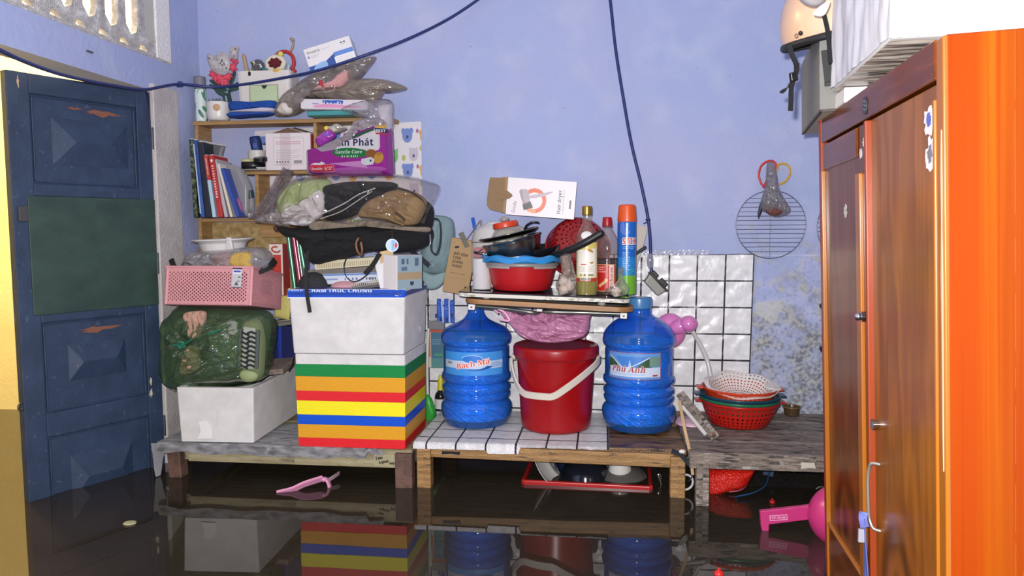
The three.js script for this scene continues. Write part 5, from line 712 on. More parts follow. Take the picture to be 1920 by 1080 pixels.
{ // black bag
  const b = blobAt([[520, 424], [532, 430], [560, 426], [600, 424], [680, 422], [760, 426], [800, 420], [812, 432], [810, 452], [785, 468], [740, 474], [700, 470], [650, 484], [618, 492], [598, 496], [584, 490], [572, 468], [556, 446], [534, 440]], -2.62, 0.10, { amp: 0.008, freq: 12, crease: 0.003, fold: 0.010, dir: 0.1, p: 4, back: 1, n: 170, rings: 36, s: 6 });
  const blackM = M(0x111216, 0.85, { bumpMap: bumped(14), bumpScale: 0.003 });
  const t = thing('black_bag', 'black cloth bag lying flat with hanging straps under the clear bag of clothes', 'bag', b.at); part(t, 'bag_body', b.g, blackM);
  const P = (x, y, z) => Z(x, y, z).sub(b.at), sm = M(0x141519, 0.7);
  part(t, 'strap', strap([P(578, 470, -2.52), P(574, 500, -2.485), P(575, 545, -2.465), P(581, 586, -2.462)], 0.013, 0.003, V(1, 0, 0), 30), sm);
  part(t, 'strap', strap([P(650, 482, -2.53), P(645, 500, -2.50), P(650, 520, -2.485), P(664, 528, -2.48), P(682, 520, -2.485), P(700, 500, -2.50), P(712, 478, -2.53)], 0.010, 0.003, V(0.3, 0.2, 1), 40), sm); part(t, 'strap', strap([P(684, 514, -2.486), P(698, 498, -2.496), P(712, 476, -2.52)], 0.020, 0.0035, V(1, 0.5, 0), 16), sm);
  part(t, 'strap', strap([P(770, 470, -2.58), P(786, 482, -2.56), P(803, 496, -2.55)], 0.016, 0.003, V(0.5, 1, 0), 16), sm);
  const e = blobAt([[780, 425], [788, 395], [800, 378], [810, 385], [813, 405], [810, 425], [800, 440]], -2.66, 0.06, { amp: 0.006, freq: 20, s: 2 }); part(t, 'bag_end', e.g, blackM, e.at.clone().sub(b.at));
  part(t, 'drawcord', capped([P(809, 410, -2.58), P(822, 412, -2.57), P(826, 430, -2.565), P(824, 460, -2.565), P(818, 476, -2.565), P(810, 472, -2.57), P(808, 458, -2.575), P(810, 440, -2.58)], 0.0028, 50, 6), sm);
  part(t, 'zip_puller', capped([P(806, 440, -2.565), P(807, 455, -2.56), P(806, 460, -2.56)], 0.003, 10, 6), M(0x9a9aa0, 0.3, { metalness: 0.9 })); part(t, 'brown_toggle', at(new THREE.SphereGeometry(0.011, 14, 10), ...P(518, 428, -2.6).toArray()), M(0x4a342c, 0.5));
  part(t, 'brown_loop', capped([P(672, 447, -2.525), P(668, 455, -2.517), P(670, 470, -2.515), P(676, 478, -2.525), P(679, 470, -2.512), P(677, 455, -2.512)], 0.004, 30, 8), M(0x7a5335, 0.5));
  const rt = canTex(128, 128, (g, w, h) => { g.fillStyle = '#8fb3dc'; g.fillRect(0, 0, w, h); g.fillStyle = '#b9d0ea'; g.fillRect(0, 70, w, 58); g.fillStyle = '#b0525a'; g.beginPath(); g.arc(64, 30, 22, 0, 7); g.fill(); g.fillStyle = '#d8b0a8'; g.fillRect(44, 34, 40, 10); g.strokeStyle = '#dfe7f0'; g.lineWidth = 8; g.beginPath(); g.arc(64, 64, 58, 0, 7); g.stroke(); });
  const kt = thing('key_tag', 'round blue and white tag hanging on the front of the black bag', 'tag', Z(735.5, 460, -2.505), [0, 0, 0]); part(kt, 'tag_disc', at(new THREE.CylinderGeometry(0.0225, 0.0225, 0.004, 40), 0, 0, 0, Math.PI / 2), [M(0xdcdfe6, 0.3), printed(rt, 0.3), M(0xdcdfe6, 0.3)]); part(kt, 'tag_cord', tube([[0, 0.022, 0], [0.001, 0.035, 0], [-0.002, 0.05, -0.004]], 0.0015, 12, 6), M(0x3a2724, 0.7));
}
{ // pile inside and behind the tall foam box, under the black bag
  const bk = (n, l, cat, x0, y0, x1, y1, z, d, m, rz = 0, ry = 0) => { const f = fb(x0, y0, x1, y1, z); const t = thing(n, l, cat, V(f.x, f.y, z), [0, ry, rz]); part(t, 'cover', at(rb(f.w, f.h, d, 0.0015), 0, f.h / 2, -d / 2), m); return [t, f, d]; };
  let [a, f, d] = bk('calendar', 'thick cream pad with ruled page edges under the black bag', 'calendar', 590, 486, 706, 502, -2.60, 0.18, M(0xd0c6a8, 0.7), 0.075); for (let i = 0; i < 26; i++) part(a, 'page_edge', at(rb(0.003, f.h * 0.5, 0.002, 0.0005), -f.w / 2 + 0.012 + i * (f.w - 0.02) / 26, f.h * 0.42, 0.0005), M(0xa89a78, 0.8));
  [a, f, d] = bk('binder', 'dark grey brown binder lying under the cream pad', 'binder', 576, 503, 712, 514, -2.59, 0.18, M(0x6d6660, 0.5), 0.06);
  [a, f, d] = bk('paper_pad', 'blue and white printed paper pad under the grey binder', 'paper', 606, 512, 722, 532, -2.585, 0.17, M(0xb4bccb, 0.5), 0.03); { const tx = canTex(256, 48, (g, w, h) => { g.fillStyle = '#c3c8d4'; g.fillRect(0, 0, w, h); g.fillStyle = '#5a7fb8'; g.fillRect(0, 0, w, 8); g.fillStyle = '#7e93bb'; g.fillRect(10, 22, 50, 8); scrib(g, 90, 20, 50, 12, '#5c6a92'); scrib(g, 180, 20, 40, 12, '#4a4f68'); }); part(a, 'print', at(plate(f.w * 0.98, f.h * 0.92), 0, f.h / 2, 0.0007), printed(tx, 0.5)); }
  [a, f, d] = bk('spiral_notebook', 'slanted spiral notebook with white wire rings next to the carton', 'notebook', 658, 532, 722, 541, -2.545, 0.12, M(0x5b5550, 0.6), 0.16); for (let i = 0; i < 16; i++) part(a, 'wire_ring', at(new THREE.TorusGeometry(0.007, 0.0012, 5, 10), -f.w / 2 + 0.006 + i * (f.w - 0.01) / 16, f.h + 0.001, 0.002, 0, Math.PI / 2 - 0.2), M(0xd8d2c4, 0.3));
  bk('folder', 'dark navy folder at the bottom right of the pile in the foam box', 'folder', 690, 534, 775, 545, -2.56, 0.16, M(0x1e2a60, 0.45), 0.05);
  const cap = (n, l, cx, cy, rx, ry, z, m, brim) => { const o = Z(cx, cy, z), t = thing(n, l, 'cap', o, [0.1, 0, 0]); const s = 0.00182; part(t, 'crown', at(new THREE.SphereGeometry(1, 32, 16, 0, Math.PI * 2, 0, Math.PI / 2).scale(rx * s, ry * s, rx * s * 0.8), 0, 0, 0), m); part(t, 'button', at(new THREE.SphereGeometry(0.004, 10, 8), 0, ry * s, 0), m); if (brim) part(t, 'brim', at(new THREE.CylinderGeometry(rx * s * 1.0, rx * s * 1.02, 0.004, 32).scale(1, 1, 0.9), 0, 0.0, 0.0), m); return t; };
  cap('cap', 'dark charcoal cap lying on the tall white foam box', 590, 537, 33, 30, -2.60, M(0x26262a, 0.85), true);
  cap('cap', 'dusty pink rounded cap beside the charcoal cap', 650, 537, 32, 13, -2.60, M(0xc89499, 0.8), false);
  // slim foil-wrapped rolls standing at the left
  const roll = (l, x0, y0, x1, y1, col, z) => solo('foil_roll', l, 'wrapping roll', capped([Z(x0, y0, z), Z((x0 + x1) / 2, (y0 + y1) / 2, z), Z(x1, y1, z)], 0.0085, 20, 14), M(col, 0.25, { metalness: 0.7 }), V(0, 0, 0), [0, 0, 0], 'foil rolls beside the foam box');
  roll('green foil roll, left one of the slim rolls beside the foam box', 541, 446, 553, 540, 0x4f8a72, -2.62); roll('pink foil roll, middle one of the slim rolls beside the foam box', 550, 440, 563, 530, 0xb34a62, -2.625); roll('bright green foil roll, right one of the slim rolls beside the foam box', 559, 437, 574, 522, 0x4e9a76, -2.63); roll('grey foil roll tucked between the pink and green rolls', 556, 445, 568, 530, 0x77787c, -2.66);
  // red box
  const q = fb(508, 457, 533, 545, -2.78), rbx = thing('carton', 'narrow red and white carton standing behind the pink basket', 'carton', V(q.x, q.y - 0.02, -2.80)); const rt = canTex(64, 256, (g, w, h) => { g.fillStyle = '#c04238'; g.fillRect(0, 0, w, h); g.fillStyle = '#ddd3cf'; g.fillRect(0, 0, w, 52); g.strokeStyle = '#b0433a'; g.lineWidth = 8; g.beginPath(); g.ellipse(32, 26, 20, 13, 0.2, 0, 5); g.stroke(); g.fillStyle = '#b2392f'; for (let i = 0; i < 6; i++) g.fillRect(6, 80 + i * 26, 52, 5); g.fillStyle = '#dcd5d0'; g.fillRect(w - 8, 0, 8, h); });
  part(rbx, 'carton_body', at(rb(q.w, q.h + 0.02, 0.06, 0.002), 0, q.h / 2 + 0.01, 0), M(0xa93a31, 0.5)); part(rbx, 'front_print', at(plate(q.w * 0.98, q.h + 0.016), 0, q.h / 2 + 0.01, 0.0306), printed(rt, 0.45));
  // white and blue carton
  const c = thing('carton', 'white and grey blue carton with torn tape at the right of the tall foam box', 'carton', Z(755, 541, -2.53), [0, -0.62, -0.03]);
  const bt = canTex(256, 256, (g, w, h) => { g.fillStyle = '#8fa3ad'; g.fillRect(0, 0, w, h); scrib(g, 40, 24, 80, 40, '#4b6078'); g.fillStyle = '#5a6f86'; g.fillRect(40, 84, 60, 30); g.fillStyle = '#a58f72'; g.fillRect(0, 126, w, 56); g.fillStyle = '#3a4048'; g.beginPath(); g.arc(150, 210, 20, 0, Math.PI); g.lineTo(130, 198); g.lineTo(170, 198); g.fill(); g.fillStyle = '#54657a'; g.fillRect(180, 20, 40, 60); });
  part(c, 'carton_body', at(rb(0.075, 0.118, 0.11, 0.002), 0, 0.059, 0), M(0xd5d0d1, 0.6)); part(c, 'side_print', at(plate(0.108, 0.116), 0.0382, 0.059, 0, 0, Math.PI / 2), printed(bt, 0.5));
  const w = thing('carton', 'torn white carton half with a beige patch leaning on the grey blue carton', 'carton', Z(728, 541, -2.515), [0, 0.08, 0.10]); part(w, 'carton_body', at(frustum(0.082, 0.05, 0.06, 0.05, 0.112, 0.003), 0, 0, -0.03), M(0xd8d4d6, 0.6)); part(w, 'torn_patch', at(prism([[-0.022, 0.03], [0.024, 0.034], [0.022, -0.012], [0.004, -0.022], [-0.01, -0.008], [-0.026, -0.012]], 0.001), 0.008, 0.10, -0.0042), M(0xc2a578, 0.75)); part(w, 'slot', at(rb(0.018, 0.004, 0.001, 0.0004), -0.004, 0.04, -0.0048), M(0x1a1a1c, 0.6)); part(w, 'beige_mark', at(prism([[-0.01, 0.012], [0.008, 0.01], [0.012, -0.008], [-0.008, -0.01]], 0.0008), 0.002, 0.018, -0.0045), M(0xcbbba6, 0.7));
  // behind: navy box, yellow paper, grey papers
  const nb = fb(512, 612, 552, 684, -2.80); const nv = thing('storage_box', 'dark navy box standing between the green bag and the foam boxes', 'box', V(nb.x, nb.y, -2.86)); part(nv, 'box_body', at(rb(nb.w + 0.05, nb.h, 0.1, 0.003), 0.01, nb.h / 2, 0), M(0x1c2257, 0.45)); part(nv, 'corner_strip', at(rb(0.012, nb.h * 0.98, 0.004, 0.001), -0.02, nb.h / 2, 0.051), M(0x263da0, 0.4));
  const gp = fb(508, 598, 552, 612, -2.79); const gpo = thing('paper_stack', 'stack of grey papers on the dark navy box', 'paper', V(gp.x, gp.y, -2.86), [0, 0, 0.12]); for (let i = 0; i < 4; i++) part(gpo, 'paper_sheet', at(rb(gp.w + 0.03, 0.005, 0.1, 0.001), 0.003 * (i % 2), 0.003 + i * 0.006, 0.004 * (i % 3)), M(i % 2 ? 0x8d8880 : 0x6d6862, 0.7));
  const yp = blobAt([[512, 545], [545, 540], [546, 575], [542, 600], [515, 594]], -2.81, 0.006, { p: 8, smooth: false, n: 60, rings: 8, amp: 0.003, freq: 20, back: 1 }); solo('yellow_paper', 'yellow lined paper behind the pink basket', 'paper', yp.g, M(0xcfc372, 0.7), yp.at);
}

// =================== BLUE BOTTLES, BUCKET AND THE FOLDED TABLES ON TOP ===================
function bottle20(label, x, z, y, print, profile, capM, capPts) {
  const t = thing('water_bottle', label, 'water bottle', V(x, y, z));
  const blueM = M(0x55b0f8, 0.06, { transmission: 0.86, thickness: 0, ior: 1.5 });
  part(t, 'bottle_body', smoothLathe(profile, 72, 150), blueM);
  part(t, 'bottle_base', lathe([[0, 0.012], [0.05, 0.010], [0.085, 0.004], [0.105, 0.001], [0.118, 0.008]], 64), M(0x2a6fd0, 0.25, { transmission: 0.4, thickness: 0 }));
  const wp = profile.filter(([, y]) => y > 0.02 && y < 0.335).map(([r, y]) => [r * 0.955, y]); part(t, 'water_inside', lathe([[0, 0.02], ...new THREE.SplineCurve(wp.map(([r, y]) => V2(r, y))).getPoints(90).map((q) => [q.x, q.y]), [0, 0.336]], 56), M(0x9adcff, 0.42, { metalness: 0.45, bumpMap: bumped(5, crinkleBump), bumpScale: 0.010 }));
  if (capPts) part(t, 'cap', lathe(capPts, 40), capM);
  if (print) { const { tex, y0, y1, a0, a1, r } = print, g = new THREE.CylinderGeometry(r, r, y1 - y0, 40, 1, true, a0, a1 - a0); part(t, 'label', at(g, 0, (y0 + y1) / 2, 0), printed(tex, 0.4)); }
  return t;
}
const prof = (neckR, neckY, dome) => [[0.118, 0.006], [0.130, 0.03], [0.136, 0.06], [0.134, 0.08], [0.124, 0.094], [0.119, 0.1], [0.127, 0.108], [0.130, 0.122], [0.123, 0.13], [0.130, 0.138], [0.130, 0.152], [0.119, 0.164], [0.126, 0.172], [0.132, 0.182], [0.131, 0.196], [0.126, 0.205], [0.1255, 0.25], [0.1255, 0.29], [0.126, 0.298], [0.123, 0.306], [0.131, 0.315], [0.135, 0.33], [0.133, 0.343], ...dome, [neckR, neckY - 0.02], [neckR, neckY]];
{
  const t1 = canTex(512, 256, (g, w, h) => { const gr = g; gr.fillStyle = '#3f8fd8'; gr.fillRect(0, 0, w, h); gr.fillStyle = '#b9c7dc'; gr.fillRect(0, 96, w, 84); gr.fillStyle = '#8fb0d6'; for (let i = 0; i < 50; i++) { gr.beginPath(); gr.arc(400 + rnd() * 112, 110 + rnd() * 60, 3 + rnd() * 12, 0, 7); gr.fill(); } gr.fillStyle = '#2a74c8'; gr.beginPath(); gr.ellipse(256, 74, 76, 40, 0, 0, 7); gr.fill(); gr.strokeStyle = '#cfe0f2'; gr.lineWidth = 4; gr.beginPath(); gr.ellipse(256, 76, 80, 44, 0, 3.3, 6.1); gr.stroke(); gr.fillStyle = '#174f9c'; gr.beginPath(); gr.moveTo(200, 190); gr.quadraticCurveTo(300, 206, 372, 150); gr.lineTo(420, 160); gr.quadraticCurveTo(320, 226, 200, 190); gr.fill(); gr.fillStyle = '#9aa0ad'; gr.fillRect(34, 112, 52, 28); gr.fillStyle = '#55606e'; for (let i = 0; i < 14; i++) gr.fillRect(38 + i * 3.3, 114, 1.4, 20); mark(gr, 222, 196, 11, 11, '#d6472e'); fit(gr, 'Bach Mã', 130, 188, 270, 78, 'serif', '#d6472e', 'left', { style: 'italic bold', rot: -0.24, stroke: '#f0e3df', sw: 9, stretch: true }); });
  bottle20('large blue water bottle with narrow neck and red Bạch Mã lettering', -0.478, -2.79, TM + 0.003, { tex: t1, y0: 0.206, y1: 0.292, a0: -0.95, a1: 1.05, r: 0.1264 }, prof(0.030, 0.478, [[0.127, 0.355], [0.112, 0.370], [0.09, 0.381], [0.068, 0.391], [0.048, 0.403], [0.036, 0.418], [0.031, 0.430]]), M(0x173f9a, 0.3), [[0.0, 0.480], [0.031, 0.480], [0.033, 0.476], [0.033, 0.455], [0.031, 0.455]]);
  const t2 = canTex(512, 256, (g, w, h) => { g.fillStyle = '#5f93cf'; g.fillRect(0, 0, w, h); g.fillStyle = '#3f7cc8'; g.beginPath(); g.moveTo(90, 40); g.lineTo(430, 40); g.lineTo(300, 170); g.lineTo(180, 160); g.fill(); g.fillStyle = '#2d4f35'; g.beginPath(); g.moveTo(0, 60); g.lineTo(60, 66); g.lineTo(170, 170); g.lineTo(0, 190); g.fill(); g.beginPath(); g.moveTo(380, 60); g.lineTo(420, 50); g.lineTo(420, 140); g.lineTo(270, 150); g.fill(); g.strokeStyle = '#d5dbe4'; g.lineWidth = 8; g.beginPath(); g.moveTo(20, 34); g.lineTo(170, 150); g.lineTo(250, 130); g.lineTo(400, 46); g.stroke(); g.fillStyle = '#6f8f84'; g.fillRect(400, 40, 104, 92); g.fillStyle = '#c7cfe2'; g.fillRect(20, 140, 484, 90); g.fillStyle = '#a9c3e2'; g.fillRect(40, 196, 320, 20); g.fillStyle = '#a3c6ec'; g.beginPath(); g.moveTo(214, 130); g.lineTo(228, 66); g.lineTo(242, 130); g.fill(); fit(g, 'Phú Anh', 44, 186, 320, 76, 'serif', '#9c3a3a', 'left', { style: 'italic bold', stroke: '#d9cbd0', sw: 5, stretch: true }); g.fillStyle = '#a3333a'; g.fillRect(430, 208, 46, 16); g.strokeStyle = '#8d4a68'; g.lineWidth = 12; g.strokeRect(0, 0, w, h); });
  bottle20('large blue water bottle with a wide pale cap and landscape label', 0.136, -2.785, TM + 0.003, { tex: t2, y0: 0.203, y1: 0.300, a0: -1.05, a1: 0.62, r: 0.1264 }, prof(0.044, 0.462, [[0.131, 0.356], [0.118, 0.376], [0.10, 0.393], [0.078, 0.408], [0.058, 0.418], [0.047, 0.428]]), M(0x4f8cc4, 0.3, { transmission: 0.25 }), [[0.0, 0.488], [0.044, 0.488], [0.0475, 0.484], [0.0475, 0.452], [0.0455, 0.449], [0.0435, 0.449]]);
}
{ // red bucket
  const t = thing('bucket', 'dark red plastic bucket with a lid and white carrying handle between the blue bottles', 'bucket', V(-0.172, TM + 0.003, -2.765));
  const red = M(0x96090f, 0.3);
  part(t, 'bucket_body', lathe([[0.0, 0.0], [0.118, 0.0], [0.127, 0.006], [0.130, 0.02], [0.146, 0.27], [0.150, 0.272], [0.151, 0.285], [0.147, 0.288], [0.144, 0.28], [0.126, 0.02], [0.0, 0.012]], 72), red);
  part(t, 'lid', lathe([[0.148, 0.268], [0.156, 0.27], [0.159, 0.278], [0.159, 0.304], [0.156, 0.312], [0.148, 0.315], [0.142, 0.308], [0.0, 0.306]], 72), red);
  const hp = []; for (let i = 0; i <= 26; i++) { const a = i / 26, th = lerp(-1.60, 1.52, a), r = 0.164; const drop = th < -0.68 ? sst(-1.72, -0.62, th) : th < 0.02 ? 1 : 1 - Math.pow(Math.sin(th), 1.05); hp.push([r * Math.sin(th), 0.262 - 0.112 * drop, r * Math.cos(th) + 0.006]); }
  part(t, 'handle', strap(hp, 0.024, 0.007, V(0, 1, 0.25), 60), M(0xd8cfc0, 0.4)); for (const s of [-1, 1]) part(t, 'handle_pivot', at(new THREE.CylinderGeometry(0.012, 0.012, 0.014, 20), s * 0.158, 0.262, 0, 0, 0, Math.PI / 2), M(0xc9c0b2, 0.4));
}
{ // pink plastic bag on the bucket
  const b = blobAt([[938, 586], [946, 581], [968, 592], [1000, 584], [1030, 582], [1060, 588], [1108, 588], [1106, 598], [1100, 626], [1070, 640], [1010, 641], [976, 630], [954, 606]], -2.68, 0.045, { amp: 0.012, freq: 14, crease: 0.006, fold: 0.022, ff: 1.3, dir: -0.35, p: 3, back: 2, n: 170, rings: 40, s: 9 });
  const t = thing('plastic_bag', 'crumpled pink plastic bag squeezed between the red bucket lid and the folded table', 'bag', b.at); part(t, 'bag_body', b.g, film(0xe6a3c8, 0.45, 0.008, 3, 0.15));
  part(t, 'bag_handle', capped([[-0.165, 0.035, 0.03], [-0.178, 0.052, 0.04], [-0.14, 0.04, 0.05], [-0.12, 0.01, 0.055], [-0.155, 0.012, 0.045]], 0.0045, 30, 8), M(0xe0a4c0, 0.3));
}
// two folded low tables, one on the other, resting on the bottles
const FT0 = Z(858, 546, -2.62), FT1 = Z(1180, 559, -2.62), ftY = (x) => lerp(FT0.y, FT1.y, (x - FT0.x) / (FT1.x - FT0.x));
{
  const rr = (w, d, r) => { const s = new THREE.Shape(); s.moveTo(-w / 2 + r, -d / 2); s.lineTo(w / 2 - r, -d / 2); s.absarc(w / 2 - r, -d / 2 + r, r, -Math.PI / 2, 0); s.lineTo(w / 2, d / 2 - r); s.absarc(w / 2 - r, d / 2 - r, r, 0, Math.PI / 2); s.lineTo(-w / 2 + r, d / 2); s.absarc(-w / 2 + r, d / 2 - r, r, Math.PI / 2, Math.PI); s.lineTo(-w / 2, -d / 2 + r); s.absarc(-w / 2 + r, -d / 2 + r, r, Math.PI, Math.PI * 1.5); return s; };
  const slab = (w, d, r, h) => uvm(new THREE.ExtrudeGeometry(rr(w, d, r), { depth: h - 0.002, bevelEnabled: true, bevelSize: 0.001, bevelThickness: 0.001, bevelOffset: -0.001, curveSegments: 10 }).rotateX(-Math.PI / 2).translate(0, 0.001, 0));
  const a1 = Math.atan2(FT1.y - FT0.y, FT1.x - FT0.x), w1 = 0.615, d1 = 0.34;
  const t = thing('folding_table', 'folded low table with glossy dark top and chipped white edge, upper one', 'folding table', V((FT0.x + FT1.x) / 2, (FT0.y + FT1.y) / 2 - 0.002, -2.79), [0, 0, a1]);
  part(t, 'table_top', at(slab(w1 - 0.004, d1 - 0.004, 0.03, 0.004), 0, -0.003, 0), M(0x25252b, 0.15, { clearcoat: 0.6, clearcoatRoughness: 0.1 }));
  const edgeT = canTex(512, 16, (g, w, h) => { g.fillStyle = '#cfc8bd'; g.fillRect(0, 0, w, h); for (let i = 0; i < 70; i++) { g.fillStyle = ['#7c756a', '#a79d8f', '#ece7df'][i % 3]; g.fillRect(rnd() * w * 0.6, rnd() * h, 4 + rnd() * 14, 3); } }, { rep: [1.6, 60] });
  part(t, 'edge_band', at(slab(w1, d1, 0.032, 0.013), 0, -0.0165, 0), M(0xffffff, 0.4, { map: edgeT }));
  const q0 = Z(868, 562, -2.615), q1 = Z(1189, 580, -2.615), a2 = Math.atan2(q1.y - q0.y, q1.x - q0.x), L = Math.hypot(q1.x - q0.x, q1.y - q0.y);
  const k = thing('folding_table', 'folded low table with rounded brown wooden edge and steel legs, lower one', 'folding table', V((q0.x + q1.x) / 2, (q0.y + q1.y) / 2, -2.785), [0, 0, a2]);
  part(k, 'table_top', at(slab(L, 0.34, 0.06, 0.017), 0, -0.013, 0), M(0xffffff, 0.45, { map: woodTex(0xa97b4b, 0x8a5f35, { fx: 2, fy: 6, z: 44, rep: [2, 20] }) })); part(k, 'underside', at(slab(L - 0.02, 0.32, 0.055, 0.004), 0, -0.0165, 0), M(0x2b2622, 0.8)); part(k, 'gap_shadow_slab', at(slab(L - 0.03, 0.3, 0.05, 0.006), 0, 0.005, 0), M(0x1a1817, 0.7));  // thin near-black slab on top paints in the shadow between the two tables
  const st = M(0x7f8079, 0.3, { metalness: 0.85 }), wh = M(0xd8d5d2, 0.4);
  part(k, 'leg', capped([[-0.27, -0.022, 0.145], [-0.15, -0.026, 0.15], [-0.04, -0.034, 0.15], [-0.038, -0.034, 0.05], [-0.04, -0.03, -0.1]], 0.0075, 40, 10), st); part(k, 'leg', capped([[0.255, -0.022, 0.145], [0.12, -0.024, 0.15], [-0.01, -0.028, 0.15], [-0.012, -0.03, 0.05], [-0.01, -0.028, -0.1]], 0.0075, 40, 10), st);
  for (const x of [-0.272, 0.268]) { part(k, 'leg_bracket', at(rb(0.024, 0.02, 0.014, 0.002), x, -0.026, 0.155), wh); part(k, 'bracket_screw', at(new THREE.SphereGeometry(0.004, 10, 8).scale(1, 1, 0.4), x, -0.026, 0.1622), st); }
  part(k, 'leg_clip', at(rb(0.02, 0.01, 0.012, 0.002), -0.028, -0.024, 0.15), wh); for (const x of [-0.22, 0.19]) part(k, 'clear_foot', at(new THREE.SphereGeometry(0.014, 16, 10).scale(1, 0.5, 0.6), x, 0.011, 0.155), M(0xcfccc4, 0.15, { transmission: 0.6 }));
}
// --- things on the folded table
{
  const f = fb(883, 478, 918, 539, -2.70), t = thing('tissue_roll', 'white tissue roll standing at the left end of the folded table', 'tissue', V(f.x, ftY(f.x), -2.735)); part(t, 'roll_body', lathe([[0.008, 0.001], [0.033, 0.001], [0.034, 0.004], [0.0345, 0.113], [0.033, 0.116], [0.009, 0.116], [0.008, 0.001]], 40), M(0xddd8d8, 0.85, { bumpMap: bumped(14), bumpScale: 0.001 }));
  const bx = Z(976, 545, -2.74).x, by = ftY(bx);
  const b = thing('basin', 'red plastic basin with a grey rim under the steel pot on the folded table', 'basin', V(bx, by + 0.001, -2.765), [0, 0, -0.015]);
  part(b, 'basin_body', lathe([[0, 0.002], [0.09, 0.001], [0.104, 0.006], [0.116, 0.035], [0.130, 0.098], [0.127, 0.098], [0.112, 0.036], [0.1, 0.01], [0, 0.008]], 64), M(0xb21a20, 0.35)); part(b, 'rim', lathe([[0.128, 0.092], [0.138, 0.092], [0.140, 0.096], [0.140, 0.104], [0.136, 0.106], [0.128, 0.102]], 64), M(0x8d8787, 0.4));
  for (const a of [-0.62, 0.85]) part(b, 'rim_tab', at(new THREE.CylinderGeometry(0.1405, 0.1405, 0.008, 24, 1, true, a - 0.42, 0.84), 0, 0.09, 0), M(0x9a9492, 0.4));
  const w = thing('basin', 'sky blue basin with a wavy rim nested in the red basin', 'basin', V(bx, by + 0.002, -2.765), [0, 0, -0.015]);
  const g = sheet((u, v) => { const a = u * Math.PI * 2, wv = Math.sin(a * 8) * 0.006, P = [[0.0, 0.03], [0.09, 0.03], [0.114, 0.06], [0.128, 0.118], [0.136, 0.130 + wv * 0.6], [0.148, 0.124 + wv], [0.152, 0.108 + wv * 0.8]]; const k = v * (P.length - 1), i = Math.min(P.length - 2, Math.floor(k)), f2 = k - i, r = lerp(P[i][0], P[i + 1][0], f2), y = lerp(P[i][1], P[i + 1][1], f2); return [r * Math.sin(a), y, r * Math.cos(a)]; }, 128, 36);
  part(w, 'basin_body', g, M(0x2e86c6, 0.25));
  // steel pot, lid and jar, all tilted
  const pc = Z(968, 492, -2.77), rz = 0.23;
  const pot = thing('cooking_pot', 'dark steel cooking pot with a looped side handle tilted on the blue basin', 'pot', V(pc.x, pc.y + 0.012, -2.775), [0.05, 0, rz]);
  const steel = M(0xa09a92, 0.24, { metalness: 1 }), steelD = M(0x5a5650, 0.25, { metalness: 1 });
  part(pot, 'pot_body', lathe([[0, 0.0], [0.084, 0.0], [0.092, 0.006], [0.105, 0.06], [0.109, 0.072], [0.114, 0.075], [0.112, 0.078], [0.105, 0.075], [0.1, 0.06], [0.088, 0.01], [0, 0.006]], 64), steel);
  part(pot, 'handle', capped([[-0.10, 0.045, 0.03], [-0.118, 0.052, 0.032], [-0.142, 0.06, 0.02], [-0.146, 0.063, 0.0], [-0.142, 0.06, -0.02], [-0.118, 0.052, -0.03], [-0.10, 0.045, -0.03]], 0.005, 50, 8), M(0x8c8882, 0.15, { metalness: 1 })); part(pot, 'handle_plate', at(rb(0.03, 0.003, 0.05, 0.001), -0.128, 0.062, 0, 0, 0, 0.25), steelD);
  const lid = thing('pot_lid', 'shallow dark steel lid lying upside down on the tilted cooking pot', 'lid', pot.position.clone().add(V(-0.008, 0.080, 0).applyAxisAngle(V(0, 0, 1), rz)), [0.05, 0, rz - 0.02]);
  part(lid, 'lid_plate', lathe([[0, 0.004], [0.06, 0.003], [0.1, 0.008], [0.112, 0.016], [0.114, 0.02], [0.11, 0.021], [0.098, 0.013], [0, 0.009]], 64), steelD); part(lid, 'lid_rim', at(new THREE.TorusGeometry(0.113, 0.0022, 8, 64), 0, 0.02, 0, Math.PI / 2), M(0x8a8680, 0.15, { metalness: 1 }));
  part(lid, 'lid_handle', capped([[0.06, 0.02, -0.02], [0.075, 0.036, -0.01], [0.10, 0.042, -0.005], [0.118, 0.036, -0.01]], 0.004, 20, 8), steelD);
  const jp = Z(953, 453, -2.76), j = thing('glass_jar', 'round glass jar with an orange lid standing on the steel pot lid', 'jar', V(jp.x, jp.y - 0.004, -2.765), [0, 0, rz * 0.75]);
  part(j, 'jar_body', smoothLathe([[0, 0.002], [0.05, 0.002], [0.06, 0.016], [0.059, 0.03], [0.05, 0.045], [0.044, 0.052], [0.043, 0.056]], 48, 50), M(0xe8e6e2, 0.04, { transmission: 0.9, thickness: 0 })); part(j, 'lid', lathe([[0, 0.079], [0.043, 0.078], [0.0465, 0.075], [0.0475, 0.058], [0.045, 0.056], [0.043, 0.056]], 48), M(0xc9401f, 0.35)); part(j, 'lid_button', at(new THREE.SphereGeometry(0.018, 16, 10).scale(1, 0.6, 1), 0, 0.088, 0), M(0xc8c2c0, 0.15, { transmission: 0.5 }));
  // frying pan behind, with a long black handle
  const pp = Z(1000, 486, -2.80), pan = thing('frying_pan', 'black frying pan with a long black handle pointing over the oil bottle', 'pan', V(pp.x, pp.y + 0.008, -2.83), [0.1, 0, 0.16]);
  part(pan, 'pan_body', lathe([[0, 0.0], [0.075, 0.0], [0.1, 0.02], [0.106, 0.034], [0.103, 0.034], [0.096, 0.022], [0.073, 0.004], [0, 0.004]], 56), M(0x1a191a, 0.4)); 
  const h0 = Z(1044, 478, -2.70).sub(pan.position), h1 = Z(1128, 436, -2.62).sub(pan.position); const inv = new THREE.Matrix4().makeRotationFromEuler(pan.rotation).invert();
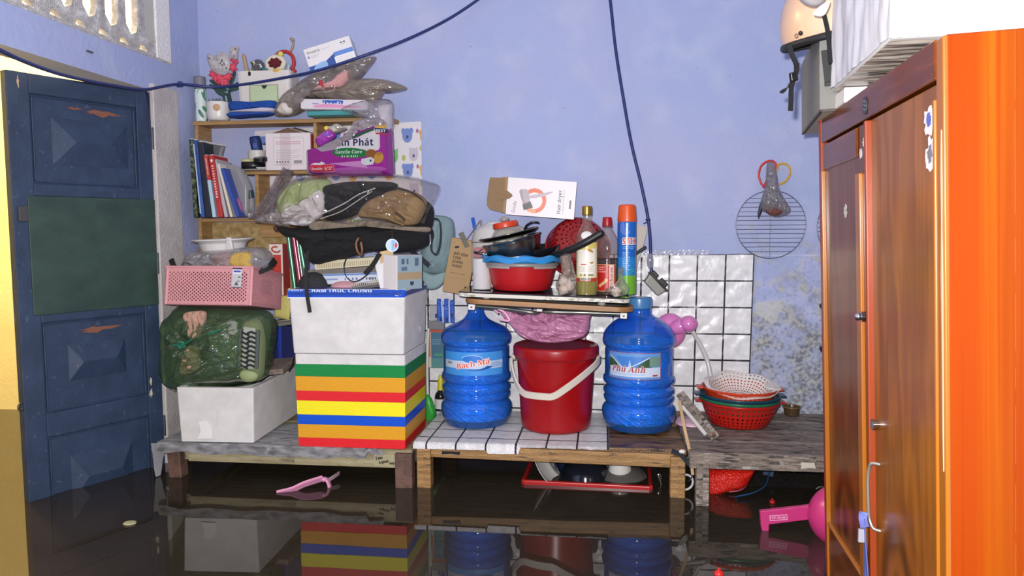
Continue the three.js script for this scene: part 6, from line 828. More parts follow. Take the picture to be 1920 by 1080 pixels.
  const hp = [V(0.1, 0.025, 0.03), Z(1040, 478, -2.72).sub(pan.position).applyMatrix4(inv), Z(1060, 472, -2.65).sub(pan.position).applyMatrix4(inv), Z(1095, 456, -2.62).sub(pan.position).applyMatrix4(inv), Z(1126, 438, -2.62).sub(pan.position).applyMatrix4(inv)];
  part(pan, 'handle_stem', capped(hp.slice(0, 3), 0.006, 16, 8), M(0x6f6a64, 0.3, { metalness: 0.9 })); const hg = capped(hp.slice(1), 0.0135, 40, 12); part(pan, 'handle', hg, M(0x131315, 0.45));
  // white rice cooker behind
  const rc = Z(940, 520, -2.90), r = thing('rice_cooker', 'white rice cooker half hidden behind the steel pot', 'rice cooker', V(rc.x, ftY(rc.x) + 0.0, -2.885)); const rw = M(0xcdc9c6, 0.3);
  part(r, 'cooker_body', smoothLathe([[0, 0.001], [0.09, 0.002], [0.105, 0.02], [0.115, 0.09], [0.114, 0.165], [0.112, 0.173]], 56, 50).scale(1, 1, 0.8), rw); part(r, 'lid', smoothLathe([[0.113, 0.177], [0.112, 0.192], [0.100, 0.222], [0.068, 0.243], [0.06, 0.245], [0.0, 0.248]], 56, 40).scale(1, 1, 0.8), rw); part(r, 'seam', at(new THREE.TorusGeometry(0.113, 0.002, 6, 64).scale(1, 0.8, 1), 0, 0.175, 0, Math.PI / 2), M(0x6a6664, 0.5)); part(r, 'lid_top', lathe([[0, 0.255], [0.05, 0.254], [0.056, 0.249], [0.056, 0.243]], 48).scale(1, 1, 0.8), rw);
  // hair dryer box
  const A = Z(953, 332, -2.86), B = Z(1082, 341, -2.86), wv = B.clone().sub(A), bw = wv.length(), bh = 0.143;
  const hb = thing('hair_dryer_box', 'white hair dryer box with an orange ring and open brown end flap', 'box', A.clone().addScaledVector(wv, 0.5), [0, 0.03, Math.atan2(wv.y, wv.x)]);
  const ht = canTex(768, 400, (g, W, H) => { g.fillStyle = '#ddd4d6'; g.fillRect(0, 0, W, H); g.lineWidth = 44; g.strokeStyle = '#d4541c'; g.beginPath(); g.arc(312, 232, 112, 0, 7); g.stroke(); g.strokeStyle = '#dc8a5c'; g.beginPath(); g.arc(312, 232, 112, 1.4, 2.4); g.stroke(); const poly = (c, p) => { g.fillStyle = c; g.beginPath(); p.forEach(([x, y], i) => i ? g.lineTo(x, y) : g.moveTo(x, y)); g.fill(); }; poly('#ad9ea8', [[232, 186], [330, 160], [470, 126], [508, 118], [512, 130], [470, 150], [420, 176], [300, 206], [240, 210]]); poly('#a3969e', [[134, 140], [150, 120], [210, 112], [238, 130], [262, 240], [190, 270], [160, 220]]); poly('#8e8289', [[134, 140], [150, 120], [165, 118], [200, 262], [190, 270]]); poly('#1f1c1e', [[180, 280], [266, 238], [304, 306], [200, 342]]); poly('#4d484a', [[180, 280], [266, 238], [272, 250], [186, 292]]); fit(g, 'Hair dryer', 612, 356, 260, 58, 'sans-serif', '#27252a', 'left', { style: 'bold', rot: -Math.PI / 2, stretch: true }); g.fillStyle = '#a79fa6'; for (let q = 90; q < 356; q += 13) g.fillRect(628, q, 20, 4 + rnd() * 5); g.fillStyle = '#3b383c'; g.beginPath(); g.rect(704, 200, 22, 92); g.fill(); fit(g, 'Goodo', 100, 380, 130, 52, 'sans-serif', '#2f2c31', 'left', { rot: -Math.PI / 2 + 0.12 }); });
  part(hb, 'box_body', at(rb(bw, bh, 0.085, 0.002), 0, -bh / 2, -0.0425), M(0xcfc9cf, 0.5)); part(hb, 'front_print', at(plate(bw - 0.002, bh - 0.002), 0, -bh / 2, 0.0006), printed(ht, 0.4));
  const kraft = M(0x8e7354, 0.8, { bumpMap: bumped(8), bumpScale: 0.002 }); part(hb, 'end_flap', at(prism([[0, -0.004], [-0.068, -0.006], [-0.072, -0.02], [-0.076, -0.09], [-0.074, -0.115], [-0.062, -0.128], [-0.02, -0.135], [0, -0.138]], 0.002), -bw / 2, 0, -0.006, 0, 0.15), kraft); part(hb, 'inner_tab', at(prism([[-0.03, 0], [0.0, 0.0], [0.018, -0.012], [0.022, -0.018], [0.01, -0.03], [-0.004, -0.034], [-0.03, -0.036]], 0.002), -bw / 2 + 0.001, -0.052, 0.0022), kraft); part(hb, 'end_flap', at(prism([[0, 0], [-0.034, -0.004], [-0.034, -0.13], [0, -0.138]], 0.0015), -bw / 2, 0.001, -0.001, 0, -0.3), M(0xa3845f, 0.8));
}
// perforated plastic: holes are cut by the alpha map
const holeTex = pixTex(64, 64, (u, v) => (Math.abs(u - 0.5) < 0.19 && Math.abs(v - 0.5) < 0.19 ? 0 : 1), { srgb: false }); 
const perforated = (color, nu, nv, rough = 0.3) => { const t = holeTex.clone(); t.repeat.set(nu, nv); t.needsUpdate = true; return M(color, rough, { alphaMap: t, alphaTest: 0.5 }); };
{
  const cc = Z(1082, 462, -2.86), c = thing('colander', 'dark red square-holed colander tipped on its side behind the oil bottle', 'colander', V(cc.x, cc.y - 0.006, -2.905), [1.05, 0, -0.06]);
  const red = 0x8a0f15; part(c, 'colander_wall', smoothLathe([[0.12, 0.0], [0.115, 0.03], [0.10, 0.062], [0.085, 0.078]], 64, 24), perforated(red, 36, 6)); part(c, 'colander_base', smoothLathe([[0.086, 0.077], [0.06, 0.084], [0.03, 0.087], [0.0, 0.088]], 64, 20), perforated(red, 20, 5)); part(c, 'inner_bowl', smoothLathe([[0.112, 0.0], [0.106, 0.03], [0.092, 0.056], [0.076, 0.070], [0.03, 0.078], [0, 0.079]], 48, 30), M(0x3d0508, 0.5)); part(c, 'rim', at(new THREE.TorusGeometry(0.122, 0.005, 10, 72), 0, 0, 0, Math.PI / 2), M(red, 0.3));
}
function handLabel(t, tex, r, y0, y1, a0, a1, rough = 0.35) { part(t, 'label', at(new THREE.CylinderGeometry(r, r, y1 - y0, 32, 1, true, a0, a1 - a0), 0, (y0 + y1) / 2, 0), printed(tex, rough)); }
{ // oil bottle
  const x = Z(1100, 550, -2.68).x, t = thing('oil_bottle', 'cooking oil bottle with a gold cap and pale yellow label on the folded table', 'bottle', V(x, ftY(x), -2.69)); const P = [[0, 0.001], [0.033, 0.001], [0.038, 0.006], [0.039, 0.05], [0.039, 0.19], [0.036, 0.215], [0.025, 0.238], [0.017, 0.255], [0.0155, 0.272], [0.0155, 0.286]];
  part(t, 'bottle_body', smoothLathe(P, 48, 80), M(0xf6f4ee, 0.04, { transmission: 0.95, thickness: 0 })); part(t, 'oil', smoothLathe([[0, 0.003], [0.034, 0.004], [0.0365, 0.012], [0.0365, 0.10], [0.0, 0.101]], 40, 30), M(0xc9c04a, 0.1, { transmission: 0.6, thickness: 0 })); part(t, 'cap', lathe([[0, 0.318], [0.0165, 0.317], [0.018, 0.314], [0.018, 0.287], [0.0165, 0.285], [0.0155, 0.285]], 32), M(0x9a7a32, 0.3, { metalness: 0.6 }));
  const tx = canTex(256, 384, (g, w, h) => { g.fillStyle = '#e0d6a8'; g.fillRect(0, 0, w, h); g.fillStyle = '#ece6da'; g.fillRect(34, 60, w - 68, h - 130); g.fillStyle = '#d9c76a'; g.beginPath(); g.moveTo(0, 0); g.lineTo(w, 0); g.lineTo(w, 40); g.quadraticCurveTo(128, 90, 0, 60); g.fill(); g.fillStyle = '#b98a3a'; g.beginPath(); g.moveTo(120, 60); g.quadraticCurveTo(190, 60, 200, 100); g.quadraticCurveTo(150, 96, 120, 60); g.fill(); g.beginPath(); g.moveTo(150, 196); g.lineTo(206, 186); g.lineTo(186, 214); g.fill(); g.fillStyle = '#c35a3a'; g.fillRect(70, 210, 60, 12); scrib(g, 40, 232, 170, 7, '#a99f86', 5); g.fillStyle = '#8e9a4a'; g.fillRect(56, 310, 22, 22); g.fillStyle = '#7c7a78'; g.beginPath(); g.arc(110, 320, 12, 0, 7); g.fill(); g.fillRect(140, 312, 60, 16); g.fillStyle = '#b93a24'; g.fillRect(0, 350, w, 34); g.fillStyle = '#dad4cc'; g.fillRect(60, 346, 110, 30); for (let i = 0; i < 22; i++) { g.fillStyle = '#4a4444'; g.fillRect(66 + i * 4.6, 349, 1.6 + (i % 3), 24); } });
  handLabel(t, tx, 0.0396, 0.05, 0.188, -1.15, 1.15); const rl = canTex(64, 64, (g) => { g.fillStyle = '#dcd8d6'; g.fillRect(0, 0, 64, 64); g.fillStyle = '#b7b2ae'; g.beginPath(); g.arc(34, 40, 12, 0, 7); g.fill(); }); part(t, 'neck_label', at(new THREE.SphereGeometry(0.02, 20, 14).scale(1, 0.85, 0.25), 0, 0.212, 0.033, -0.35), printed(rl, 0.5));
}
{ // sauce bottle
  const x = Z(1138, 546, -2.73).x, t = thing('sauce_bottle', 'dark fish sauce bottle with a red cap and red label beside the oil bottle', 'bottle', V(x, ftY(x), -2.76)); part(t, 'bottle_body', smoothLathe([[0, 0.001], [0.035, 0.001], [0.041, 0.008], [0.042, 0.06], [0.041, 0.12], [0.036, 0.135], [0.040, 0.15], [0.041, 0.175], [0.036, 0.205], [0.022, 0.232], [0.0165, 0.245], [0.0165, 0.258]], 48, 90), M(0xf4ece8, 0.04, { transmission: 0.95, thickness: 0 })); part(t, 'sauce', smoothLathe([[0, 0.003], [0.036, 0.003], [0.0395, 0.01], [0.0398, 0.118], [0.034, 0.132], [0, 0.133]], 40, 40), M(0x2c0d08, 0.08)); part(t, 'cap', lathe([[0, 0.282], [0.015, 0.281], [0.0165, 0.278], [0.018, 0.258], [0.018, 0.25], [0.0165, 0.25]], 28), M(0xa01420, 0.35)); part(t, 'neck_ring', at(new THREE.TorusGeometry(0.018, 0.002, 8, 32), 0, 0.247, 0, Math.PI / 2), M(0x8d1520, 0.4));
  const tx = canTex(256, 256, (g, w, h) => { g.fillStyle = '#b92522'; g.fillRect(0, 0, w, h); g.fillStyle = '#dcd0c6'; g.fillRect(186, 0, 52, h); fit(g, 'Chin-su', 224, 196, 170, 44, 'serif', '#b92522', 'left', { rot: -Math.PI / 2, style: 'italic bold' }); g.fillStyle = '#3c3230'; g.fillRect(194, 200, 34, 44); g.fillStyle = '#d9b078'; g.beginPath(); g.moveTo(60, 200); g.lineTo(140, 150); g.lineTo(160, 166); g.lineTo(80, 222); g.fill(); g.beginPath(); g.arc(152, 150, 18, 0, 7); g.fill(); scrib(g, 40, 20, 100, 12, '#e0c0b8', 3); g.strokeStyle = '#dfb070'; g.lineWidth = 6; g.strokeRect(3, 3, w - 6, h - 6); });
  handLabel(t, tx, 0.0426, 0.012, 0.11, -1.3, 0.75);
}
{ // insect spray
  const x = Z(1175, 548, -2.75).x, t = thing('spray_can', 'tall blue and green spray can with an orange cap, right of the sauce bottle', 'spray can', V(x, ftY(x), -2.765)); const tx = canTex(256, 512, (g, w, h) => { g.fillStyle = '#1f63b8'; g.fillRect(0, 0, w, h); const G = g.createLinearGradient ? g.createLinearGradient(0, 300, 0, 400) : null; g.fillStyle = '#2c7fc4'; g.fillRect(0, 250, w, 130); for (let i = 0; i < 40; i++) { g.fillStyle = i % 2 ? '#3f9a9a' : '#2f86b8'; g.fillRect(rnd() * w, 330 + rnd() * 50, 40, 6); } g.fillStyle = '#6aa92e'; g.fillRect(0, 376, w, 136); g.fillStyle = '#8fc04a'; scrib(g, 20, 420, 90, 5, '#a9cf78', 6); g.strokeStyle = '#7f86d0'; g.lineWidth = 4; for (let i = 0; i < 5; i++) { g.beginPath(); g.arc(90, 50, 10 + i * 9, 0.5, 4.4); g.stroke(); } fit(g, 'STIX', 64, 160, 130, 56, 'sans-serif', '#c4432f', 'left', { style: 'bold', stroke: '#e6dada', sw: 10, stretch: true }); scrib(g, 70, 176, 110, 6, '#9fc0e6', 2); scrib(g, 70, 216, 60, 8, '#a9c8ea', 9); });
  part(t, 'can_body', lathe([[0, 0.001], [0.031, 0.001], [0.0345, 0.005], [0.0345, 0.262], [0.033, 0.268], [0, 0.27]], 48), printed(tx, 0.25)); const ug = t.children[0].geometry, uv = ug.attributes.uv; for (let i = 0; i < uv.count; i++) { uv.setX(i, uv.getX(i) * 2 + 0.42); } { const p = ug.attributes.position; for (let i = 0; i < p.count; i++) uv.setY(i, clamp(p.getY(i) / 0.27)); }
  part(t, 'cap', lathe([[0.0335, 0.266], [0.0345, 0.268], [0.0345, 0.278], [0.031, 0.322], [0.029, 0.327], [0.02, 0.329], [0, 0.328]], 48), M(0xd8541a, 0.35));
}
{ // bags of garlic
  const garlic = (name, label, px, z, T, s, cx, cy, n) => { const b = blobAt(px, z, T, { amp: 0.006, freq: 40, crease: 0.010, p: 3, back: 1, n: 90, rings: 20, s }); const t = thing(name, label, 'bag', b.at); part(t, 'bag_skin', b.g, film(0xf2efec, 0.9, 0.012, 7)); const c = Z(cx, cy, z); for (let i = 0; i < n; i++) { const k = thing('garlic_bulb', `${['large', 'small', 'tilted'][i]} white garlic bulb inside the ${s === 1 ? 'tall twisted bag left of the oil bottle' : 'squat bag in front of the sauce bottle'}`, 'garlic', c.clone().add(V([-0.008, 0.012, -0.006][i], [-0.006, 0.006, 0.022][i], 0)), [0.2, i, 0.4 - i * 0.5]); part(k, 'bulb', smoothLathe([[0.003, -0.016], [0.013, -0.014], [0.019, -0.002], [0.014, 0.012], [0.005, 0.02], [0.003, 0.03], [0, 0.031]], 24, 30), M(0xd9c9bd, 0.7)); } return t; };
  garlic('plastic_bag', 'clear bag of garlic with tall twisted neck, left of the oil bottle', [[1056, 476], [1068, 474], [1074, 490], [1078, 510], [1082, 528], [1078, 545], [1068, 553], [1052, 550], [1042, 538], [1046, 522], [1054, 510], [1052, 492]], -2.645, 0.03, 1, 1061, 540, 3);
  garlic('plastic_bag', 'small clear bag of garlic with a pinched top in front of the sauce bottle', [[1160, 502], [1170, 502], [1168, 514], [1170, 524], [1180, 540], [1176, 552], [1158, 556], [1142, 552], [1134, 544], [1148, 536], [1158, 526], [1162, 514]], -2.645, 0.028, 2, 1160, 544, 1);
  const wg = blobAt([[1052, 478], [1062, 476], [1070, 500], [1066, 520], [1056, 522], [1052, 500]], -2.66, 0.012, { amp: 0.004, freq: 40, crease: 0.006, s: 4 }); solo('dried_herbs', 'brown dried skins in the twisted neck of the garlic bag', 'herbs', wg.g, M(0x8d7663, 0.8), wg.at);
  const cb = solo('cutting_board', 'pale beige cutting board leaning on the wall behind the orange-capped can', 'cutting board', prism([[-0.036, -0.1], [0.02, -0.1], [0.04, 0.07], [0.034, 0.078], [-0.036, 0.086]], 0.008, 0.001), M(0xb9afa4, 0.6), Z(1190, 460, -2.93), [-0.15, 0, -0.16]);
  solo('sharpening_rod', 'thin black rod poking out to the right behind the orange-capped can', 'rod', capped([Z(1108, 535, -2.87), Z(1160, 498, -2.86), Z(1209, 464, -2.85)], 0.006, 12, 10), M(0x131316, 0.4));
  const sb = solo('sponge', 'reddish kitchen sponge wedged beside the tissue roll behind the blue basin', 'sponge', rb(0.05, 0.04, 0.03, 0.008), M(0xb5797f, 0.9), Z(900, 474, -2.80)); const yl = blobAt([[1008, 492], [1016, 480], [1040, 478], [1056, 484], [1050, 494], [1020, 497]], -2.80, 0.015, { amp: 0.004, freq: 40, s: 3 }); solo('cloth', 'dull mustard rag in the blue basin under the pan handle', 'cloth', yl.g, M(0x6d5a22, 0.9), yl.at);
}
// --- between the stacks: paper bag, cap, brushes
{
  const o = Z(862, 500, -2.87), t = thing('paper_bag', 'brown paper bag printed with an optician name, slung left of the folded table', 'bag', o, [0, 0.1, -0.19]); const tx = canTex(256, 420, (g, w, h) => { g.fillStyle = '#a98a62'; g.fillRect(0, 0, w, h); for (let i = 0; i < 300; i++) { g.fillStyle = `rgba(${rnd() > 0.5 ? '90,66,40' : '200,170,130'},0.12)`; g.fillRect(rnd() * w, rnd() * h, 30 * rnd(), 2); } g.fillStyle = '#2f2720'; g.beginPath(); g.ellipse(66, 66, 24, 9, -0.2, 0, 7); g.fill(); fit(g, 'MAT KÍNH', 44, 126, 150, 30, 'sans-serif', '#2f2720', 'left', { style: 'bold', stretch: true }); mark(g, 83, 98, 12, 3, '#2f2720'); mark(g, 87, 93, 9, 3, '#2f2720', -0.7); fit(g, 'LONG', 44, 156, 90, 30, 'sans-serif', '#2f2720', 'left', { style: 'bold' }); fit(g, 'HOÀNG', 44, 188, 110, 30, 'sans-serif', '#2f2720', 'left', { style: 'bold' }); fit(g, 'THANH', 44, 220, 110, 30, 'sans-serif', '#2f2720', 'left', { style: 'bold' }); scrib(g, 44, 262, 150, 8, '#6b5238', 1); scrib(g, 40, 300, 180, 5, '#8a6d48', 1); g.beginPath(); g.fillStyle = '#3b3026'; g.arc(226, 372, 20, 0, 7); g.fill(); });
  part(t, 'bag_body', at(rb(0.102, 0.215, 0.05, 0.003), 0, 0, -0.025), M(0x9a7c56, 0.8, { bumpMap: bumped(8), bumpScale: 0.002 })); part(t, 'front_print', at(plate(0.1, 0.213), 0, 0, 0.0007), printed(tx, 0.75)); part(t, 'olive_tape', at(rb(0.02, 0.062, 0.002, 0.0005), -0.002, 0.106, 0.003, 0.0, 0, 0.62), M(0x45442f, 0.5)); part(t, 'string_handle', capped([[0.006, 0.107, 0.0], [0.035, 0.17, -0.01], [0.048, 0.195, -0.01], [0.05, 0.16, -0.012]], 0.002, 20, 6), M(0x8c7a62, 0.8));
  solo('ribbon', 'shiny blue ribbon hanging down the wall beside the paper bag', 'ribbon', strap([Z(886, 408, -2.93), Z(890, 430, -2.92), Z(891, 460, -2.92), Z(893, 492, -2.92)], 0.014, 0.002, V(1, 0, 0.3), 20), M(0x2f5fc0, 0.3));
  const c = blobAt([[806, 406], [828, 404], [848, 411], [853, 430], [852, 462], [846, 492], [838, 512], [812, 514], [790, 508], [788, 480], [796, 440]], -2.92, 0.055, { amp: 0.005, freq: 14, fold: 0.006, dir: 1.2, p: 3, n: 110, rings: 26, s: 2 }); const cap = thing('cap', 'pale teal cloth cap hanging on the wall beside the black bag', 'cap', c.at); const teal = M(0x7d9499, 0.85, { bumpMap: bumped(12), bumpScale: 0.002 }); part(cap, 'crown', c.g, teal); const br = blobAt([[790, 508], [812, 514], [838, 510], [834, 528], [820, 541], [804, 543], [792, 534]], -2.90, 0.018, { p: 4, s: 3 }); part(cap, 'brim', br.g, M(0x87a0a3, 0.85), br.at.clone().sub(c.at)); const ct = canTex(96, 40, (g, w, h) => { g.fillStyle = '#7d9499'; g.fillRect(0, 0, w, h); fit(g, 'NYC', 6, 32, 84, 34, 'serif', '#1f2428', 'left', { style: 'bold' }); }); part(cap, 'lettering', at(plate(0.034, 0.013, 0.0008), ...Z(806, 497, -2.855).sub(c.at).toArray(), -0.1), printed(ct, 0.8));
}
{
  const t = thing('toothbrush_holder', 'hanging holder with blue toothbrush packs on the tiled sheet left of the bottle', 'holder', Z(832, 582, -3.0)); const P = (x, y, z = -2.985) => Z(x, y, z).sub(t.position); const blue = M(0x4f86f0, 0.12, { transmission: 0.45, thickness: 0, bumpMap: bumped(8, crinkleBump), bumpScale: 0.006 }), wb = M(0xb8c8ec, 0.3), dk = M(0x1d2b66, 0.4);
  part(t, 'back_plate', at(rb(0.036, 0.06, 0.006, 0.002), ...P(814, 586, -3.008).toArray()), M(0xa9acb2, 0.4)); for (const [x0, y0, x1, y1, r] of [[822, 560, 824, 604, 0.009], [836, 560, 838, 606, 0.01], [848, 562, 848, 606, 0.008]]) part(t, 'brush_sleeve', at(rb(r * 2.1, P(x0, y0).y - P(x1, y1).y, 0.012, 0.005), P((x0 + x1) / 2, y0).x, (P(x0, y0).y + P(x1, y1).y) / 2, P(x0, y0).z), blue);
  for (const [x0, y0, x1, y1] of [[828, 566, 831, 604], [842, 564, 843, 604]]) part(t, 'brush_handle', capped([P(x0, y0, -2.97), P((x0 + x1) / 2, (y0 + y1) / 2, -2.97), P(x1, y1, -2.97)], 0.004, 10, 8), wb); for (const [x, y] of [[818, 592], [827, 598], [847, 590], [838, 600]]) part(t, 'dark_tip', at(rb(0.009, 0.016, 0.006, 0.002), ...P(x, y, -2.968).toArray()), dk);
  const g = fb(803, 603, 833, 618, -2.985), gb = thing('soap_dish', 'small grey box on the tiled sheet under the toothbrush holder', 'dish', V(g.x, g.y, -2.995)); part(gb, 'dish_body', at(rb(g.w, g.h, 0.03, 0.003), 0, g.h / 2, 0), M(0x76777c, 0.5)); part(gb, 'dish_rim', at(rb(g.w + 0.004, 0.003, 0.034, 0.001), 0, g.h, 0), M(0x8f9096, 0.5));
  const f = fb(801, 617, 833, 690, -2.985), pk = thing('packet', 'teal packet with a red and white edge hanging under the grey soap box', 'packet', V(f.x, f.y, -2.99)); const tx = canTex(96, 200, (q, w, h) => { q.fillStyle = '#4a7087'; q.fillRect(0, 0, w, h); q.fillStyle = '#b9563f'; q.fillRect(0, 0, w, 14); q.fillStyle = '#c8b8a6'; q.fillRect(0, 14, 22, h); q.fillStyle = '#c26a4a'; q.fillRect(4, 24, 14, 120); scrib(q, 30, 50, 56, 6, '#8fb0c0', 3); q.fillStyle = '#4f9a72'; q.fillRect(40, 126, 50, 12); q.fillStyle = '#5a8c8c'; q.fillRect(22, 150, 74, 50); }); part(pk, 'packet_body', at(rb(f.w, f.h, 0.012, 0.003), 0, f.h / 2, 0), M(0x5a7d92, 0.35)); part(pk, 'front_print', at(plate(f.w * 0.97, f.h * 0.97), 0, f.h / 2, 0.0066), printed(tx, 0.3));
  const gr = thing('dish_brush', 'white-handled brush with a bright green end standing by the striped box', 'brush', Z(806, 770, -2.93)); const gp = (x, y, z) => Z(x, y, z).sub(gr.position); part(gr, 'handle', capped([gp(803, 618, -2.96), gp(801, 680, -2.955), gp(802, 742, -2.95)], 0.006, 16, 10), M(0xc9cdc8, 0.35)); const gb2 = blobAt([[800, 740], [806, 742], [814, 760], [818, 776], [812, 790], [802, 798], [798, 780]], -2.93, 0.02, { p: 3, s: 2 }); part(gr, 'brush_head', gb2.g, M(0x2f9a3c, 0.4), gb2.at.clone().sub(gr.position));
  const b = Z(827, 766, -2.96), sb = thing('sauce_bottle', 'tiny bottle with a yellow top and black shoulders behind the left blue bottle', 'bottle', V(b.x, TM + 0.006, -2.955)); part(sb, 'bottle_body', smoothLathe([[0, 0.001], [0.022, 0.001], [0.024, 0.008], [0.024, 0.055], [0.02, 0.07], [0.011, 0.082], [0.01, 0.09]], 28, 40), M(0x17171a, 0.2)); part(sb, 'label', at(new THREE.CylinderGeometry(0.0245, 0.0245, 0.04, 28, 1, true), 0, 0.03, 0), M(0xc9c6c4, 0.5)); part(sb, 'yellow_neck', lathe([[0.012, 0.085], [0.012, 0.125], [0.008, 0.132], [0.007, 0.145], [0, 0.146]], 24), M(0xc9bf2a, 0.35));
}
// plug adaptor hanging on the second cable
{
  const o = Z(1226, 535, -2.90), t = thing('plug_adaptor', 'grey plug adaptor with black edge dangling on the blue cable over the tiled sheet', 'adaptor', o, [0, 0.1, -0.82]); part(t, 'adaptor_body', frustum(0.062, 0.032, 0.05, 0.03, 0.05, 0.005).translate(0, -0.025, 0).rotateZ(Math.PI / 2 * 0), M(0x8f8c84, 0.4)); const k = M(0x17171a, 0.4); t.children[0].geometry.scale(1.25, 0.62, 1); t.scale.setScalar(1.18); part(t, 'black_edge', at(rb(0.084, 0.008, 0.034, 0.002), 0, 0.018, 0.001), k); part(t, 'clip', at(rb(0.03, 0.018, 0.012, 0.003), 0.012, 0.026, 0.014), k); part(t, 'plug_block', at(rb(0.024, 0.014, 0.03, 0.003), -0.026, 0.026, 0.0), k);
}

// =================== RIGHT SIDE, WALL, CABLES ===================
{ // pink scoop behind the right bottle
  const o = Z(1262, 620, -2.90), t = thing('water_scoop', 'shiny pink rounded plastic scoop hanging behind the right blue bottle', 'scoop', o); const pk = M(0xd279b4, 0.2); const P = (x, y, z) => Z(x, y, z).sub(o);
  part(t, 'scoop_body', at(new THREE.SphereGeometry(0.068, 36, 24).scale(0.9, 1, 0.6), ...P(1256, 620, -2.92).toArray()), pk); part(t, 'spout', merge([at(new THREE.SphereGeometry(0.034, 28, 18).scale(1, 0.92, 1), ...P(1291, 607, -2.87).toArray()), at(new THREE.SphereGeometry(0.036, 24, 16).scale(1.5, 0.85, 0.9), ...P(1278, 611, -2.885).toArray(), 0, 0, 0.35)]), pk); part(t, 'dot', at(new THREE.SphereGeometry(0.003, 8, 6), ...P(1300, 604, -2.843).toArray()), M(0x8a4a78, 0.4));
  solo('bath_brush', 'curved white plastic handle leaning on the tiled sheet above the colanders', 'handle', capped([Z(1299, 622, -2.93), Z(1312, 645, -2.94), Z(1326, 676, -2.94), Z(1334, 715, -2.92)], 0.0085, 30, 12), M(0xc9c5c2, 0.3));
}
{ // stack of colanders
  const c = V(0.503, TR + 0.002, -2.80); const grp = 'colanders stacked on the dark right table';
  const col = (label, color, y, rb0, rt, h, ears, map, extra) => { const t = thing('colander', label, 'colander', V(c.x, c.y + y, c.z), [0, 0, -0.012], grp); const m = M(color, 0.28); part(t, 'colander_wall', smoothLathe([[rb0, 0.008], [rb0 + (rt - rb0) * 0.45, h * 0.4], [rt - 0.004, h - 0.012]], 72, 20), perforated(color, map, 6)); part(t, 'colander_base', lathe([[0, 0.004], [rb0 - 0.01, 0.003], [rb0, 0.008]], 48), m); part(t, 'rim', lathe([[rt - 0.006, h - 0.012], [rt + 0.002, h - 0.010], [rt + 0.004, h - 0.002], [rt + 0.001, h], [rt - 0.004, h - 0.002], [rt - 0.006, h - 0.012]], 72), m); if (ears) for (const s of [-1, 1]) part(t, 'handle', at(rb(0.026, 0.008, 0.05, 0.0035), s * (rt + 0.008), h - 0.006, 0), m); return t; };
  col('bright red perforated colander at the bottom of the stack', 0xb01a12, 0, 0.103, 0.141, 0.096, true, 46); col('dark green colander, second from the bottom of the stack', 0x1f6a4a, 0.045, 0.106, 0.142, 0.062, false, 46); col('navy teal colander, third from the bottom of the stack', 0x123f55, 0.058, 0.106, 0.143, 0.062, true, 46); col('orange red colander under the white one in the stack', 0xc23a18, 0.078, 0.10, 0.134, 0.066, true, 46);
  // white scalloped one on top, tipped towards the viewer
  const w = thing('colander', 'white shallow colander with round holes and a scalloped rim on top of the stack', 'colander', V(c.x + 0.004, c.y + 0.102, c.z), [0.2, 0, -0.02], grp); const wt = pixTex(64, 64, (u, v) => (Math.hypot(u - 0.5, v - 0.5) < 0.25 ? 0 : 1), { srgb: false, rep: [46, 6] }); const wm = M(0xd6cac2, 0.35, { alphaMap: wt, alphaTest: 0.5 });
  part(w, 'colander_wall', sheet((u, v) => { const a = u * Math.PI * 2, r = lerp(0.068, 0.117, v), y = lerp(0.002, 0.052, Math.pow(v, 1.2)) + 0.004 * v * Math.sin(a * 6); return [r * Math.sin(a), y, r * Math.cos(a)]; }, 96, 12), wm); part(w, 'rim', sheet((u, v) => { const a = u * Math.PI * 2, r = lerp(0.116, 0.131 + 0.003 * Math.sin(a * 6), v), y = lerp(0.052, 0.049, v) + 0.004 * Math.sin(a * 6); return [r * Math.sin(a), y, r * Math.cos(a)]; }, 96, 3), M(0xd9cfc8, 0.3)); part(w, 'colander_base', lathe([[0, 0.0], [0.03, 0.0005], [0.068, 0.002]], 48), M(0xd6cac2, 0.35, { alphaMap: (() => { const q = wt.clone(); q.repeat.set(36, 4); q.needsUpdate = true; return q; })(), alphaTest: 0.5 })); part(w, 'handle', at(rb(0.05, 0.006, 0.06, 0.003), 0.112, 0.049, 0.0), M(0xd9cfc8, 0.3));
}
{ const p = Z(1482, 790, -2.97), t = thing('plastic_cup', 'small brown plastic tub on the dark right table near the mouldy wall', 'cup', V(p.x, TR + 0.002, -2.955)); const m = M(0x5b4630, 0.25, { transmission: 0.3 }); part(t, 'tub_body', lathe([[0, 0.002], [0.025, 0.002], [0.027, 0.005], [0.031, 0.034], [0.029, 0.034], [0.025, 0.006], [0, 0.005]], 36), m); part(t, 'rim', at(new THREE.TorusGeometry(0.032, 0.003, 8, 40), 0, 0.035, 0, Math.PI / 2), M(0x6a5238, 0.25)); }
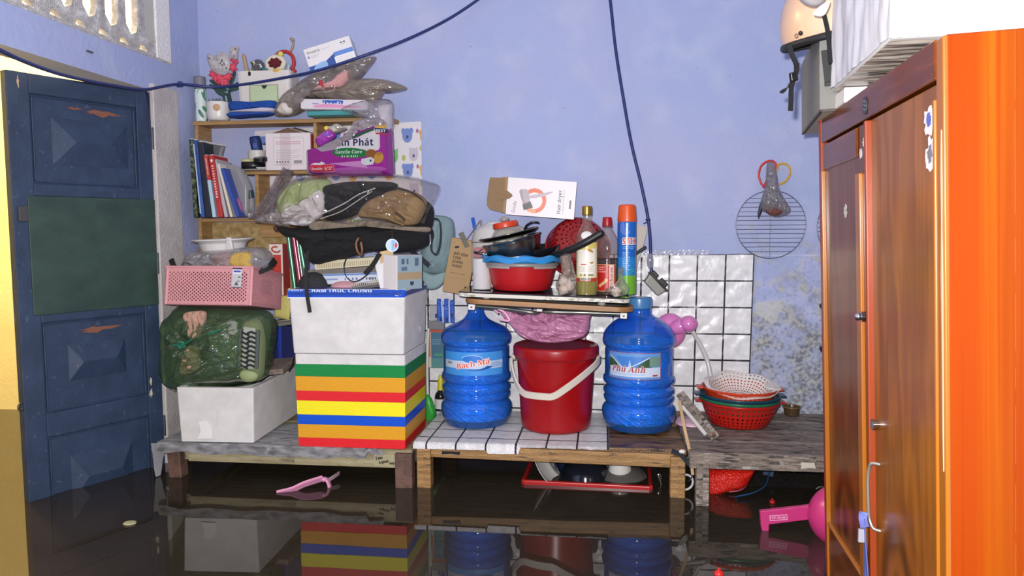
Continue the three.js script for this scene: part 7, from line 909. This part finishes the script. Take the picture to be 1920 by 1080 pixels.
{ // leaning boards between the tables
  const a = Z(1275, 738, -2.66), b = Z(1342, 822, -2.50), mid = a.clone().add(b).multiplyScalar(0.5), L = a.distanceTo(b);
  const t = thing('leaning_board', 'weathered grey brown wooden board leaning from the middle table to the right table', 'board', mid); t.quaternion.setFromUnitVectors(V(0, 1, 0), a.clone().sub(b).normalize()); part(t, 'board', rb(0.030, L, 0.012, 0.002), oldM); part(t, 'foot', at(new THREE.CylinderGeometry(0.006, 0.006, 0.016, 14), 0.0, -L / 2 + 0.008, 0.012, Math.PI / 2), M(0x6f4f33, 0.5));
  const a2 = Z(1279, 762, -2.62), b2 = Z(1323, 815, -2.50), t2 = thing('wood_strip', 'short white painted strip lying along the leaning grey brown board', 'strip', a2.clone().add(b2).multiplyScalar(0.5)); t2.quaternion.setFromUnitVectors(V(0, 1, 0), a2.clone().sub(b2).normalize()); part(t2, 'strip', rb(0.012, a2.distanceTo(b2), 0.008, 0.001), M(0xc3beb8, 0.6));
  solo('wood_lath', 'thin pale wooden lath standing between the middle and right tables', 'lath', strap([Z(1274, 752, -2.56), Z(1283, 800, -2.49), Z(1294, 850, -2.47), Z(1299, 890, -2.465)], 0.010, 0.005, V(1, 0, 0.2), 20), M(0xb08f68, 0.6));
  solo('plastic_dish', 'pink and white plastic dish behind the leaning grey brown board', 'dish', lathe([[0, 0.01], [0.05, 0.01], [0.056, 0.0], [0.06, 0.0], [0.053, 0.014], [0, 0.014]], 40), M(0xd2a9b8, 0.35), V(Z(1296, 784, -2.80).x, TR + 0.002, -2.80));
  solo('black_tape', 'twisted strip of black tape at the right corner of the middle table', 'tape', strap([Z(1259, 845, -2.492), Z(1272, 850, -2.482), Z(1282, 858, -2.478), Z(1290, 868, -2.475), Z(1297, 874, -2.47)], 0.016, 0.002, V(0.3, 1, 0), 20), M(0x15161b, 0.35)); solo('white_scrap', 'scrap of white plastic on the right corner of the middle table', 'scrap', at(new THREE.SphereGeometry(0.011, 12, 8).scale(1, 0.7, 0.4), 0, 0, 0), M(0xcfcbc8, 0.5), Z(1279, 847, -2.482));
}
// --- wire racks, scissors and the bag on the wall
{
  const wire = M(0x6f6f7e, 0.3, { metalness: 0.85 }); const rack = (name, label, cx, cy, r, grp) => { const t = thing(name, label, 'wire rack', V(cx, cy, BACK + 0.012), [0, 0, 0], grp); part(t, 'ring', new THREE.TorusGeometry(r, 0.0017, 8, 96), wire); for (let i = 0; i < 13; i++) { const y = 0.102 - i * 0.0172, h = Math.sqrt(Math.max(0, r * r - y * y)); if (h > 0.03) part(t, 'wire', tube([[-h, y, 0.001], [0, y + 0.001 * ((i % 3) - 1), 0.002], [h, y, 0.001]], 0.0013, 12, 6), wire); } part(t, 'cross_wire', tube([[-0.002, -r, -0.001], [-0.002, 0, -0.001], [-0.002, 0.06, -0.001]], 0.0012, 12, 6), wire); return t; };
  rack('wire_rack', 'round wire grill rack hung on the wall, fully in view', 0.650, 0.915, 0.1315, 'round wire racks on the wall'); rack('wire_rack', 'round wire grill rack mostly hidden behind the wardrobe edge', 0.955, 0.905, 0.1315, 'round wire racks on the wall');
  const sc = thing('scissors', 'scissors with one red and one yellow handle loop hung on the wall', 'scissors', Z(1450, 325, -3.0)); const P = (x, y, z = -3.0) => Z(x, y, z).sub(sc.position); part(sc, 'red_handle', capped([P(1428, 346), P(1423, 330), P(1427, 312), P(1438, 303), P(1449, 302), P(1456, 310), P(1455, 320)], 0.0042, 40, 8), M(0xc22a22, 0.35)); part(sc, 'yellow_handle', capped([P(1462, 346), P(1474, 339), P(1481, 326), P(1479, 312), P(1470, 307), P(1460, 309), P(1456, 322)], 0.0042, 40, 8), M(0xc99a2a, 0.35)); part(sc, 'red_stub', capped([P(1432, 350), P(1436, 344), P(1438, 340)], 0.006, 10, 8), M(0xb3262a, 0.35)); part(sc, 'blade', prism([[-0.006, 0.05], [0.007, 0.05], [0.0, -0.09], [-0.006, -0.085]], 0.002), M(0x55555c, 0.3, { metalness: 0.9 }), P(1438, 370, -3.004), [0, 0, -0.32]); part(sc, 'nail', at(new THREE.CylinderGeometry(0.003, 0.003, 0.03, 8), ...P(1446, 302, -3.012).toArray(), Math.PI / 2), M(0x77777c, 0.4, { metalness: 0.8 }));
  const b = blobAt([[1440, 304], [1450, 304], [1457, 330], [1460, 350], [1470, 372], [1483, 396], [1478, 402], [1456, 408], [1440, 402], [1426, 388], [1430, 364], [1435, 348], [1436, 326]], -2.985, 0.022, { amp: 0.005, freq: 30, crease: 0.006, p: 3, back: 0.5, n: 100, rings: 20, s: 3 }); const bag = thing('plastic_bag', 'grey clear bag tied over the scissors on the wall, dried food in its bottom', 'bag', b.at); part(bag, 'bag_skin', b.g, film(0xc8c4c8, 0.78, 0.012, 5)); const d = blobAt([[1430, 386], [1444, 382], [1462, 386], [1470, 396], [1456, 405], [1440, 401]], -2.98, 0.016, { amp: 0.006, freq: 50, crease: 0.005, s: 5 }); solo('dried_food', 'reddish brown dried food in the bag hung over the scissors', 'food', d.g, M(0x6a3f3a, 0.7), d.at); const e = blobAt([[1424, 384], [1430, 372], [1428, 398], [1421, 407]], -2.99, 0.005, { s: 2 }); solo('dark_scrap', 'dark pointed scrap of plastic at the left of the hung bag', 'scrap', e.g, M(0x2a2730, 0.5), e.at);
  for (const [x, y, l] of [[1541, 574, 'upper'], [1541, 655, 'lower']]) { const k = thing('wall_hook', `${l} small black hook on the wall at the wardrobe edge`, 'hook', Z(x + 3, y, -3.0)); part(k, 'hook_body', merge([at(new THREE.SphereGeometry(0.014, 14, 10), 0, 0, 0), at(new THREE.CylinderGeometry(0.006, 0.008, 0.03, 12), 0, 0, -0.014, Math.PI / 2)]), M(0x17171b, 0.4)); }
}
// --- blue cables
{
  const cb = M(0x1f2c66, 0.45); const zc = (x, y, z) => Z(x, y, z);
  const c1 = thing('cable', 'dark blue cable strung across the wall from the door to the ceiling', 'cable'); part(c1, 'cable_run', tube([zc(-60, 62, -1.5), zc(0, 94, -1.62), zc(60, 121, -1.8), zc(120, 141, -2.0), zc(200, 158, -2.3), zc(272, 168, -2.56), zc(300, 163, -2.66), zc(338, 158, -2.78), zc(400, 163, -2.86), zc(450, 159, -2.86), zc(520, 148, -2.84), zc(600, 131, -2.80), zc(680, 105, -2.80), zc(760, 75, -2.86), zc(840, 36, -2.95), zc(898, -2, -3.0), zc(960, -50, -3.01)], 0.0055, 160, 10), cb); part(c1, 'cable_knot', merge([at(new THREE.TorusGeometry(0.008, 0.0045, 8, 16), ...zc(338, 158, -2.80).toArray(), 0, 0.6, 0.4), at(new THREE.SphereGeometry(0.008, 10, 8), ...zc(334, 160, -2.795).toArray())]), cb); part(c1, 'cable_tail', tube([zc(272, 168, -2.56), zc(277, 185, -2.60), zc(277, 230, -2.62), zc(280, 260, -2.62)], 0.0035, 20, 8), M(0x1b2240, 0.5));
  const c2 = thing('cable', 'dark blue cable hanging down the wall to the grey plug adaptor', 'cable'); part(c2, 'cable_run', tube([zc(1138, -40, -2.98), zc(1144, 0, -2.97), zc(1154, 90, -2.96), zc(1168, 180, -2.95), zc(1184, 270, -2.94), zc(1203, 350, -2.93), zc(1215, 410, -2.92), zc(1219, 450, -2.91), zc(1220, 490, -2.90), zc(1222, 516, -2.895)], 0.0062, 120, 10), cb); part(c2, 'cable_tie', merge([at(new THREE.TorusGeometry(0.0075, 0.003, 8, 16), ...zc(1215, 412, -2.92).toArray(), 1.4), capped([zc(1214, 416, -2.915), zc(1209, 418, -2.91), zc(1207, 419, -2.91)], 0.002, 8, 6)]), cb); part(c2, 'clear_tape', at(new THREE.SphereGeometry(0.014, 14, 10).scale(0.9, 2.2, 0.6), ...zc(1219, 490, -2.895).toArray()), M(0xd8d8e2, 0.1, { transmission: 0.7, thickness: 0 }));
  const tr = thing('roof_nail', 'small dark nail left in the lintel over the blue door', 'nail', X(167, 97, LEFT)); part(tr, 'nail_shaft', at(rb(0.006, 0.006, 0.03, 0.002), 0.003, 0, 0), M(0x4a4a58, 0.5));
}
// --- on top of the wardrobe
{
  const gz = -1.87; // grey box, standing at the far end and overhanging the doors
  const fl = Y(1537, 208, 1.172), fr = V(fl.x + 0.22, fl.y, fl.z + 0.05), bl = Y(1509, 258, 1.172); const t = thing('cardboard_box', 'grey cardboard box overhanging the far top corner of the wardrobe under the helmet', 'box', fl.clone(), [0, -0.16, 0.03]); const grey = M(0x7b7a75, 0.8, { bumpMap: bumped(5), bumpScale: 0.001 }); const W = 0.20, H = 0.195, D = 0.44; part(t, 'box_body', at(rb(W, H, D, 0.003), W / 2, H / 2 + 0.002, -D / 2), grey); part(t, 'box_base', at(rb(W - 0.016, 0.003, D - 0.02, 0.001), W / 2, -0.0005, -D / 2), M(0xbdb5a4, 0.7)); const rail = M(0x4d4540, 0.7); part(t, 'base_edge', at(rb(0.006, 0.006, D, 0.001), 0.003, 0, -D / 2), rail); part(t, 'base_edge', at(rb(W, 0.006, 0.006, 0.001), W / 2, 0, -0.003), rail); part(t, 'black_buckle_strap', at(rb(0.018, 0.075, 0.003, 0.001), 0.016, 0.10, 0.0018, 0, 0, 0.10), M(0x17181a, 0.6)); part(t, 'buckle', at(rb(0.026, 0.009, 0.008, 0.002), 0.023, 0.06, 0.005, 0, 0, 0.1), M(0x111214, 0.4));
  const hc = Z(1555, 50, -1.92), h = thing('helmet', 'beige half-face motorbike helmet with black trim sitting on the grey box', 'helmet', hc, [0.05, 0.35, 0.2]); const sh = new THREE.SphereGeometry(0.115, 48, 28, 0, Math.PI * 2, 0, Math.PI * 0.56).scale(0.92, 1.22, 1.1); part(h, 'shell', sh, M(0xd6b090, 0.25, { clearcoat: 0.5 })); part(h, 'edge_trim', at(new THREE.TorusGeometry(0.1045, 0.0055, 10, 64).scale(1, 1.18, 1.6), 0, -0.026, 0, Math.PI / 2), M(0x161618, 0.5)); part(h, 'lining', at(new THREE.SphereGeometry(0.100, 32, 18, 0, Math.PI * 2, 0, Math.PI * 0.55).scale(0.9, 0.9, 1.05), 0, -0.02, 0), M(0x1d1d20, 0.9));
  const hp = (x, y, z) => h.worldToLocal(Z(x, y, z)); h.updateMatrixWorld(true); part(h, 'rivet', at(new THREE.SphereGeometry(0.005, 12, 8), ...hp(1501, 62, -1.80).toArray()), M(0x1a1412, 0.4)); part(h, 'print', at(new THREE.TorusGeometry(0.004, 0.001, 6, 16), ...hp(1493, 67, -1.80).toArray()), M(0x7a5c4c, 0.5));
  const sm = M(0x18191c, 0.6); part(h, 'strap', strap([hp(1478, 82, -1.74), hp(1484, 100, -1.74), hp(1492, 118, -1.745), hp(1494, 126, -1.75)], 0.010, 0.004, V(1, 0.4, 0), 20), sm); part(h, 'strap', strap([hp(1494, 118, -1.75), hp(1492, 140, -1.755), hp(1486, 152, -1.76), hp(1475, 165, -1.76), hp(1464, 174, -1.76)], 0.012, 0.003, V(1, 0.6, 0), 20), sm); part(h, 'strap', strap([hp(1489, 142, -1.76), hp(1484, 165, -1.76), hp(1483, 190, -1.76), hp(1482, 208, -1.76)], 0.011, 0.003, V(1, 0, 0), 20), sm); part(h, 'strap_buckle', at(rb(0.018, 0.02, 0.01, 0.003), ...hp(1488, 144, -1.75).toArray()), M(0x101113, 0.3)); part(h, 'strap', strap([hp(1545, 28, -1.70), hp(1551, 55, -1.70), hp(1555, 90, -1.71), hp(1557, 118, -1.72)], 0.009, 0.003, V(1, 0, 0), 20), sm);
  const vs = blobAt([[1490, -14], [1502, 2], [1514, 10], [1530, 13], [1545, 4], [1548, -14]], -1.70, 0.012, { amp: 0.004, freq: 30, s: 2 }); solo('torn_film', 'torn grey plastic film over the crown of the beige helmet', 'plastic film', vs.g, M(0xb4b0b2, 0.25, { transmission: 0.4, thickness: 0 }), vs.at); const wsc = blobAt([[1524, 26], [1542, 8], [1556, 2], [1546, 28], [1536, 31]], -1.66, 0.006, { s: 4 }); solo('paper_scrap', 'bright white paper scrap beside the beige helmet', 'paper', wsc.g, M(0xe6e4e4, 0.6), wsc.at);
  // white box wrapped in clear film, overhanging the front of the wardrobe
  const A = Y(1563, 168, 1.215), B = Y(1670, 72, 1.215), dir = A.clone().sub(B), Ld = dir.length(), ry = Math.atan2(-dir.x, -dir.z); const bx = thing('packing_box', 'big white box wrapped in clear film and tape on top of the wardrobe', 'box', B.clone(), [0, ry, 0]);
  part(bx, 'box_body', at(rb(0.62, 0.36, Ld, 0.006), 0.31, 0.18, -Ld / 2), M(0xe6e3e3, 0.6)); const sideFilm = sheet((u, v) => [-0.005 - Math.abs(0.010 * nz(u * 9, v * 1.5, 3)) - 0.004 * nz(u * 20, v * 4, 4), v * 0.36, -u * Ld], 40, 60); part(bx, 'side_film', sideFilm, M(0xdedde6, 0.6, { transmission: 0.2, thickness: 0, specularIntensity: 0.4 })); const bt = crinkleBump.clone(); bt.repeat.set(0.4, 2.2); bt.needsUpdate = true; const botM = M(0xcabfb4, 0.12, { transmission: 0.15, thickness: 0, bumpMap: bt, bumpScale: 0.004 }); const bot = sheet((u, v) => [u * 0.5 - 0.002, -0.005 - Math.abs(0.004 * nz(u * 2, v * 16, 3)) - 0.002 * nz(u * 6, v * 40, 4), -v * Ld], 60, 90); part(bx, 'bottom_film', bot, botM); part(bx, 'corner_tape', at(rb(0.05, 0.36, 0.003, 0.001), 0.022, 0.18, 0.002), M(0xd9d8de, 0.2, { transmission: 0.3 })); part(bx, 'foot_block', at(rb(0.05, 0.034, 0.1, 0.004), 0.034, -0.024, -Ld + 0.02), M(0xd6d4d6, 0.6));
}

// =================== AFLOAT AND UNDER THE TABLES ===================
{ // pink ladle floating under the left table
  const a = Y(455, 935, -0.02), b = Y(604, 898, 0.028), c = Y(614, 922, -0.015); const o = b.clone(); const t = thing('plastic_ladle', 'pink plastic hook-shaped handle floating in front of the left table', 'handle', o); const pk = M(0xd58fae, 0.35); const L = (p) => p.clone().sub(o);
  const p0 = Y(520, 925, -0.004), p1 = Y(548, 918, 0.006), p2 = Y(570, 908, 0.022), p3 = Z(604, 897, b.z), p4 = Z(616, 905, b.z + 0.004); part(t, 'handle_arm', strap([L(p0), L(p1), L(p2), L(p3)], 0.022, 0.009, V(0.1, 0.8, 0.6), 30), pk); part(t, 'hook', strap([L(p3), L(Z(611, 898, b.z)), L(Z(617, 908, b.z)), L(Z(619, 924, b.z)), L(Z(620, 935, b.z))], 0.014, 0.009, V(0, 0.1, 1), 20), pk); part(t, 'corner', at(new THREE.SphereGeometry(0.009, 12, 8), ...L(Z(607, 899, b.z)).toArray()), pk);
  solo('pale_spoon', 'pale pinkish spoon tip sticking out of the water behind the pink handle', 'spoon', strap([Y(613, 902, 0.012), Y(626, 894, 0.02), Y(636, 887, 0.024)], 0.014, 0.004, V(0.2, 1, 0.3), 12), M(0xa98f98, 0.5));
}
{ const p = Y(243, 981, 0.002), q = []; for (let i = 0; i < 24; i++) { const a = i / 24 * 6.283; q.push([Math.cos(a) * 0.02 * (1 + 0.15 * nz(i * 0.7, 2)), Math.sin(a) * 0.017 * (1 + 0.2 * nz(i * 0.9, 5))]); } solo('floating_leaf', 'small pale yellow green leaf floating alone near the blue door', 'leaf', at(pillow(q, 0.002, { n: 40, rings: 8, amp: 0.001 }), 0, 0, 0, -Math.PI / 2), M(0x9a9a78, 0.6), p); }
{ // pink dipper beside the wardrobe
  const z = -2.25, o = Z(1470, 965, z), t = thing('water_dipper', 'magenta pink water dipper floating beside the wardrobe, its handle pointing left', 'dipper', o); const pk = M(0xb8336f, 0.3); const P = (x, y, zz = z) => Z(x, y, zz).sub(o);
  const bar = [P(1424, 957), P(1521, 946), P(1529, 971), P(1440, 982)], sh = shapeOf(bar.map((p) => [p.x, p.y])); part(t, 'handle', at(prism(sh, 0.012, 0.0025), 0, 0, 0), pk); const tip = shapeOf([P(1424, 957), P(1441, 978), P(1441, 992), P(1438, 1010), P(1432, 1010), P(1426, 985)].map((p) => [p.x, p.y])); part(t, 'handle_tip', at(prism(tip, 0.014, 0.0025), 0, 0, -0.001), pk);
  const cb = Z(1574, 965, -2.21).sub(o); part(t, 'dipper_bowl', at(new THREE.SphereGeometry(0.092, 40, 24).scale(1, 0.98, 0.95), cb.x + 0.005, cb.y - 0.005, cb.z), pk);
  const tx = canTex(160, 56, (g, w, h) => { g.fillStyle = '#b8336f'; g.fillRect(0, 0, w, h); g.strokeStyle = '#d9a3bd'; g.lineWidth = 7; g.strokeRect(5, 5, w - 10, h - 10); fit(g, 'VP-19-06', 18, 40, 124, 32, 'sans-serif', '#dcaac2', 'left', { style: 'bold', stretch: true }); }); const lp = P(1458.5, 968.5); part(t, 'label', at(plate(0.052, 0.0175, 0.0006), lp.x, lp.y, 0.0092, 0, 0, 0.115), printed(tx, 0.4));
  solo('wire_ring', 'thin dark wire loop above the magenta dipper', 'wire', tube([Z(1530, 917, -2.2), Z(1537, 913, -2.2), Z(1546, 914, -2.2), Z(1552, 920, -2.2)], 0.0018, 16, 6), M(0x3a3a40, 0.4));
}
{ const fl = (n, l, px, py, r, c) => { const p = Y(px, py, 0.004), t = thing(n, l, 'float', p); part(t, 'float_body', at(new THREE.SphereGeometry(r, 20, 14).scale(1, 0.8, 1), 0, 0, 0), M(c, 0.15)); part(t, 'float_tip', at(new THREE.CylinderGeometry(r * 0.3, r * 0.4, r * 0.8, 12), 0, r * 0.8, 0), M(c, 0.2)); }; fl('red_stopper', 'shiny red rubber stopper floating in the open water at the front', 1348, 1076, 0.013, 0xc22a22); fl('red_stopper', 'small dark red rubber stopper floating behind the magenta dipper', 1448, 941, 0.010, 0xa31c1c); }
{ // red tray with dishes under the middle table
  const a = Y(983, 908, 0.0), b = Y(1222, 913, 0.0), cx = (a.x + b.x) / 2, t = thing('tray', 'flat red plastic dish tray floating under the middle table', 'tray', V(cx, -0.012, -2.72), [0, -0.03, -0.004]); const W = b.x - a.x, D = 0.30, red = M(0xa81c1c, 0.3); part(t, 'tray_base', rb(W - 0.02, 0.005, D - 0.02, 0.002), red); for (const [w, d, x, z] of [[W, 0.014, 0, D / 2], [W, 0.014, 0, -D / 2], [0.014, D, W / 2, 0], [0.014, D, -W / 2, 0]]) part(t, 'tray_rim', at(rb(w, 0.03, d, 0.006, 3), x, 0.012, z), red);
  const y0 = 0.004, wh = M(0xcfccc8, 0.25), dk = M(0x1a1c24, 0.1); const dsh = (n, l, cat, g, m, x, y, z, r) => solo(n, l, cat, g, m, V(x, y, z), r);
  const plateG = lathe([[0, 0.004], [0.05, 0.004], [0.075, 0.014], [0.09, 0.022], [0.089, 0.025], [0.072, 0.018], [0.05, 0.008], [0, 0.008]], 56);
  dsh('plate', 'white plate standing on edge at the left of the red tray', 'plate', plateG.clone().scale(1.12, 1.12, 1.12), wh, cx - 0.165, 0.05, -2.66, [0.5, 0, -1.0]); dsh('plate', 'second white plate leaning behind the first at the left of the red tray', 'plate', plateG.clone(), M(0xbdbab8, 0.25), cx - 0.14, 0.055, -2.74, [0.5, 0, -1.0]); dsh('bowl', 'glossy dark bowl lying on its side in the red tray', 'bowl', smoothLathe([[0, 0.0], [0.05, 0.002], [0.085, 0.03], [0.1, 0.07], [0.098, 0.07], [0.08, 0.032], [0.048, 0.006], [0, 0.005]], 56, 50), M(0x1b2238, 0.08), cx - 0.07, 0.035, -2.74, [1.0, 0, -0.5]); dsh('bowl', 'glossy black bowl upside down in the middle of the red tray', 'bowl', smoothLathe([[0, 0.05], [0.035, 0.05], [0.075, 0.03], [0.09, 0.0], [0.088, 0.0], [0.072, 0.026], [0, 0.045]], 56, 50), dk, cx - 0.01, y0, -2.70, [0, 0, 0]); dsh('pot_lid', 'round steel lid with a white knob in the red tray', 'lid', smoothLathe([[0, 0.03], [0.03, 0.028], [0.07, 0.012], [0.085, 0.0], [0.083, 0.0], [0.0, 0.024]], 56, 40), M(0xa09c96, 0.2, { metalness: 0.7 }), cx + 0.12, y0, -2.69, [0.25, 0, 0]); dsh('cup', 'white cup bottom up behind the steel lid in the red tray', 'cup', smoothLathe([[0, 0.05], [0.03, 0.05], [0.038, 0.03], [0.042, 0.0], [0.04, 0.0], [0.0, 0.045]], 40, 30), wh, cx + 0.115, 0.02, -2.69, [0.2, 0, 0]); dsh('bowl', 'grey steel bowl at the back of the red tray', 'bowl', smoothLathe([[0, 0.07], [0.05, 0.065], [0.08, 0.04], [0.09, 0.0], [0.088, 0.0], [0.0, 0.066]], 48, 40), M(0x7c7872, 0.25, { metalness: 0.6 }), cx + 0.10, 0.012, -2.80, [0.2, 0, 0.1]);
  const lad = thing('spoon', 'small steel spoon head standing in the water right of the red tray', 'spoon', Y(1237, 898, 0.02)); part(lad, 'spoon_head', at(new THREE.SphereGeometry(0.014, 16, 10).scale(0.6, 1, 0.3), 0, 0.008, 0, 0, 0.4, 0.3), M(0xb5b2ae, 0.15, { metalness: 0.9 })); part(lad, 'spoon_handle', capped([[0, 0, 0], [0.005, -0.02, 0.004], [0.01, -0.05, 0.01]], 0.0028, 10, 8), M(0xb5b2ae, 0.15, { metalness: 0.9 }));
  solo('white_ring', 'white plastic ring half in the water behind the right leg of the middle table', 'ring', new THREE.TorusGeometry(0.026, 0.004, 10, 40), M(0xc5c4c8, 0.3), Z(1285, 904, -2.53), [0, 0.2, 0]);
  solo('wire_bundle', 'thin grey wire hanging beside the right leg of the middle table', 'wire', tube([Z(1290, 862, -2.50), Z(1300, 878, -2.50), Z(1298, 892, -2.51), Z(1292, 902, -2.52)], 0.002, 24, 6), M(0x4a4a50, 0.4));
}
{ // red basin, blue thing and dark crate under the right table
  const b = blobAt([[1316, 886], [1340, 872], [1380, 868], [1415, 872], [1410, 888], [1398, 906], [1368, 914], [1336, 924], [1320, 922]], -2.60, 0.07, { amp: 0.005, freq: 14, crease: 0.004, p: 3, back: 1, s: 5 }); solo('plastic_bag', 'bright red plastic bag bulging under the right table', 'bag', b.g, M(0xd02418, 0.2, { bumpMap: bumped(6), bumpScale: 0.005 }), b.at);
  const pb = solo('pink_basin_edge', 'pink basin rim strip under the red bag below the right table', 'basin', strap([Y(1366, 922, 0.006), Y(1386, 919, 0.01), Y(1400, 908, 0.02), Y(1412, 885, 0.06)], 0.014, 0.004, V(0, 0.3, 1), 24), M(0xb04a5a, 0.35));
  const bl = thing('blue_scoop', 'dark blue plastic scoop edge lying in the water under the right table', 'scoop', V(0, 0, 0)); part(bl, 'scoop_edge', strap([Y(1380, 932, 0.004), Y(1410, 925, 0.008), Y(1432, 912, 0.014), Z(1440, 890, -2.66)], 0.03, 0.004, V(0, 0.5, 1), 30), M(0x27476e, 0.25)); part(bl, 'scoop_side', strap([Z(1440, 892, -2.68), Z(1442, 880, -2.69), Z(1446, 868, -2.70)], 0.035, 0.004, V(1, 0, 0.3), 12), M(0x1f3350, 0.3));
}
renderer.render(scene, camera);
